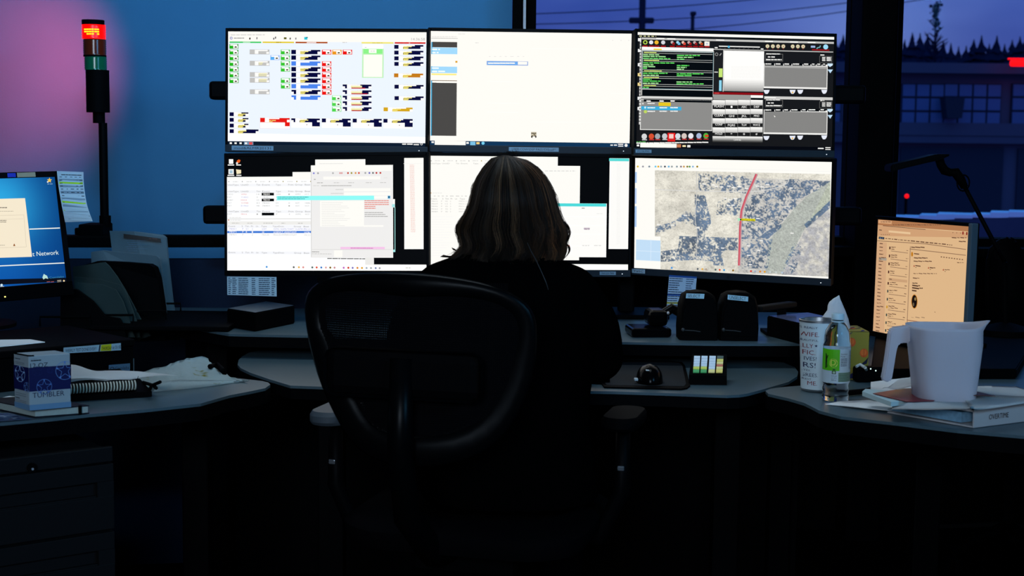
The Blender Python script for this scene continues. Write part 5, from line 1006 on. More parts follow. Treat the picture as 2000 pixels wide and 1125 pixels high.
def speaker(px0, px1, py0, py1, text, label, tilt):
    b0, b1 = onz(px0, py1, ZR+.001), onz(px1, py1, ZR+.001); Y = b0.y; T0, T1 = ony(px0, py0, Y), ony(px1, py0, Y); W = b1.x-b0.x; H = T0.z-b0.z; cx = (b0.x+b1.x)/2
    r = thing('desk_speaker', label, 'speaker', (cx, Y+.04, ZR), group='black console speakers'); bm = NB(); prof = []
    pts = [(-W/2*.98, 0), (W/2*.98, 0), (W/2, H*.25), (W/2*.93, H*.72), (W/2*.78, H*.92), (W/2*.5, H*.985), (0, H*1.01), (-W/2*.5, H*.985), (-W/2*.78, H*.92), (-W/2*.93, H*.72), (-W/2, H*.25)]
    pts = [(cx+x, z+b0.z) for x, z in pts]
    ringed(bm, [[(cx+(x-cx)*k, y_, b0.z+(z-b0.z)*k) for x, z in pts] for k, y_ in ((.94, Y+.0), (1, Y+.008), (1, Y+.07), (.86, Y+.085))]); bmesh.ops.recalc_face_normals(bm, faces=bm.faces); obj('cabinet', bm, BLACK, r, True, True)
    bm = NB(); ringed(bm, [[(cx+(x-cx)*k, y_, b0.z+H*.1+(z-b0.z)*k*.82) for x, z in pts] for k, y_ in ((.86, Y-.004), (.86, Y+.001))]); bmesh.ops.recalc_face_normals(bm, faces=bm.faces); obj('grille', bm, BLACK, r, True)
    return r, cx, Y, b0.z, H, W
for (a, text, label, lq) in (((1326, 1402, 571, 664), 'SELECT', 'black console speaker with a SELECT label on its rounded top', [(1340.5, 573), (1376, 574), (1375, 583.5), (1339.5, 582.5)]),
                          ((1405, 1481, 572, 665), 'UNSELECT', 'black console speaker with an UNSELECT label on its rounded top', [(1421.5, 575.5), (1461.5, 579.5), (1461, 589), (1421, 585)])):
    r, cx, Y, zb_, H, W = speaker(*a, text, label, 0); c = Cv(size=(36, 9.5)); c.bgc(hx('#a8d0e0')); c.t(text, 3, 7.6, 6, hx('#0c1a24'), 2, w=29 if text == 'UNSELECT' else 25)
    c.build('name_label', quad3(*[ony(x, y, Y-.006) for x, y in lq]), M_LABEL, r, True)
    bm = NB(); q = ony((a[0]+8), 644, Y-.005); bmesh.ops.create_uvsphere(bm, u_segments=10, v_segments=6, radius=.0045, matrix=Matrix.Translation(q)); obj('volume_knob', bm, mat('grey_knob', (.035, .038, .04), .4, .2), r, True)
    bm = NB(); tube(bm, [ony(a[0]+12, 645, Y-.005), ony(a[0]+30, 646, Y-.005), ony(a[0]+42, 648, Y-.005)], .0012, 6); obj('trim_line', bm, mat('grey_knob', (.035, .038, .04), .4, .2), r, True)
# small camera-like phone base left of SELECT
ph = thing('desk_phone', 'dark desk phone between the keyboard and the SELECT speaker on the rear worktop', 'telephone', tuple(onz(1290, 655, ZR)))
bm = NB(); q = onz(1285, 660, ZR); box(bm, (.1, .1, .022), (q.x-.02, q.y+.05, ZR+.012), .1, bev=.006); box(bm, (.05, .08, .04), (q.x+.0, q.y+.06, ZR+.045), .1, bev=.012); obj('base', bm, BLACKG, ph, True)
bm = NB(); q2_ = ony(1312, 618, q.y+.06); tube(bm, [q2_+Vector((-.03, 0, .0)), q2_+Vector((0, 0, .02)), q2_+Vector((.03, 0, .005)), q2_+Vector((.045, 0, -.025))], .013, 10); obj('handset', bm, BLACKG, ph, True, True)
bm = NB(); bmesh.ops.create_uvsphere(bm, u_segments=10, v_segments=8, radius=.004, matrix=Matrix.Translation(ony(1305, 611.5, q.y+.035))); obj('silver_button', bm, STRIP, ph, True)
# keyboard in front of the person (hidden from behind) and papers row under rear shelf
kb = thing('keyboard', 'black computer keyboard on the central keyboard shelf behind the seated person', 'keyboard', (.02, 3.25, ZK))
bm = NB(); box(bm, (.44, .15, .018), (.0, 3.2, ZK+.0095), bev=.004); obj('case', bm, BLACK, kb, True)
bm = NB()
for j in range(5):
    for i in range(15): box(bm, (.024, .023, .006), (-.196+i*.028, 3.145+j*.027, ZK+.0215), bev=.001, seg=1)
obj('keys', bm, BLACK, kb, True)
# slim bar and shelf tray on the right rear
ba = thing('metal_bar', 'slim dark grey bar pointing out right of the UNSELECT speaker', 'bar', tuple(ony(1500, 602, 3.55)))
GB = mat('dark_grey_metal', (.006, .006, .006), .6, .05); a, b = ony(1478, 602, 3.5), ony(1548, 595, 3.62); bm = NB(); box(bm, ((b-a).length, .03, .014), (a+b)/2, Matrix.Rotation(math.atan2(b.y-a.y, b.x-a.x), 3, 'Z'), bev=.004); obj('bar', bm, GB, ba, True)
bm = NB(); m_ = (a+b)/2; box(bm, (.02, .02, m_.z-ZR-.008), (m_.x+.02, m_.y+.015, (m_.z+ZR)/2-.004)); box(bm, (.09, .09, .008), (m_.x+.02, m_.y+.015, ZR+.005)); obj('foot', bm, BLACK, ba, True)
r, T = wedge('flat_black_box', 'flat black box behind the white tumbler with violet window reflection painted into its top', 'equipment box', [(1498, 617), (1566, 633), (1660, 628), (1578, 610.5)], ZR+.05, ZR+.0005, BLACK)
bm = NB(); slab3(bm, [p+Vector((0, 0, .0003)) for p in (T[0].lerp(T[2], .03), T[1].lerp(T[3], .03), T[2].lerp(T[0], .03), T[3].lerp(T[1], .03))], (0, 0, .001)); obj('top_plate', bm, mat('glossy_reflection_top', (.09, .11, .22), .18, .9), r, True)  # blue of the plate carries the violet window reflection
# ================================================================== keyboard shelf things, right
mp = thing('mouse_pad', 'black mouse pad on the right half of the central keyboard shelf', 'mouse pad', tuple(onz(1260, 735, ZK)))
bm = NB(); pts = zp([(1140, 703), (1308, 704.5), (1332, 707), (1338, 714), (1348, 752), (1342, 757), (1330, 759), (1180, 755)], ZK+.004); prism(bm, pts, ZK+.0005, ZK+.004); obj('pad', bm, BLACK, mp, True)
PAD = mat('pad_top_fabric', (.02, .022, .025), .9, .1); bm = NB(); prism(bm, zp([(1150, 705), (1305, 706.5), (1328, 709), (1333, 715), (1340, 750), (1336, 754), (1185, 752)], ZK+.0044), ZK+.0041, ZK+.0046); obj('top_sheet', bm, PAD, mp, True)
mo = thing('computer_mouse', 'glossy dark mouse with a high rounded back on the black mouse pad', 'mouse', tuple(onz(1273, 750, ZK+.005)))
q = onz(1272, 752, ZK+.005); bm = NB(); rings = []
for k in range(9):
    f = k/8; rr = math.sin(math.acos(min(1, f*.999)))**.8; rings.append([(q.x+.030*rr*math.cos(2*PI*i/24), q.y+.045+.05*rr*math.sin(2*PI*i/24), ZK+.005+.040*f) for i in range(24)])
ringed(bm, rings); obj('shell', bm, BLACKG, mo, True, 2)
bm = NB(); p = Vector((q.x-.012, q.y+.004, ZK+.034)); box(bm, (.008, .012, .002), (q.x-.008, q.y+.012, ZK+.036), bev=.001); box(bm, (.009, .014, .006), (q.x-.032, q.y+.02, ZK+.014), bev=.002); obj('side_button', bm, mat('silver_grey_plastic', (.45, .5, .52), .3, .5), mo, True)
bm = NB(); tube(bm, [(q.x, q.y+.09, ZK+.02), (q.x+.002, q.y+.12, ZK+.008), (q.x+.004, q.y+.2, ZK+.006), (q.x+.004, q.y+.25, ZK+.006)], .0018, 6); obj('cable', bm, BLACK, mo, True)
kp = thing('programmable_keypad', 'small angled keypad with rows of white, yellow, red and green keys', 'keypad', tuple(onz(1385, 750, ZK)))
BL4 = [onz(1345, 751, ZK+.001), onz(1419.5, 752, ZK+.001)]; W = (BL4[1]-BL4[0]).length; Y0 = BL4[0].y
TLk, TRk = ony(1352, 691.5, Y0+.075), ony(1420, 692, Y0+.075); BLk, BRk = ony(1345.5, 732.5, Y0), ony(1419, 734, Y0)
bm = NB(); pl5 = [BLk, BRk, TRk, TLk]; base = [BL4[0], BL4[1], Vector((TRk.x, TRk.y, ZK+.001)), Vector((TLk.x, TLk.y, ZK+.001))]; ringed(bm, [base, pl5]); bmesh.ops.recalc_face_normals(bm, faces=bm.faces); obj('case', bm, BLACK, kp, True)
nk = (TRk-TLk).cross(BLk-TLk).normalized(); nk = nk if nk.z > 0 else -nk
def kpt(px, py): return onplane(px, py, TLk+nk*.001, nk)
cols = [(1355.5, 1367.5), (1370, 1382), (1385.5, 1398), (1400.5, 1413)]; rows = [(697, 701.5), (703, 707), (708.5, 712), (713.5, 716.5), (718, 722), (723.5, 728.5)]
kc = {(0, 4): '#c8d060', (1, 4): '#c8d060', (0, 5): '#4aa060', (1, 5): '#4aa060', (2, 5): '#e0d890', (3, 5): '#e0d070', (3, 1): '#d8d070', (3, 2): '#e0d890', (3, 3): '#c07060', (3, 4): '#e0d890', (3, 0): '#50605c'}
_km = {}
for i, (x0, x1) in enumerate(cols):
    for j, (y0, y1) in enumerate(rows):
        h = kc.get((i, j), '#c4d6e4'); sh = -j*.35; m_ = mat('key_'+h[1:], h, .5, .3, emit=h, es=.16)  # weak emission added to brighten the key colours
        bm = NB(); slab3(bm, [kpt(x0+sh, y0), kpt(x1+sh, y0+.2), kpt(x1+sh-.3, y1+.2), kpt(x0+sh-.3, y1)], nk*.003); bmesh.ops.recalc_face_normals(bm, faces=bm.faces); obj('key', bm, m_, kp, True)
# ================================================================== right wing things
# insulated cup with words
tc_ = onz(1601, 767, ZK); cx, cy = tc_.x, tc_.y+.03; k = .00108*1.0
p_b = ony(1601, 768, cy); 
sc_ = (ony(1, 700, cy)-ony(0, 700, cy)).length
cu = thing('insulated_tumbler', 'tall white steel cup printed with navy and red words on the right desk', 'cup', (cx, cy, ZK))
WCUP = mat('white_powder_coat', (.58, .68, .72), .38, .4); STEEL = mat('brushed_steel', (.42, .44, .46), .28, .5, metal=.9)
ztop = ony(1601, 623, cy).z-ZK; zr = ony(1601, 757, cy).z-ZK; R0 = 31*sc_; R1 = 37.5*sc_
bm = NB(); lathe(bm, [(0, .0008), (R0*.93, .0008), (R0*.98, .003), (R0, zr)], (cx, cy, ZK), 40, False, False); obj('steel_base', bm, STEEL, cu, True, True)
bm = NB(); lathe(bm, [(R0+.0004, zr), (R1, ztop-.004), (R1-.0015, ztop-.004), (R0-.002, zr+.003)], (cx, cy, ZK), 48, False, False); cb = obj('cup_body', bm, WCUP, cu, True, True)
bm = NB(); lathe(bm, [(R1-.002, ztop-.006), (R1+.0008, ztop-.005), (R1+.0008, ztop-.001), (R1-.001, ztop), (R1-.003, ztop-.001), (R1-.004, ztop-.02), (R0*.8, .02)], (cx, cy, ZK), 48, False, False); obj('steel_rim', bm, STEEL, cu, True, True)
c = Cv(size=(110, 140)); NVc = hx('#142048'); RDc = hx('#7c1420')
LN = [('BALLS REALLY', 17, 5, 0, 62), ('GREAT WIFE.', 33, 11, 1, 66), ('IS MY BEAUTIFUL', 43, 4.5, 0, 62), ('REALLY', 56, 10, 1, 44), ('TERRIFIC.', 72, 10.5, 1, 56), ('SEXY WIVES?', 86, 9.5, 0, 60), ('HOLLERS!', 102, 12, 0, 57), ('ON DATES.', 110, 4, 0, 46), ('SHE AGREES.', 122, 8.5, 0, 62), ('TO MY BEST', 129, 4, 0, 48)]
ends = {0: (17, ' ALLS REALLY'), 1: (33, 'T WIFE.'), 2: (43, 'MY BEAUTIFUL.'), 3: (57, 'ALLY'), 4: (71, 'RIFIC.'), 5: (83, ' WIVES?'), 6: (98, 'ERS!'), 7: (105.5, 'UATES.'), 8: (117, 'E AGREES.'), 9: (124, 'MY REST.'), 10: (134.5, 'E ME.')}
hs = [4.6, 9, 4, 8.6, 9.4, 8, 10.5, 3.4, 7.2, 3.4, 8.4]; xe = [23, 26, 25.5, 16.5, 20.5, 23, 21.5, 13, 26, 15.5, 25]; ws = [34, 39, 38, 22, 30, 31, 28, 20, 42, 26, 27]; cl = [0, 1, 0, 1, 1, 0, 0, 0, 0, 0, 1]
for i, (y, s) in ends.items():
    s = s.strip(); c.t(s, xe[i]-ws[i]+40, y-4, hs[i], NVc if not cl[i] else RDc, 2, w=ws[i])
pts = [(61.5+(3.2 if k_ % 2 == 0 else 1.3)*math.cos(math.radians(-90+36*k_)), 48+(3.2 if k_ % 2 == 0 else 1.3)*math.sin(math.radians(-90+36*k_))) for k_ in range(10)]; c.p(pts, NVc, 2)
# drawing units are photo-size px, x=40 the cup's left silhouette
def cupmap(u, v, l):
    x = (u*110-40)*sc_; Rm = (R0+R1)/2; s_ = math.acos(max(-1, 1-abs(x)/Rm))*(1 if x >= 0 else -1); th = -PI+s_+.06; f = v; z = (ztop-.004)*(1-f)+zr*f; rr = R1*(1-f)+R0*f+.0003+.0001*l
    return (cx+rr*math.cos(th), cy+rr*math.sin(th), ZK+z)
for it in range(len(c.it)): pass
c.build('lettering', lambda u, v, l: cupmap(u, v, l), M_LABEL, cb, True)
# water bottle
wb = onz(1637, 786, ZK); wcx, wcy = wb.x, wb.y+.027; s2 = (ony(1, 700, wcy)-ony(0, 700, wcy)).length
PET = bpy.data.materials.new('clear_bottle'); PET.use_nodes = True; t = PET.node_tree; b_ = t.nodes['Principled BSDF']; b_.inputs['Transmission Weight'].default_value = 1; b_.inputs['IOR'].default_value = 1.33; b_.inputs['Roughness'].default_value = .02; b_.inputs['Base Color'].default_value = (.95, .98, 1, 1)
bo = thing('water_bottle', 'clear plastic bottle of water with a lime green label and white cap', 'bottle', (wcx, wcy, ZK))
zz = lambda py: ony(1637, py, wcy).z-ZK
prof = [(0, .001), (20*s2, .001), (25*s2, zz(780)), (26.5*s2, zz(772)), (24.5*s2, zz(766)), (26.5*s2, zz(758)), (24.5*s2, zz(752)), (26.3*s2, zz(745)), (26.3*s2, zz(682)), (27.3*s2, zz(676)), (26*s2, zz(670)), (25*s2, zz(664)), (24.5*s2, zz(655)), (22.5*s2, zz(645)), (17*s2, zz(635)), (12*s2, zz(629)), (10.5*s2, zz(626)), (10.5*s2, zz(622)), (0, zz(622))]
bm = NB(); lathe(bm, prof, (wcx, wcy, ZK), 40, False, False)
for v in bm.verts:
    if zz(780)+ZK > v.co.z or (zz(770)+ZK < v.co.z < zz(748)+ZK):
        a_ = math.atan2(v.co.y-wcy, v.co.x-wcx); f = 1-.035*(1+math.cos(a_*5)); v.co.x = wcx+(v.co.x-wcx)*f; v.co.y = wcy+(v.co.y-wcy)*f
obj('bottle_body', bm, PET, bo, True, 2)
CAPM = mat('white_cap', (.45, .62, .70), .4, .4); bm = NB(); lathe(bm, [(0, zz(623.5)), (12.2*s2, zz(623.5)), (12.2*s2, zz(613.5)), (11*s2, zz(611.8)), (0, zz(611.5))], (wcx, wcy, ZK), 28, False, False); obj('cap', bm, CAPM, bo, True, True)
bm = NB(); lathe(bm, [(10.6*s2, zz(629)), (12.6*s2, zz(628.6)), (12.6*s2, zz(626.5)), (10.6*s2, zz(626))], (wcx, wcy, ZK), 28, False, False); obj('neck_ring', bm, CAPM, bo, True, True)
c = Cv(size=(170, 65)); c.bgc(hx('#b8ccd8')); GL = hx('#58c018')
c.r(0, 0, 64, 41, GL, 1); c.disc(52, 26, 8.5, hx('#d8e860'), 2); c.disc(50.5, 24.5, 7.2, hx('#9ad040'), 3); c.ring(51, 25, 5, 1.2, hx('#d8e860'), 4, 14); c.p([(34, 8), (41, 12), (38, 20), (40, 34), (34, 38)], hx('#102810'), 2)
c.t('Nutrition', 66, 10, 3, hx('#283440'), 2, w=14); c.t('Facts', 66, 14.5, 3, hx('#283440'), 2, w=9)
for k_ in range(5): c.words(66, 80, 18+k_*3.2, 1.2, hx('#384858'), 2, gap=.3)
for k_ in range(13): c.words(86, 98, 4+k_*2.8, 1.0, hx('#485868'), 2, gap=.3)
c.r(62, 44, 98, 62, hx('#7a9a88'), 1)
for k_ in range(7): c.words(63, 97, 46+k_*2.4, .9, hx('#30483c'), 2, gap=.3)
c.r(51, 37.5, 56, 40, hx('#203828'), 3); c.r(49.5, 41, 57.5, 47, hx('#203828'), 3); c.r(51, 42, 56, 46, hx('#a8c8b0'), 4)
for k_, s in enumerate(('16.9 FL OZ', '(1.1 PT)', '500 mL')): c.t(s, 49, 52+k_*4, 2.6, hx('#283440'), 2, w=10)
zt0, zb0 = zz(679.5), zz(745); split_u(c, 40)
def botmap(u, v, l):
    th = -PI-.25+u*(170/26.4)*.98 - .55; rr = 26.7*s2+.00012*l; return (wcx+rr*math.cos(th), wcy+rr*math.sin(th), ZK+zt0*(1-v)+zb0*v)
c.build('label', botmap, M_LABEL, bo, True)
# tissue box
tb0 = onz(1648, 724, ZK); TY = 3.22
tx0, tx1 = ony(1640, 690, TY).x, ony(1697.5, 690, TY).x; tz1 = ony(1660, 648, TY).z
ts = thing('tissue_box', 'floral tissue box in yellow, navy and orange with one white tissue standing up', 'tissue box', ((tx0+tx1)/2-.02, TY+.06, ZK)); 
X0 = tx1-.115; bm = NB(); box(bm, (.113, .113, tz1-ZK-.001), (tx1-.0575, TY+.058, (tz1+ZK)/2), bev=.001); obj('carton', bm, mat('dark_yellow_card', (.25, .22, .05), .6, .2), ts, True)
def flower(seed, w_, h_):
    c = Cv(size=(w_, h_)); c.bgc(hx('#94842a')); R = random.Random(seed)
    for k_ in range(20):
        x, y, a_ = R.uniform(0, w_), R.uniform(0, h_), R.uniform(-1.3, -.4); l_ = R.uniform(28, 46); wd = R.uniform(4, 8); dx, dy = math.cos(a_), math.sin(a_)
        c.p([(x-dx*l_/2, y-dy*l_/2), (x-dy*wd, y+dx*wd), (x+dx*l_/2, y+dy*l_/2), (x+dy*wd*.4, y-dx*wd*.4)], hx(['#0c1448', '#101c60', '#0a1030'][k_ % 3]), 1+k_ % 2)
    for k_ in range(6): x, y = R.uniform(8, w_-8), R.uniform(8, h_-8); c.disc(x, y, 8.5, hx('#d85818'), 4, 14); c.disc(x-1, y-1, 6, hx('#e87028'), 5, 14); c.r(x-.6, y-8, x+.6, y+8, hx('#b84010'), 6)
    return c
XF0, XF1 = tx1-.114, tx1-.001
flower(4, 100, 90).build('front_print', quad3((XF0, TY+.001, tz1-.001), (XF1, TY+.001, tz1-.001), (XF1, TY+.001, ZK+.002), (XF0, TY+.001, ZK+.002)), M_LABEL, ts, True)
flower(9, 100, 100).build('top_print', quad3((XF0, TY+.114, tz1+.0005), (XF1, TY+.114, tz1+.0005), (XF1, TY+.002, tz1+.0005), (XF0, TY+.002, tz1+.0005), Vector((0, 0, 1))), M_LABEL, ts, True)
TIS = bpy.data.materials.new('soft_tissue'); TIS.use_nodes = True; t = TIS.node_tree; b_ = t.nodes['Principled BSDF']; b_.inputs['Base Color'].default_value = (.82, .86, .9, 1); b_.inputs['Roughness'].default_value = .9; tr = t.nodes.new('ShaderNodeBsdfTranslucent'); tr.inputs[0].default_value = (.8, .84, .9, 1); ms = t.nodes.new('ShaderNodeMixShader'); ms.inputs[0].default_value = .45; t.links.new(b_.outputs[0], ms.inputs[1]); t.links.new(tr.outputs[0], ms.inputs[2]); t.links.new(ms.outputs[0], t.nodes['Material Output'].inputs[0])
TYc = TY+.06; prof2 = [(652, 1582, 1668), (640, 1590, 1661), (622, 1604, 1657), (606, 1616, 1651), (597, 1617, 1647), (590, 1620, 1644), (583, 1628, 1641), (579, 1635, 1640), (577, 1637.5, 1639.5)]
bm = NB(); rings = []
for i, (py, xa_, xb_) in enumerate(prof2):
    a, b = ony(xa_, py, TYc), ony(xb_, py, TYc); z = max(a.z, tz1-.004) if i == 0 else a.z; c0 = (a.x+b.x)/2; hw = (b.x-a.x)/2
    if i == 0: c0, hw = c0+.01, hw*.8
    rings.append([(c0+hw*math.cos(2*PI*k_/20)*(1+.03*math.sin(k_*2.3)), TYc+min(.02, hw*.6)*math.sin(2*PI*k_/20)*(1+.35*math.sin(k_*3.1+i)), z) for k_ in range(20)])
ringed(bm, rings); obj('tissue', bm, TIS, ts, True, 2)
# pitcher
PW = onz(1843, 779, ZK+.046); pY = PW.y+.06; s3 = (ony(1, 700, pY)-ony(0, 700, pY)).length
PM_ = bpy.data.materials.new('frosted_plastic'); PM_.use_nodes = True; t = PM_.node_tree; b_ = t.nodes['Principled BSDF']; b_.inputs['Base Color'].default_value = (.66, .66, .74, 1); b_.inputs['Roughness'].default_value = .32; b_.inputs['Specular IOR Level'].default_value = .4
tr = t.nodes.new('ShaderNodeBsdfTranslucent'); tr.inputs[0].default_value = (.78, .76, .80, 1); ms = t.nodes.new('ShaderNodeMixShader'); ms.inputs[0].default_value = .5; t.links.new(b_.outputs[0], ms.inputs[1]); t.links.new(tr.outputs[0], ms.inputs[2]); t.links.new(ms.outputs[0], t.nodes['Material Output'].inputs[0])
pz = lambda py: ony(1843, py, pY).z
pt = thing('plastic_pitcher', 'frosted white plastic measuring pitcher with open handle standing on papers', 'pitcher', (PW.x, pY, ZK+.046))
def prow(py, xl_, xr_, dep, sp=0, lift=0):
    a, b = ony(xl_, py, pY), ony(xr_, py, pY); c0 = (a.x+b.x)/2; hw = (b.x-a.x)/2; out = []
    for k_ in range(40):
        th = 2*PI*k_/40; ca, sa = math.cos(th), math.sin(th); ex_ = .62; x = hw*math.copysign(abs(ca)**ex_, ca); y = dep*math.copysign(abs(sa)**ex_, sa)
        f = max(0, ca)**4; x += sp*f; y *= (1-.75*f*(1 if sp else 0)); out.append((c0+x, pY+y, a.z+lift*f))
    return out
outer = [prow(779, 1788, 1898, .05), prow(776, 1786, 1900, .052), prow(740, 1783.5, 1904, .055), prow(700, 1780, 1909, .058), prow(670, 1777, 1913, .06), prow(648, 1775, 1915.5, .062, .004, .006), prow(640, 1774.5, 1915, .063, .012, .009), prow(635, 1774, 1914.5, .0635, .019, .011)]
z_in = [[(PW.x+(x-PW.x)*.965, pY+(y-pY)*.96, z+(.003 if i == 0 else 0)) for x, y, z in r_] for i, r_ in enumerate(outer)]
bm = NB(); ringed(bm, outer+list(reversed(z_in))); bmesh.ops.recalc_face_normals(bm, faces=bm.faces); obj('jug_body', bm, PM_, pt, True, 2)
hl_o = [(1778, 637), (1758, 639), (1745, 641), (1739, 648), (1736, 670), (1732, 700), (1728, 725), (1724.5, 742), (1729, 746.5), (1738, 746.5), (1742.5, 741), (1747, 715), (1751, 690), (1753.5, 678), (1757, 672), (1763, 670), (1778, 670)]
bm = NB(); slab3(bm, [ony(x, y, pY-.011) for x, y in hl_o], (0, .022, 0)); bmesh.ops.recalc_face_normals(bm, faces=bm.faces); bmesh.ops.bevel(bm, geom=list(bm.edges), offset=.0025, segments=2, affect='EDGES'); obj('handle', bm, PM_, pt, True)
# binder OVERTIME
C0 = onz(1901, 836, ZK+.001); C1 = onz(2010, 822, ZK+.001); C3 = onz(1733, 806.5, ZK+.001); e1 = (C1-C0).normalized(); e2 = (C3-C0); Lb = e2.length; LS = .30
bd_ = thing('ring_binder', 'white ring binder lying flat with OVERTIME printed on its spine', 'binder', tuple(C0)); BT = ony(1901, 801, C0.y).z-ZK
BW = mat('white_binder_vinyl', (.42, .40, .40), .45, .35); 
def quadprism(q, z0, z1): s = NB(); ringed(s, [[Vector((p.x, p.y, z0)) for p in q], [Vector((p.x, p.y, z1)) for p in q]]); bmesh.ops.recalc_face_normals(s, faces=s.faces); return s
Q = [C0, C0+e1*LS, C0+e1*LS+e2, C0+e2]
s = quadprism(Q, ZK+.001, ZK+.004); obj('back_cover', s, BW, bd_, True)
s = NB(); q = [C0, C0+e1*LS, C0+e1*LS+e2, C0+e2]; zs = [BT, BT, .033, .033]; ringed(s, [[Vector((p.x, p.y, ZK+z_-.004)) for p, z_ in zip(q, zs)], [Vector((p.x, p.y, ZK+z_-.001)) for p, z_ in zip(q, zs)]]); bmesh.ops.recalc_face_normals(s, faces=s.faces); obj('front_cover', s, BW, bd_, True)
e2n = e2.normalized(); q = [C0-e2n*.0005, C0+e1*LS-e2n*.0005, C0+e1*LS+e2n*.003, C0+e2n*.003]; s = quadprism(q, ZK+.001, ZK+BT); bmesh.ops.bevel(s, geom=list(s.edges), offset=.001, segments=2, affect='EDGES'); sp = obj('spine', s, BW, bd_, True)
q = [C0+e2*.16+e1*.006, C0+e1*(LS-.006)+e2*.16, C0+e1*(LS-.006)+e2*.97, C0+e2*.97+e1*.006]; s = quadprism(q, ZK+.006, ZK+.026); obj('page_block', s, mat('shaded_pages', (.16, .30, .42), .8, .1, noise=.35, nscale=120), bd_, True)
for k_ in (.3, 1): 
    bm = NB(); pr_ = C0+e2n*.02+e1*(LS*k_*.5); tube(bm, [pr_+e2n*(.012*math.cos(a_))+Vector((0, 0, ZK*0+.004+.014+.012*math.sin(a_)-.001)) for a_ in [PI*i/8 for i in range(9)]], .0015, 6); obj('ring', bm, STEEL, bd_, True)
f_ = quad3(C0+Vector((0, 0, BT)), C0+e1*LS+Vector((0, 0, BT)), C0+e1*LS, C0); kk = (C1-C0).length/109
c = Cv(size=(LS/kk, 34)); c.t('OVERTIME', 28, 21.5, 9.6, hx('#0c1018'), 2, w=38); c.build('spine_title', lambda u, v, l: f_(u, v, l+14), M_LABEL, sp, True)
zT = ZK+.0375
def flatsheet(nm, label, cat, pts, z, m=PAPER, th=.0012, grp=None, curl=0, smooth=False):
    bm = NB(); P = [onz(x, y, z) for x, y in pts]; slab3(bm, [p+Vector((0, 0, curl*math.sin(i*2.1))) for i, p in enumerate(P)], (0, 0, th)); bmesh.ops.recalc_face_normals(bm, faces=bm.faces); return tag(obj(nm, bm, m), label, cat, grp)
flatsheet('loose_sheet', 'long white sheet sticking out left from under the binder toward the water bottle', 'paper', [(1612, 790), (1640, 785), (1740, 780), (1800, 790), (1738, 803)], ZK+.0015)
flatsheet('loose_sheet', 'second white sheet beside the water bottle, offset to the right', 'paper', [(1640, 792), (1690, 784), (1800, 788), (1736, 802.5)], ZK+.0042)
# wavy papers on the binder
Rw = random.Random(12)
def wavy(label, A, B, C_, D, z, amp, cat='paper', m=PAPER, nm='loose_sheet', seed=1):
    bm = NB(); P = [onz(*q, z) for q in (A, B, C_, D)]; rows = []
    for r_ in range(7):
        rows.append([P[0].lerp(P[1], q/14).lerp(P[3].lerp(P[2], q/14), r_/6)+Vector((0, 0, amp*(1+math.sin(q*.55+seed+r_*.9)*.6+math.sin(r_*1.3+seed*2)*.4))) for q in range(15)])
    ringed(bm, rows, False, False, False); bmesh.ops.solidify(bm, geom=bm.faces[:], thickness=.0009); return tag(obj(nm, bm, m, smooth=2), label, cat)
wavy('wide rippled white page covering the binder in front of the pitcher', (1732, 801), (1893, 801), (1950, 778), (1785, 783), zT, .0008, seed=1)
wavy('rippled page over the right half of the binder beside the pitcher', (1898, 803), (2060, 783), (2020, 762), (1880, 776), zT+.003, .0016, seed=3)
wavy('large pale page behind the pitcher reaching to the right edge', (1880, 772), (2050, 778), (1985, 755), (1880, 755), zT+.007, .0012, seed=5)
REDM = mat('dark_red_cover', (.16, .012, .02), .35, .4, noise=.7, nscale=28)
mg = flatsheet('magazine', 'folded white magazine under the dark red leaflet, left of the pitcher', 'magazine', [(1684, 773), (1690, 768), (1800, 776), (1836, 783), (1740, 794)], ZK+.030, mat('magazine_white', (.45, .6, .62), .6, .3), .009)
flatsheet('leaflet', 'dark red glossy leaflet lying on the magazine behind the pitcher base', 'leaflet', [(1705, 769), (1760, 760), (1830, 757), (1838, 776), (1824, 783.5), (1770, 785)], ZK+.0405, REDM, .001)
flatsheet('leaflet', 'dark brown wedge of a cover showing right of the pitcher base', 'leaflet', [(1895, 766), (1905, 765), (1944, 774), (1899, 773)], zT+.0125, mat('brown_cover', (.09, .025, .012), .5, .3), .0012)
wavy('white crumpled napkin sheet left of the pitcher base, near the handle', (1722, 766), (1785, 762), (1785, 736), (1748, 750), ZK+.05, .004, cat='napkin', nm='napkin', seed=7)
# stack that carries the magazine and pages (envelopes)
flatsheet('document_stack', 'pile of papers under the red leaflet and magazine beside the binder', 'papers', [(1700, 779), (1700, 766), (1790, 755), (1890, 752), (1900, 770), (1800, 786), (1742, 789)], ZK+.006, PAPER, .0225)
# small black hub with LEDs behind the bottle
hb = thing('usb_hub', 'black hub with two tiny white lights behind the water bottle', 'hub', tuple(onz(1705, 735, ZK)))
hp = onz(1704, 746.5, ZK+.001); bm = NB(); box(bm, (.08, .03, .034), (hp.x, hp.y+.012, ZK+.0185), .1, bev=.005); obj('case', bm, BLACK, hb, True)
for x, y in ((1700.5, 720.5), (1710.5, 724)):
    q = ony(x, y, hp.y-.006); bm = NB(); bmesh.ops.create_uvsphere(bm, u_segments=8, v_segments=6, radius=.0016, matrix=Matrix.Translation(q)); obj('led', bm, mat('cyan_led', (.2, .3, .3), .4, .2, emit=(.7, 1, .95), es=1.5), hb, True)
bm = NB(); tube(bm, [onz(1672, 716, ZK+.04), onz(1680, 712, ZK+.044), onz(1690, 718, ZK+.04), onz(1693, 726, ZK+.02), onz(1690, 740, ZK+.005)], .0035, 8); tag(obj('white_cable', bm, mat('white_plug', (.5, .52, .5), .4, .3)), 'short white cable curving down between the tissue box and the hub', 'cable')
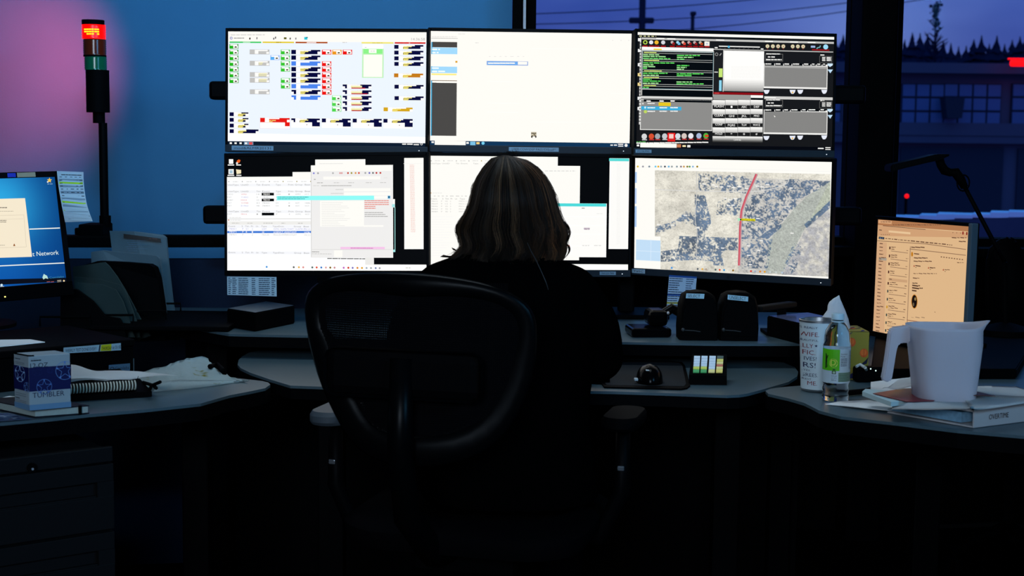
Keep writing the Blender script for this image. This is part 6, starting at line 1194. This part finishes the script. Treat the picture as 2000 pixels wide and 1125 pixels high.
bm = NB(); tube(bm, [onz(1650, 768, ZK+.007), onz(1690, 764, ZK+.007), onz(1720, 757, ZK+.007), onz(1740, 750, ZK+.007)], .006, 8); tag(obj('black_pen', bm, BLACK, smooth=True), 'black marker pen lying behind the sheets near the water bottle', 'pen')
dk2 = thing('flat_black_box', 'flat black slab added to darken the right desk wing under the orange tinted monitor', 'equipment box', tuple(onz(1800, 720, ZK)))  # slab added over the desk top where it lies in shade
bm = NB(); q = [onz(1700, 741, ZK), onz(1985, 741, ZK), onz(2035, 655, ZK), onz(1712, 652, ZK)]; ringed(bm, [[Vector((p.x, p.y, ZK+.001)) for p in q], [Vector((p.x, p.y, ZK+.0245)) for p in q]]); bmesh.ops.bevel(bm, geom=list(bm.edges), offset=.003, segments=2, affect='EDGES'); obj('case', bm, BLACK, dk2, True)
# potted sprig at the right edge
gp = thing('potted_plant', 'small dark green leafy plant behind the papers at the right edge', 'plant', (1.02, 2.93, ZK)); LEAF = mat('green_leaf', (.02, .22, .03), .5, .4)
c0 = onz(1985, 772, ZK); px_, py_ = c0.x+.02, 2.86; bm = NB(); lathe(bm, [(0, .001), (.028, .001), (.034, .05), (.03, .05), (.027, .045), (0, .045)], (px_, py_, ZK), 20, False, False); obj('pot', bm, BLACK, gp, True)
bm = NB(); Rg = random.Random(5)
for k_ in range(60):
    a_ = Rg.uniform(0, 2*PI); h_ = Rg.uniform(.05, .1); r_ = Rg.uniform(.0, .03); p = Vector((px_+r_*math.cos(a_), py_+r_*math.sin(a_), ZK+h_)); dr_ = Vector((math.cos(a_), math.sin(a_), Rg.uniform(.2, 1))).normalized(); sd = dr_.cross(Vector((0, 0, 1))).normalized()*.003
    v_ = [bm.verts.new(q) for q in (p, p+dr_*.009+sd, p+dr_*.018, p+dr_*.009-sd)]; bm.faces.new(v_)
for k_ in range(8):
    a_ = k_*.8; tube(bm, [(px_, py_, ZK+.04), (px_+.015*math.cos(a_), py_+.015*math.sin(a_), ZK+.09)], .0008, 4)
obj('foliage', bm, LEAF, gp, True)
# desk lamp
la = thing('desk_lamp', 'black articulated desk lamp silhouetted against the right window', 'lamp', (1.40, 3.9, ZK+.025))
LY = 3.86
def lpt(x, y): return ony(x, y, LY)
bm = NB(); slab3(bm, [lpt(1740, 322), lpt(1790, 311), lpt(1830, 301), lpt(1857, 301), lpt(1856, 304), lpt(1836, 313), lpt(1812, 318), lpt(1770, 328), lpt(1740, 336)], (0, .07, 0)); bmesh.ops.recalc_face_normals(bm, faces=bm.faces); bmesh.ops.bevel(bm, geom=list(bm.edges), offset=.003, segments=2, affect='EDGES'); obj('lamp_head', bm, BMETAL, la, True)
bm = NB(); LY2 = LY+.035
def lp2(x, y): return ony(x, y, LY2)
tube(bm, [lp2(1834, 308), lp2(1838, 322), lp2(1845, 333), lp2(1856, 337), lp2(1866, 336), lp2(1876, 350), lp2(1884, 366)], [.012, .012, .013, .011, .014, .013, .010], 12); obj('joint', bm, BLACK, la, True, 2)
bm = NB(); tube(bm, [lp2(1883, 363), lp2(1948, 486), lp2(1962, 512)], .0062, 10); obj('arm', bm, BMETAL, la, True, 2)
bm = NB(); tube(bm, [lp2(1882, 343)+Vector((.028*math.cos(a_)*.6, 0, -.02+.022*math.sin(a_))) for a_ in [2*PI*i/16 for i in range(17)]], .0022, 6); obj('ring_handle', bm, BLACK, la, True)
pb = lp2(1962, 512); bm = NB(); tube(bm, [pb, (pb.x+.01, LY2, ZK+.05)], .007, 10); lathe(bm, [(0, 0), (.075, 0), (.075, .014), (.02, .03), (0, .03)], (pb.x+.01, LY2, ZK+.0255), 24); obj('base', bm, BLACK, la, True)
# dark chair back at the right edge, another office chair standing past the desk
oc = thing('office_chair', 'black rounded chair back just visible at the right edge below the window', 'chair', (1.62, 3.0, 0)); 
oY = 4.10; bm = NB(); ol = [(1938, 478), (1948, 470), (1962, 465), (1975, 464), (1984, 468), (1992, 478), (1999, 494), (2010, 520), (2020, 560), (2020, 700), (1930, 700), (1925, 560), (1928, 500)]
slab3(bm, [ony(x, y, oY) for x, y in ol], (.02, .07, 0)); bmesh.ops.recalc_face_normals(bm, faces=bm.faces); bmesh.ops.bevel(bm, geom=list(bm.edges), offset=.012, segments=3, affect='EDGES'); obj('backrest', bm, BLACK, oc, True, 2)
o0 = ony(1975, 700, oY); bm = NB(); box(bm, (.42, .26, .06), (o0.x+.08, oY+.24, .46), bev=.02); obj('seat', bm, BLACK, oc, True)
bm = NB(); tube(bm, [(o0.x, oY+.03, o0.z+.05), (o0.x, oY+.05, .48)], .02, 8); tube(bm, [(o0.x+.08, oY+.2, .44), (o0.x+.08, oY+.2, .08)], .025, 10); obj('column', bm, BMETAL, oc, True)
for k_ in range(5):
    a_ = 2*PI*k_/5; bm = NB(); e = Vector((o0.x+.08+.27*math.cos(a_), oY+.14+.22*math.sin(a_), .07)); tube(bm, [(o0.x+.08, oY+.2, .1), e], .016, 8); box(bm, (.03, .05, .05), (e.x, e.y, .027), a_, bev=.008); obj('leg', bm, BMETAL, oc, True)
# filing cabinet under the left desk
K = [onz(219.5, 871, .665), onz(-60, 904, .665)]; u_ = (K[0]-K[1]); u_.z = 0; W = .46; un = u_.normalized(); O = Vector((K[0].x, K[0].y, 0))-un*W/2; ang = math.atan2(un.y, un.x)
fc = thing('filing_cabinet', 'grey metal drawer cabinet with recessed handles under the left desk', 'filing cabinet', tuple(O), ang)
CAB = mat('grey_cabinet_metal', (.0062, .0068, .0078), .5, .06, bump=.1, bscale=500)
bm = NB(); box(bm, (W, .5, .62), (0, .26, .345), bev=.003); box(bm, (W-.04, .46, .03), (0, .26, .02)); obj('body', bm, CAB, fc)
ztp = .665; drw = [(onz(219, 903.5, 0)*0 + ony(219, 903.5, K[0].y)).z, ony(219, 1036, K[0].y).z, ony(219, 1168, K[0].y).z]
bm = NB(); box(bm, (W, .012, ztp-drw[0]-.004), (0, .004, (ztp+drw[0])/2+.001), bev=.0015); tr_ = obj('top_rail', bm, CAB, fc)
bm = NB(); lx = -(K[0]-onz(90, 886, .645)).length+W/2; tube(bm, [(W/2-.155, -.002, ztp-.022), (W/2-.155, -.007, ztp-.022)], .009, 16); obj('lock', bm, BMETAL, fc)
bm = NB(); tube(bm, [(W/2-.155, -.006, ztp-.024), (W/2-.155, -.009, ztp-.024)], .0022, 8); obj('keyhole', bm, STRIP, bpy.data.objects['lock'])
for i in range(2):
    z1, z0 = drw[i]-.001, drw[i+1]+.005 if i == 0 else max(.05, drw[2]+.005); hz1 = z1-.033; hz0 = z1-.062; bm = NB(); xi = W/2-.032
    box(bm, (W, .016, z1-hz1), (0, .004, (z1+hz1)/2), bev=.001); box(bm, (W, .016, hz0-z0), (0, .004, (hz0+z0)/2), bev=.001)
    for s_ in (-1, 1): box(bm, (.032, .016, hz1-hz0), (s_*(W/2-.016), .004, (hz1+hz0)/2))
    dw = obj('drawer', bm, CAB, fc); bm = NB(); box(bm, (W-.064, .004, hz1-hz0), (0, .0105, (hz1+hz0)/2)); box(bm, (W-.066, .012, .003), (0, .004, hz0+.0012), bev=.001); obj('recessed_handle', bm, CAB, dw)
# ================================================================== swivel chair with mesh back
CHF = mat('graphite_chair_frame', (.0010, .0012, .0015), .34, .07); CHM = mat('black_chair_mesh', (.0015, .0015, .002), .8, .03)
CY, CX = 2.60, -.155; yawc = -.26
Mc = Matrix.Translation((CX+.09, CY+.28, 0)) @ Matrix.Rotation(yawc, 4, 'Z')
ch = thing('office_chair', 'black high mesh back swivel chair the person sits in, its curved top rim catching light', 'chair', M=Mc)
MI = Mc.inverted()
# outline of the back seen from behind, on its own upright plane (local x, z); built from measured points
bp0 = Vector((CX, CY, 0)); bn = Matrix.Rotation(yawc, 3, 'Z') @ Vector((0, 1, 0))
def bk2(x, y): q = MI @ onplane(x, y, bp0, bn); return (q.x, q.z)
ol = [(596, 585), (606, 566), (628, 550), (660, 540), (700, 534), (750, 531), (800, 531.5), (850, 535), (900, 542), (950, 553), (990, 568), (1020, 588), (1038, 612), (1045, 645), (1040, 720), (1020, 790), (985, 850), (930, 890), (850, 905), (780, 900), (720, 880), (682, 840), (652, 790), (628, 740), (608, 680), (595, 620)]
ol2 = [bk2(*p) for p in ol]; cxx = sum(p[0] for p in ol2)/len(ol2); czz = sum(p[1] for p in ol2)/len(ol2)
yb = (MI @ bp0).y
def bow(x, z): return yb+.045*(1-((x-cxx)/.24)**2)*-1*.0+ -.03+.03*((x-cxx)/.2)**2
fr_ = smooth_poly(ol2, 1); bm = NB(); pts = [(x, bow(x, z), z) for x, z in fr_]; nfr = len(pts)
rings = []
for i in range(nfr+1):
    x, y, z = pts[i % nfr]; d = Vector((x-cxx, 0, z-czz)).normalized(); wd = .022 if z > czz else .03
    c0 = Vector((x, y, z))-d*wd*.9
    rings.append([c0+d*(wd*math.cos(2*PI*k/10))+Vector((0, .011*math.sin(2*PI*k/10), 0)) for k in range(10)])
ringed(bm, rings, False, False); bmesh.ops.remove_doubles(bm, verts=bm.verts, dist=1e-5); obj('back_frame', bm, CHF, ch, smooth=2)
def inside(x, z, pts_):
    m = False
    for i in range(len(pts_)):
        x1, z1 = pts_[i]; x2, z2 = pts_[(i+1) % len(pts_)]
        if (z1 > z) != (z2 > z) and x < (x2-x1)*(z-z1)/(z2-z1)+x1: m = not m
    return m
inn = [(cxx+(x-cxx)*.93, czz+(z-czz)*.95) for x, z in fr_]
bm = NB(); xs0, xs1 = min(p[0] for p in inn), max(p[0] for p in inn); zs0, zs1 = min(p[1] for p in inn), max(p[1] for p in inn)
def strip(a, b, hw, horiz):
    dx, dz = (0, hw) if horiz else (hw, 0); v = [bm.verts.new((a[0]-dx, bow(*a), a[1]-dz)), bm.verts.new((b[0]-dx, bow(*b), b[1]-dz)), bm.verts.new((b[0]+dx, bow(*b), b[1]+dz)), bm.verts.new((a[0]+dx, bow(*a), a[1]+dz))]; bm.faces.new(v)
z = zs0
while z < zs1:
    x = xs0; run = None
    while x <= xs1:
        ins_ = inside(x, z, inn)
        if ins_ and run is None: run = x
        if run is not None and (not ins_ or x+.02 > xs1): strip((run, z), (x, z), .0014, True); run = None
        elif run is not None: strip((run, z), (x, z), .0014, True); run = x
        x += .02
    z += .0042
x = xs0
while x < xs1:
    z = zs0; run = None
    while z <= zs1:
        ins_ = inside(x, z, inn)
        if ins_ and run is None: run = z
        elif run is not None: strip((x, run), (x, z), .0013, False); run = z if ins_ else None
        z += .03
    x += .0034
obj('back_mesh', bm, CHM, ch)
bm = NB(); box(bm, (.3, .02, .09), (cxx, yb-.055, .83), bev=.02); obj('lumbar_pad', bm, BLACK, ch)
bm = NB(); box(bm, (.24, .012, .17), (cxx+.03, yb+.01, .93), bev=.02); obj('jacket_support', bm, BLACK, ch) if False else bm.free()
bm = NB(); tube(bm, [(cxx, yb-.06, .86), (cxx, yb-.07, .7), (cxx, yb-.03, .56), (cxx, yb+.12, .45), (0, 0, .43)], [.022, .024, .026, .028, .03], 10); obj('spine_support', bm, CHF, ch, smooth=2)
bm = NB(); pts = rrect(.50, .46, .12, 6); ringed(bm, [[(x*.96, y*.96+.02, .455) for x, y in pts], [(x, y+.02, .475) for x, y in pts], [(x, y+.02, .492) for x, y in pts], [(x*.95, y*.95+.02, .502) for x, y in pts]]); obj('seat', bm, CHM, ch, smooth=True)
bm = NB(); box(bm, (.22, .24, .06), (0, 0, .415), bev=.015); obj('tilt_mechanism', bm, CHF, ch)
bm = NB(); lathe(bm, [(.03, .09), (.03, .24), (.022, .24), (.022, .39)], (0, 0, 0), 20); obj('gas_column', bm, BMETAL, ch, smooth=True)
bm = NB(); lathe(bm, [(.045, .075), (.045, .115), (.03, .13)], (0, 0, 0), 20); obj('hub', bm, CHF, ch, smooth=True)
SIL = mat('small_chrome', (.35, .38, .42), .2, .6, metal=.8)
for k in range(5):
    a = 2*PI*k/5+.5; e = Vector((.31*math.cos(a), .31*math.sin(a), .085)); bm = NB(); tube(bm, [(.03*math.cos(a), .03*math.sin(a), .1), e], [.024, .015], 8); lg = obj('leg', bm, CHF, ch, smooth=2)
    bm = NB(); s = Vector((-math.sin(a), math.cos(a), 0))
    for q in (-1, 1): c0 = e+s*.018*q; tube(bm, [(c0.x-s.x*.011, c0.y-s.y*.011, .029), (c0.x+s.x*.011, c0.y+s.y*.011, .029)], .028, 16)
    tube(bm, [(e.x, e.y, .03), (e.x, e.y, .08)], .008, 8); obj('caster', bm, BLACK, lg)
# arm rests where the photo shows them
for (px, py, nm) in (((610, 665), 803, 'L'), ((1178, 1240), 815, 'R')):
    a, b = onz(px[0], py, .71), onz(px[1], py, .71); c0 = (a+b)/2; q = MI @ c0; bm = NB(); pts = rrect(.075, .17, .035, 6)
    ringed(bm, [[(q.x+x*k_, q.y+.06+y*k_, z_) for x, y in pts] for k_, z_ in ((.92, .683), (1, .69), (1, .702), (.9, .71))]); arp = obj('armrest', bm, mat('lit_grey_armpad', (.05, .065, .08), .5, .3) if nm == 'L' else BLACK, ch, smooth=True)  # left pad coloured lighter as lit, right pad black as shaded
    bm = NB(); tube(bm, [(q.x, q.y+.05, .685), (q.x, q.y+.05, .55), (q.x*.85, q.y+.05, .45), (q.x*.4, .05, .43)], [.014, .018, .018, .016], 10); obj('arm_post', bm, BMETAL, ch, smooth=2)
    bm = NB(); box(bm, (.014, .006, .01), (q.x, q.y+.03, .60), bev=.002); obj('height_button', bm, SIL, ch)
# ================================================================== the person
def ell(bm, c, r, rot=None, u=20, v=14):
    M = Matrix.Translation(c) @ (rot.to_4x4() if rot else Matrix.Identity(4)) @ Matrix.Diagonal((*r, 1)); bmesh.ops.create_uvsphere(bm, u_segments=u, v_segments=v, radius=1, matrix=M)
def chain(bm, pts, rad, n=6, seg=16, flat_=1.0, ax_=None):
    """tapering limb through joints"""
    f = bezfn(pts); g = bezfn([(r, 0, 0) for r in rad]); m = (len(pts)-1)*n
    tube(bm, [f(i/m) for i in range(m+1)], [max(.002, g(i/m).x) for i in range(m+1)], seg)
    for p, r in ((pts[0], rad[0]), (pts[-1], rad[-1])): ell(bm, p, (r, r, r), None, 12, 8)
def remesh(name, bm, m, parent, vox=.007, smooth_it=3, world=True):
    bmesh.ops.recalc_face_normals(bm, faces=bm.faces); me = bpy.data.meshes.new('tmp'); bm.to_mesh(me); bm.free(); o = bpy.data.objects.new('tmp', me); COL.objects.link(o)
    r = o.modifiers.new('r', 'REMESH'); r.mode = 'VOXEL'; r.voxel_size = vox; s = o.modifiers.new('s', 'SMOOTH'); s.factor = .5; s.iterations = smooth_it
    dg = bpy.context.evaluated_depsgraph_get(); me2 = bpy.data.meshes.new_from_object(o.evaluated_get(dg)); bpy.data.objects.remove(o); me2.name = name
    me2.polygons.foreach_set('use_smooth', [True]*len(me2.polygons)); return link(name, me2, m, parent, world)
PY = 2.84; kq = (ony(1, 400, PY)-ony(0, 400, PY)).length
def PP(x, y, dy=0): return ony(x, y, PY+dy)
pe = thing('person', 'person with shoulder length brown hair in black clothes, seated with back turned', 'person', (PP(990, 600).x, PY, 0))
SKIN = mat('skin', (.35, .20, .14), .5, .3); SWE = mat('black_sweater', (.0009, .0009, .001), 1, .0, bump=.2, bscale=240); TRO = mat('black_trousers', (.001, .001, .0015), 1, .0)
hd = PP(994, 408, .01); sh_l, sh_r = PP(836, 533, .0), PP(1136, 533, .0); nk = PP(990, 500, -.01)
def limbs(bm, ex=0, torso=True, arms=True, legs=False, hands=False, cuff=0):
    if torso:
        for (x0, x1, y, d, dy) in ((905, 1080, 497, .055, -.01), (868, 1112, 512, .075, -.005), (838, 1142, 536, .095, 0), (828, 1156, 565, .105, 0), (830, 1160, 620, .11, 0), (838, 1152, 700, .115, .0), (846, 1140, 790, .12, .0), (835, 1150, 880, .13, .02), (830, 1160, 960, .14, .03)): pass
        secs = [(920, 1066, 494, .05, -.01), (880, 1090, 506, .065, -.005), (845, 1122, 519, .085, 0), (826, 1146, 537, .095, 0), (826, 1150, 565, .105, 0), (830, 1160, 620, .11, 0), (838, 1152, 700, .112, .0), (846, 1140, 790, .115, .0), (835, 1150, 880, .125, .02), (830, 1160, 975, .13, .03)]
        rings = []
        for (x0, x1, y, d, dy) in secs:
            a, b = PP(x0, y), PP(x1, y); c0 = (a.x+b.x)/2; hw = (b.x-a.x)/2+ex; dd = d+ex
            rings.append([(c0+hw*math.copysign(abs(math.cos(t_))**.85, math.cos(t_)), PY+dy+dd*math.sin(t_), a.z) for t_ in [2*PI*k/28 for k in range(28)]])
        ringed(bm, rings); ell(bm, PP(990, 502, -.005), (.08+ex, .055+ex, .03+ex))
    if arms:
        for s, sh, el, wr_ in ((-1, PP(856, 572), PP(800, 700, .05), Vector((-.13, 3.16, ZK+.05))), (1, PP(1114, 572), PP(1168, 695, .05), Vector((.12, 3.16, ZK+.05)))):
            chain(bm, [sh, sh.lerp(el, .5)+Vector((s*.012, -.01, 0)), el], [.046+ex, .046+ex, .042+ex]); 
            if cuff: chain(bm, [el, el.lerp(wr_, .5), el.lerp(wr_, cuff)], [.044+ex, .038+ex, .03+ex])
            else: chain(bm, [el, el.lerp(wr_, .5), wr_], [.042, .036, .024])
            if hands:
                pc = wr_+Vector((-s*.005, .05, -.012)); ell(bm, pc, (.038, .048, .014))
                for i, (off, ln_) in enumerate(((-.028, .065), (-.010, .078), (.009, .074), (.027, .056))):
                    b0 = pc+Vector((off, .038, .002)); chain(bm, [b0, b0+Vector((off*.12, ln_*.5, .006)), b0+Vector((off*.15, ln_*.85, -.006)), b0+Vector((off*.15, ln_, -.016))], [.0092, .0085, .0075, .0068], 3, 10)
                b0 = pc+Vector((-s*.03, -.015, -.003)); chain(bm, [b0, b0+Vector((-s*.025, .022, -.002)), b0+Vector((-s*.032, .048, -.006))], [.0115, .0098, .008], 3, 10)
    if legs:
        for s in (-1, 1):
            hp_ = Vector((s*.09-.01, 2.86, .585)); kn = Vector((s*.12-.01, 3.27, .59)); an = Vector((s*.13-.01, 3.20, .11)); chain(bm, [hp_, hp_.lerp(kn, .5), kn], [.085+ex, .074+ex, .056+ex]); chain(bm, [kn, kn.lerp(an, .35)+Vector((0, -.012, 0)), an], [.054+ex, .052+ex, .036+ex])
body = NB(); limbs(body, 0, True, True, True, True)
ell(body, hd, (.064, .088, .094)); ell(body, hd+Vector((0, .03, -.05)), (.05, .058, .058)); chain(body, [nk+Vector((0, .0, -.02)), hd+Vector((0, .005, -.08))], [.055, .052])
ell(body, hd+Vector((0, .094, -.02)), (.012, .02, .018)); 
for s in (-1, 1): ell(body, hd+Vector((s*.066, .01, -.015)), (.008, .016, .026)); ell(body, hd+Vector((s*.028, .080, .006)), (.016, .01, .011))
ell(body, hd+Vector((0, .082, -.058)), (.024, .012, .008))
for s in (-1, 1): an = Vector((s*.13-.01, 3.20, .06)); ell(body, an+Vector((0, .07, -.02)), (.042, .115, .036)); ell(body, an, (.035, .04, .05))
remesh('body', body, SKIN, pe, .0055, 2)
sw = NB(); limbs(sw, .011, True, True, False, False, .86); remesh('sweater', sw, SWE, pe, .009, 3)
tr_ = NB(); limbs(tr_, .010, False, False, True); ell(tr_, (-.01, 2.87, .585), (.175, .14, .09)); remesh('trousers', tr_, TRO, pe, .011, 3)
for s in (-1, 1):
    b = NB(); an = Vector((s*.13-.01, 3.20, .05)); ell(b, an+Vector((0, .07, -.004)), (.049, .135, .045)); 
    for v in b.verts: v.co.z = max(v.co.z, .004)
    obj('shoe', b, BLACK, pe, True, 2)
for s in (-1, 1): b = NB(); ell(b, hd+Vector((s*.028, .086, .006)), (.0115, .0075, .0075), None, 14, 10); obj('eye', b, mat('eye_white', (.7, .7, .7), .2, .5), pe, True, 2)
# ---- hair: a close cap plus thousands of strands
HAIR = bpy.data.materials.new('brown_hair'); HAIR.use_nodes = True; t = HAIR.node_tree; b_ = t.nodes['Principled BSDF']; b_.inputs['Roughness'].default_value = .55; b_.inputs['Specular IOR Level'].default_value = .3
at2 = t.nodes.new('ShaderNodeAttribute'); at2.attribute_name = 'Col'; t.links.new(at2.outputs['Color'], b_.inputs['Base Color']); tr2 = t.nodes.new('ShaderNodeBsdfTranslucent'); t.links.new(at2.outputs['Color'], tr2.inputs[0]); ms = t.nodes.new('ShaderNodeMixShader'); ms.inputs[0].default_value = .3; t.links.new(b_.outputs[0], ms.inputs[1]); t.links.new(tr2.outputs[0], ms.inputs[2]); t.links.new(ms.outputs[0], t.nodes['Material Output'].inputs[0])
Ltab = [(303, 985), (305.5, 972), (309, 961), (316.6, 954), (327, 945), (343, 935), (364, 926), (387, 921), (405, 916.5), (422, 908), (436, 898), (449.5, 894.5), (460, 897), (470, 901.5), (482, 903), (490, 898), (499, 882), (506, 872)]
Rtab = [(303, 985), (305.5, 1000), (309, 1015), (313, 1029), (327, 1049), (345.5, 1064), (366, 1075), (389, 1083), (410, 1089), (428, 1095), (442.5, 1103), (456, 1106), (468, 1101), (486, 1104), (500, 1098), (512, 1095)]
def tabf(T, y): return float(np.interp(y, [a for a, _ in T], [b for _, b in T]))
def env(y):
    l, r = tabf(Ltab, y), tabf(Rtab, y); c0 = 988+(y-305)*.03; return c0, c0-l, r-c0
def dep(y):                                           # front-back half depth of the hair mass in metres
    return .105*math.sqrt(max(0, 1-((min(y, 400)-400)/96.5)**2)) if y < 400 else .105-.02*(y-400)/110
def hp(y, phi, rho):                                   # phi 0 = towards camera, +-pi/2 sides
    c0, l, r = env(y); s_ = math.sin(phi); X = c0+(r if s_ > 0 else l)*s_*rho; Yd = -math.cos(phi)*dep(y)*rho
    p = PP(X, y); return Vector((p.x, PY+.005+Yd, p.z))
bm = NB(); ys = [304, 306, 309, 314, 322, 334, 350, 370, 392, 415, 440, 465, 488, 503]
ringed(bm, [[hp(y, -PI+2*PI*(k+.5)/36*.999, .93) if abs(-PI+2*PI*(k+.5)/36) < 2.1 or y < 345 else hp(y, math.copysign(2.1, -PI+2*PI*(k+.5)/36), .62) for k in range(36)] for y in ys])
me = bpy.data.meshes.new('hair'); bm.to_mesh(me); bm.free(); V = [v.co[:] for v in me.vertices]; Fc = [tuple(p.vertices) for p in me.polygons]; bpy.data.meshes.remove(me)
CC = [(.006, .004, .003)]*len(V)
Rh = random.Random(21); nS = 4200
cl_ = [(Rh.uniform(-2.3, 2.3), Rh.uniform(-.12, .12), Rh.uniform(5, 11), Rh.uniform(0, 6.28), Rh.uniform(.93, 1.03), Rh.uniform(468, 520), math.exp(Rh.gauss(-1.4, 1.05))) for _ in range(110)]  # last value: random clump brightness, also standing in for highlights
for i in range(nS):
    ci = cl_[i % len(cl_)]; fly = Rh.random() < .05
    phi0 = ci[0]+Rh.gauss(0, .05)+(Rh.uniform(-.3, .3) if fly else 0); drift = ci[1]; rho = (ci[4]+Rh.gauss(0, .012)) if not fly else Rh.uniform(1.0, 1.07)
    rho = min(rho, 1.03 if not fly else 1.09); yend = ci[5]+Rh.gauss(0, 8); side = abs(math.sin(phi0))
    if side < .5: yend = min(yend+4, 515)
    ytop = 303.6+abs(Rh.gauss(0, 2.2)); n = 17; pts = []
    for k in range(n):
        f = k/(n-1); y = ytop+(yend-ytop)*f**1.25; w_ = max(0, (y-400)/110); yy_ = min(y, 511)
        wave = math.sin((y-300)/ci[2]/2.2+ci[3])*.06*w_*(1.6 if fly else 1)
        ph = phi0*(.72+.28*min(1, f*3.2)); ph += drift*f+wave*1.3
        p = hp(yy_, ph, rho+wave*.5*(1 if side > .6 else .5)); 
        if y > 511: p.z -= (y-511)*kq
        pts.append(p)
    r0 = .00055 if not fly else .0003; up = Vector((0, 0, 1)); cb_ = min(3.2, ci[6]*Rh.uniform(.6, 1.5)); warm = Rh.random()
    wr2 = 1+.5*max(0, math.sin(phi0)); col0 = (.064*cb_*wr2, (.034+.004*warm)*cb_, .018*cb_/wr2)
    base = len(V)
    for k, p in enumerate(pts):
        d = (pts[min(k+1, n-1)]-pts[max(0, k-1)]).normalized(); s_ = d.cross(Vector((p.x-hd.x, p.y-hd.y, .02))).normalized(); o_ = d.cross(s_); rr = r0*(1-.6*(k/(n-1))**2)
        for a_ in (0, 2.094, 4.189): q = p+(s_*math.cos(a_)+o_*math.sin(a_))*rr; V.append((q.x, q.y, q.z)); CC.append(col0)
    for k in range(n-1):
        for j in range(3): a0 = base+k*3+j; a1 = base+k*3+(j+1) % 3; Fc.append((a0, a1, a1+3, a0+3))
# stray hairs standing up at the crown and curling out at the sides
def stray(pts, r=.00028):
    base = len(V); f = bezfn(pts); n = 12
    for k in range(n):
        p = f(k/(n-1))
        for a_ in (0, 2.094, 4.189): V.append((p.x+r*math.cos(a_), p.y+r*.5, p.z+r*math.sin(a_))); CC.append((.06, .036, .02))
    for k in range(n-1):
        for j in range(3): a0 = base+k*3+j; a1 = base+k*3+(j+1) % 3; Fc.append((a0, a1, a1+3, a0+3))
for i in range(26):
    x = Rh.uniform(972, 1012); l_ = Rh.uniform(-18, 18); stray([PP(x, 308), PP(x+l_*.4, 300-Rh.uniform(0, 3)), PP(x+l_, 300-Rh.uniform(-2, 7)), PP(x+l_*1.5, 303-Rh.uniform(-3, 5))])
for i in range(60):
    x0 = Rh.choice((-1, 1)); y0 = Rh.uniform(335, 470); T = Ltab if x0 < 0 else Rtab; f0 = tabf(T, y0); stray([PP(f0-x0*6, y0-6), PP(f0+x0*Rh.uniform(1, 4), y0+8), PP(tabf(T, y0+22)+x0*Rh.uniform(2, 8), y0+22), PP(tabf(T, min(510, y0+38))+x0*Rh.uniform(-3, 6), y0+38)], .0003)
for i in range(26):
    o = Rh.uniform(0, 6); stray([PP(1090, 425), PP(1103+o, 438), PP(1109+o, 455), PP(1106+o*.5, 472), PP(1100, 482+o)], .0003); stray([PP(1098, 470), PP(1108+o*.7, 480), PP(1110+o*.5, 492), PP(1102, 505), PP(1093, 512)], .0004)
    stray([PP(912, 425), PP(899-o, 436), PP(893-o*.6, 450), PP(897-o*.3, 466), PP(904, 484)], .0004); stray([PP(915, 478), PP(905, 490), PP(893-o, 489), PP(888-o, 486-o*.4)], .0004)
    stray([PP(910, 485), PP(898, 496+o*.5), PP(880, 500+o*.5), PP(866-o, 498+o*.6)], .0005)
me = bpy.data.meshes.new('hair'); me.from_pydata(V, [], Fc); at_ = me.attributes.new('Col', 'FLOAT_COLOR', 'POINT'); at_.data.foreach_set('color', np.array([(*c_, 1) for c_ in CC], 'f').ravel()); me.polygons.foreach_set('use_smooth', [True]*len(me.polygons))
link('hair', me, HAIR, pe, True, 'shoulder length wavy brown hair')
# headset worn under the hair with its thin cord down the back
hs = thing('headset', 'phone headset worn under the hair with a thin cord down the back', 'headset', tuple(hd))
bm = NB(); tube(bm, [hd+Vector((.066*math.cos(a_), .02, .094*math.sin(a_)-.0)) for a_ in [PI*i/16 for i in range(17)]], .003, 6); obj('headband', bm, BLACK, hs, True)
bm = NB(); lathe(bm, [(0, 0), (.018, 0), (.018, .01), (0, .01)], (0, 0, 0), 16); bm.transform(Matrix.Translation(hd+Vector((.064, .02, -.02))) @ Matrix.Rotation(PI/2, 4, 'Y')); obj('ear_cushion', bm, BLACK, hs, True)
bm = NB(); CORD = mat('grey_cord', (.03, .033, .036), .4, .4); cpts = [(1030, 474, -.10), (1037, 490, -.105), (1048, 510, -.118), (1058, 532, -.125), (1066, 550, -.13), (1071, 566, -.13)]; tube(bm, [PP(x, y, d) for x, y, d in cpts], .0007, 6); obj('cord', bm, CORD, hs, True, 2)
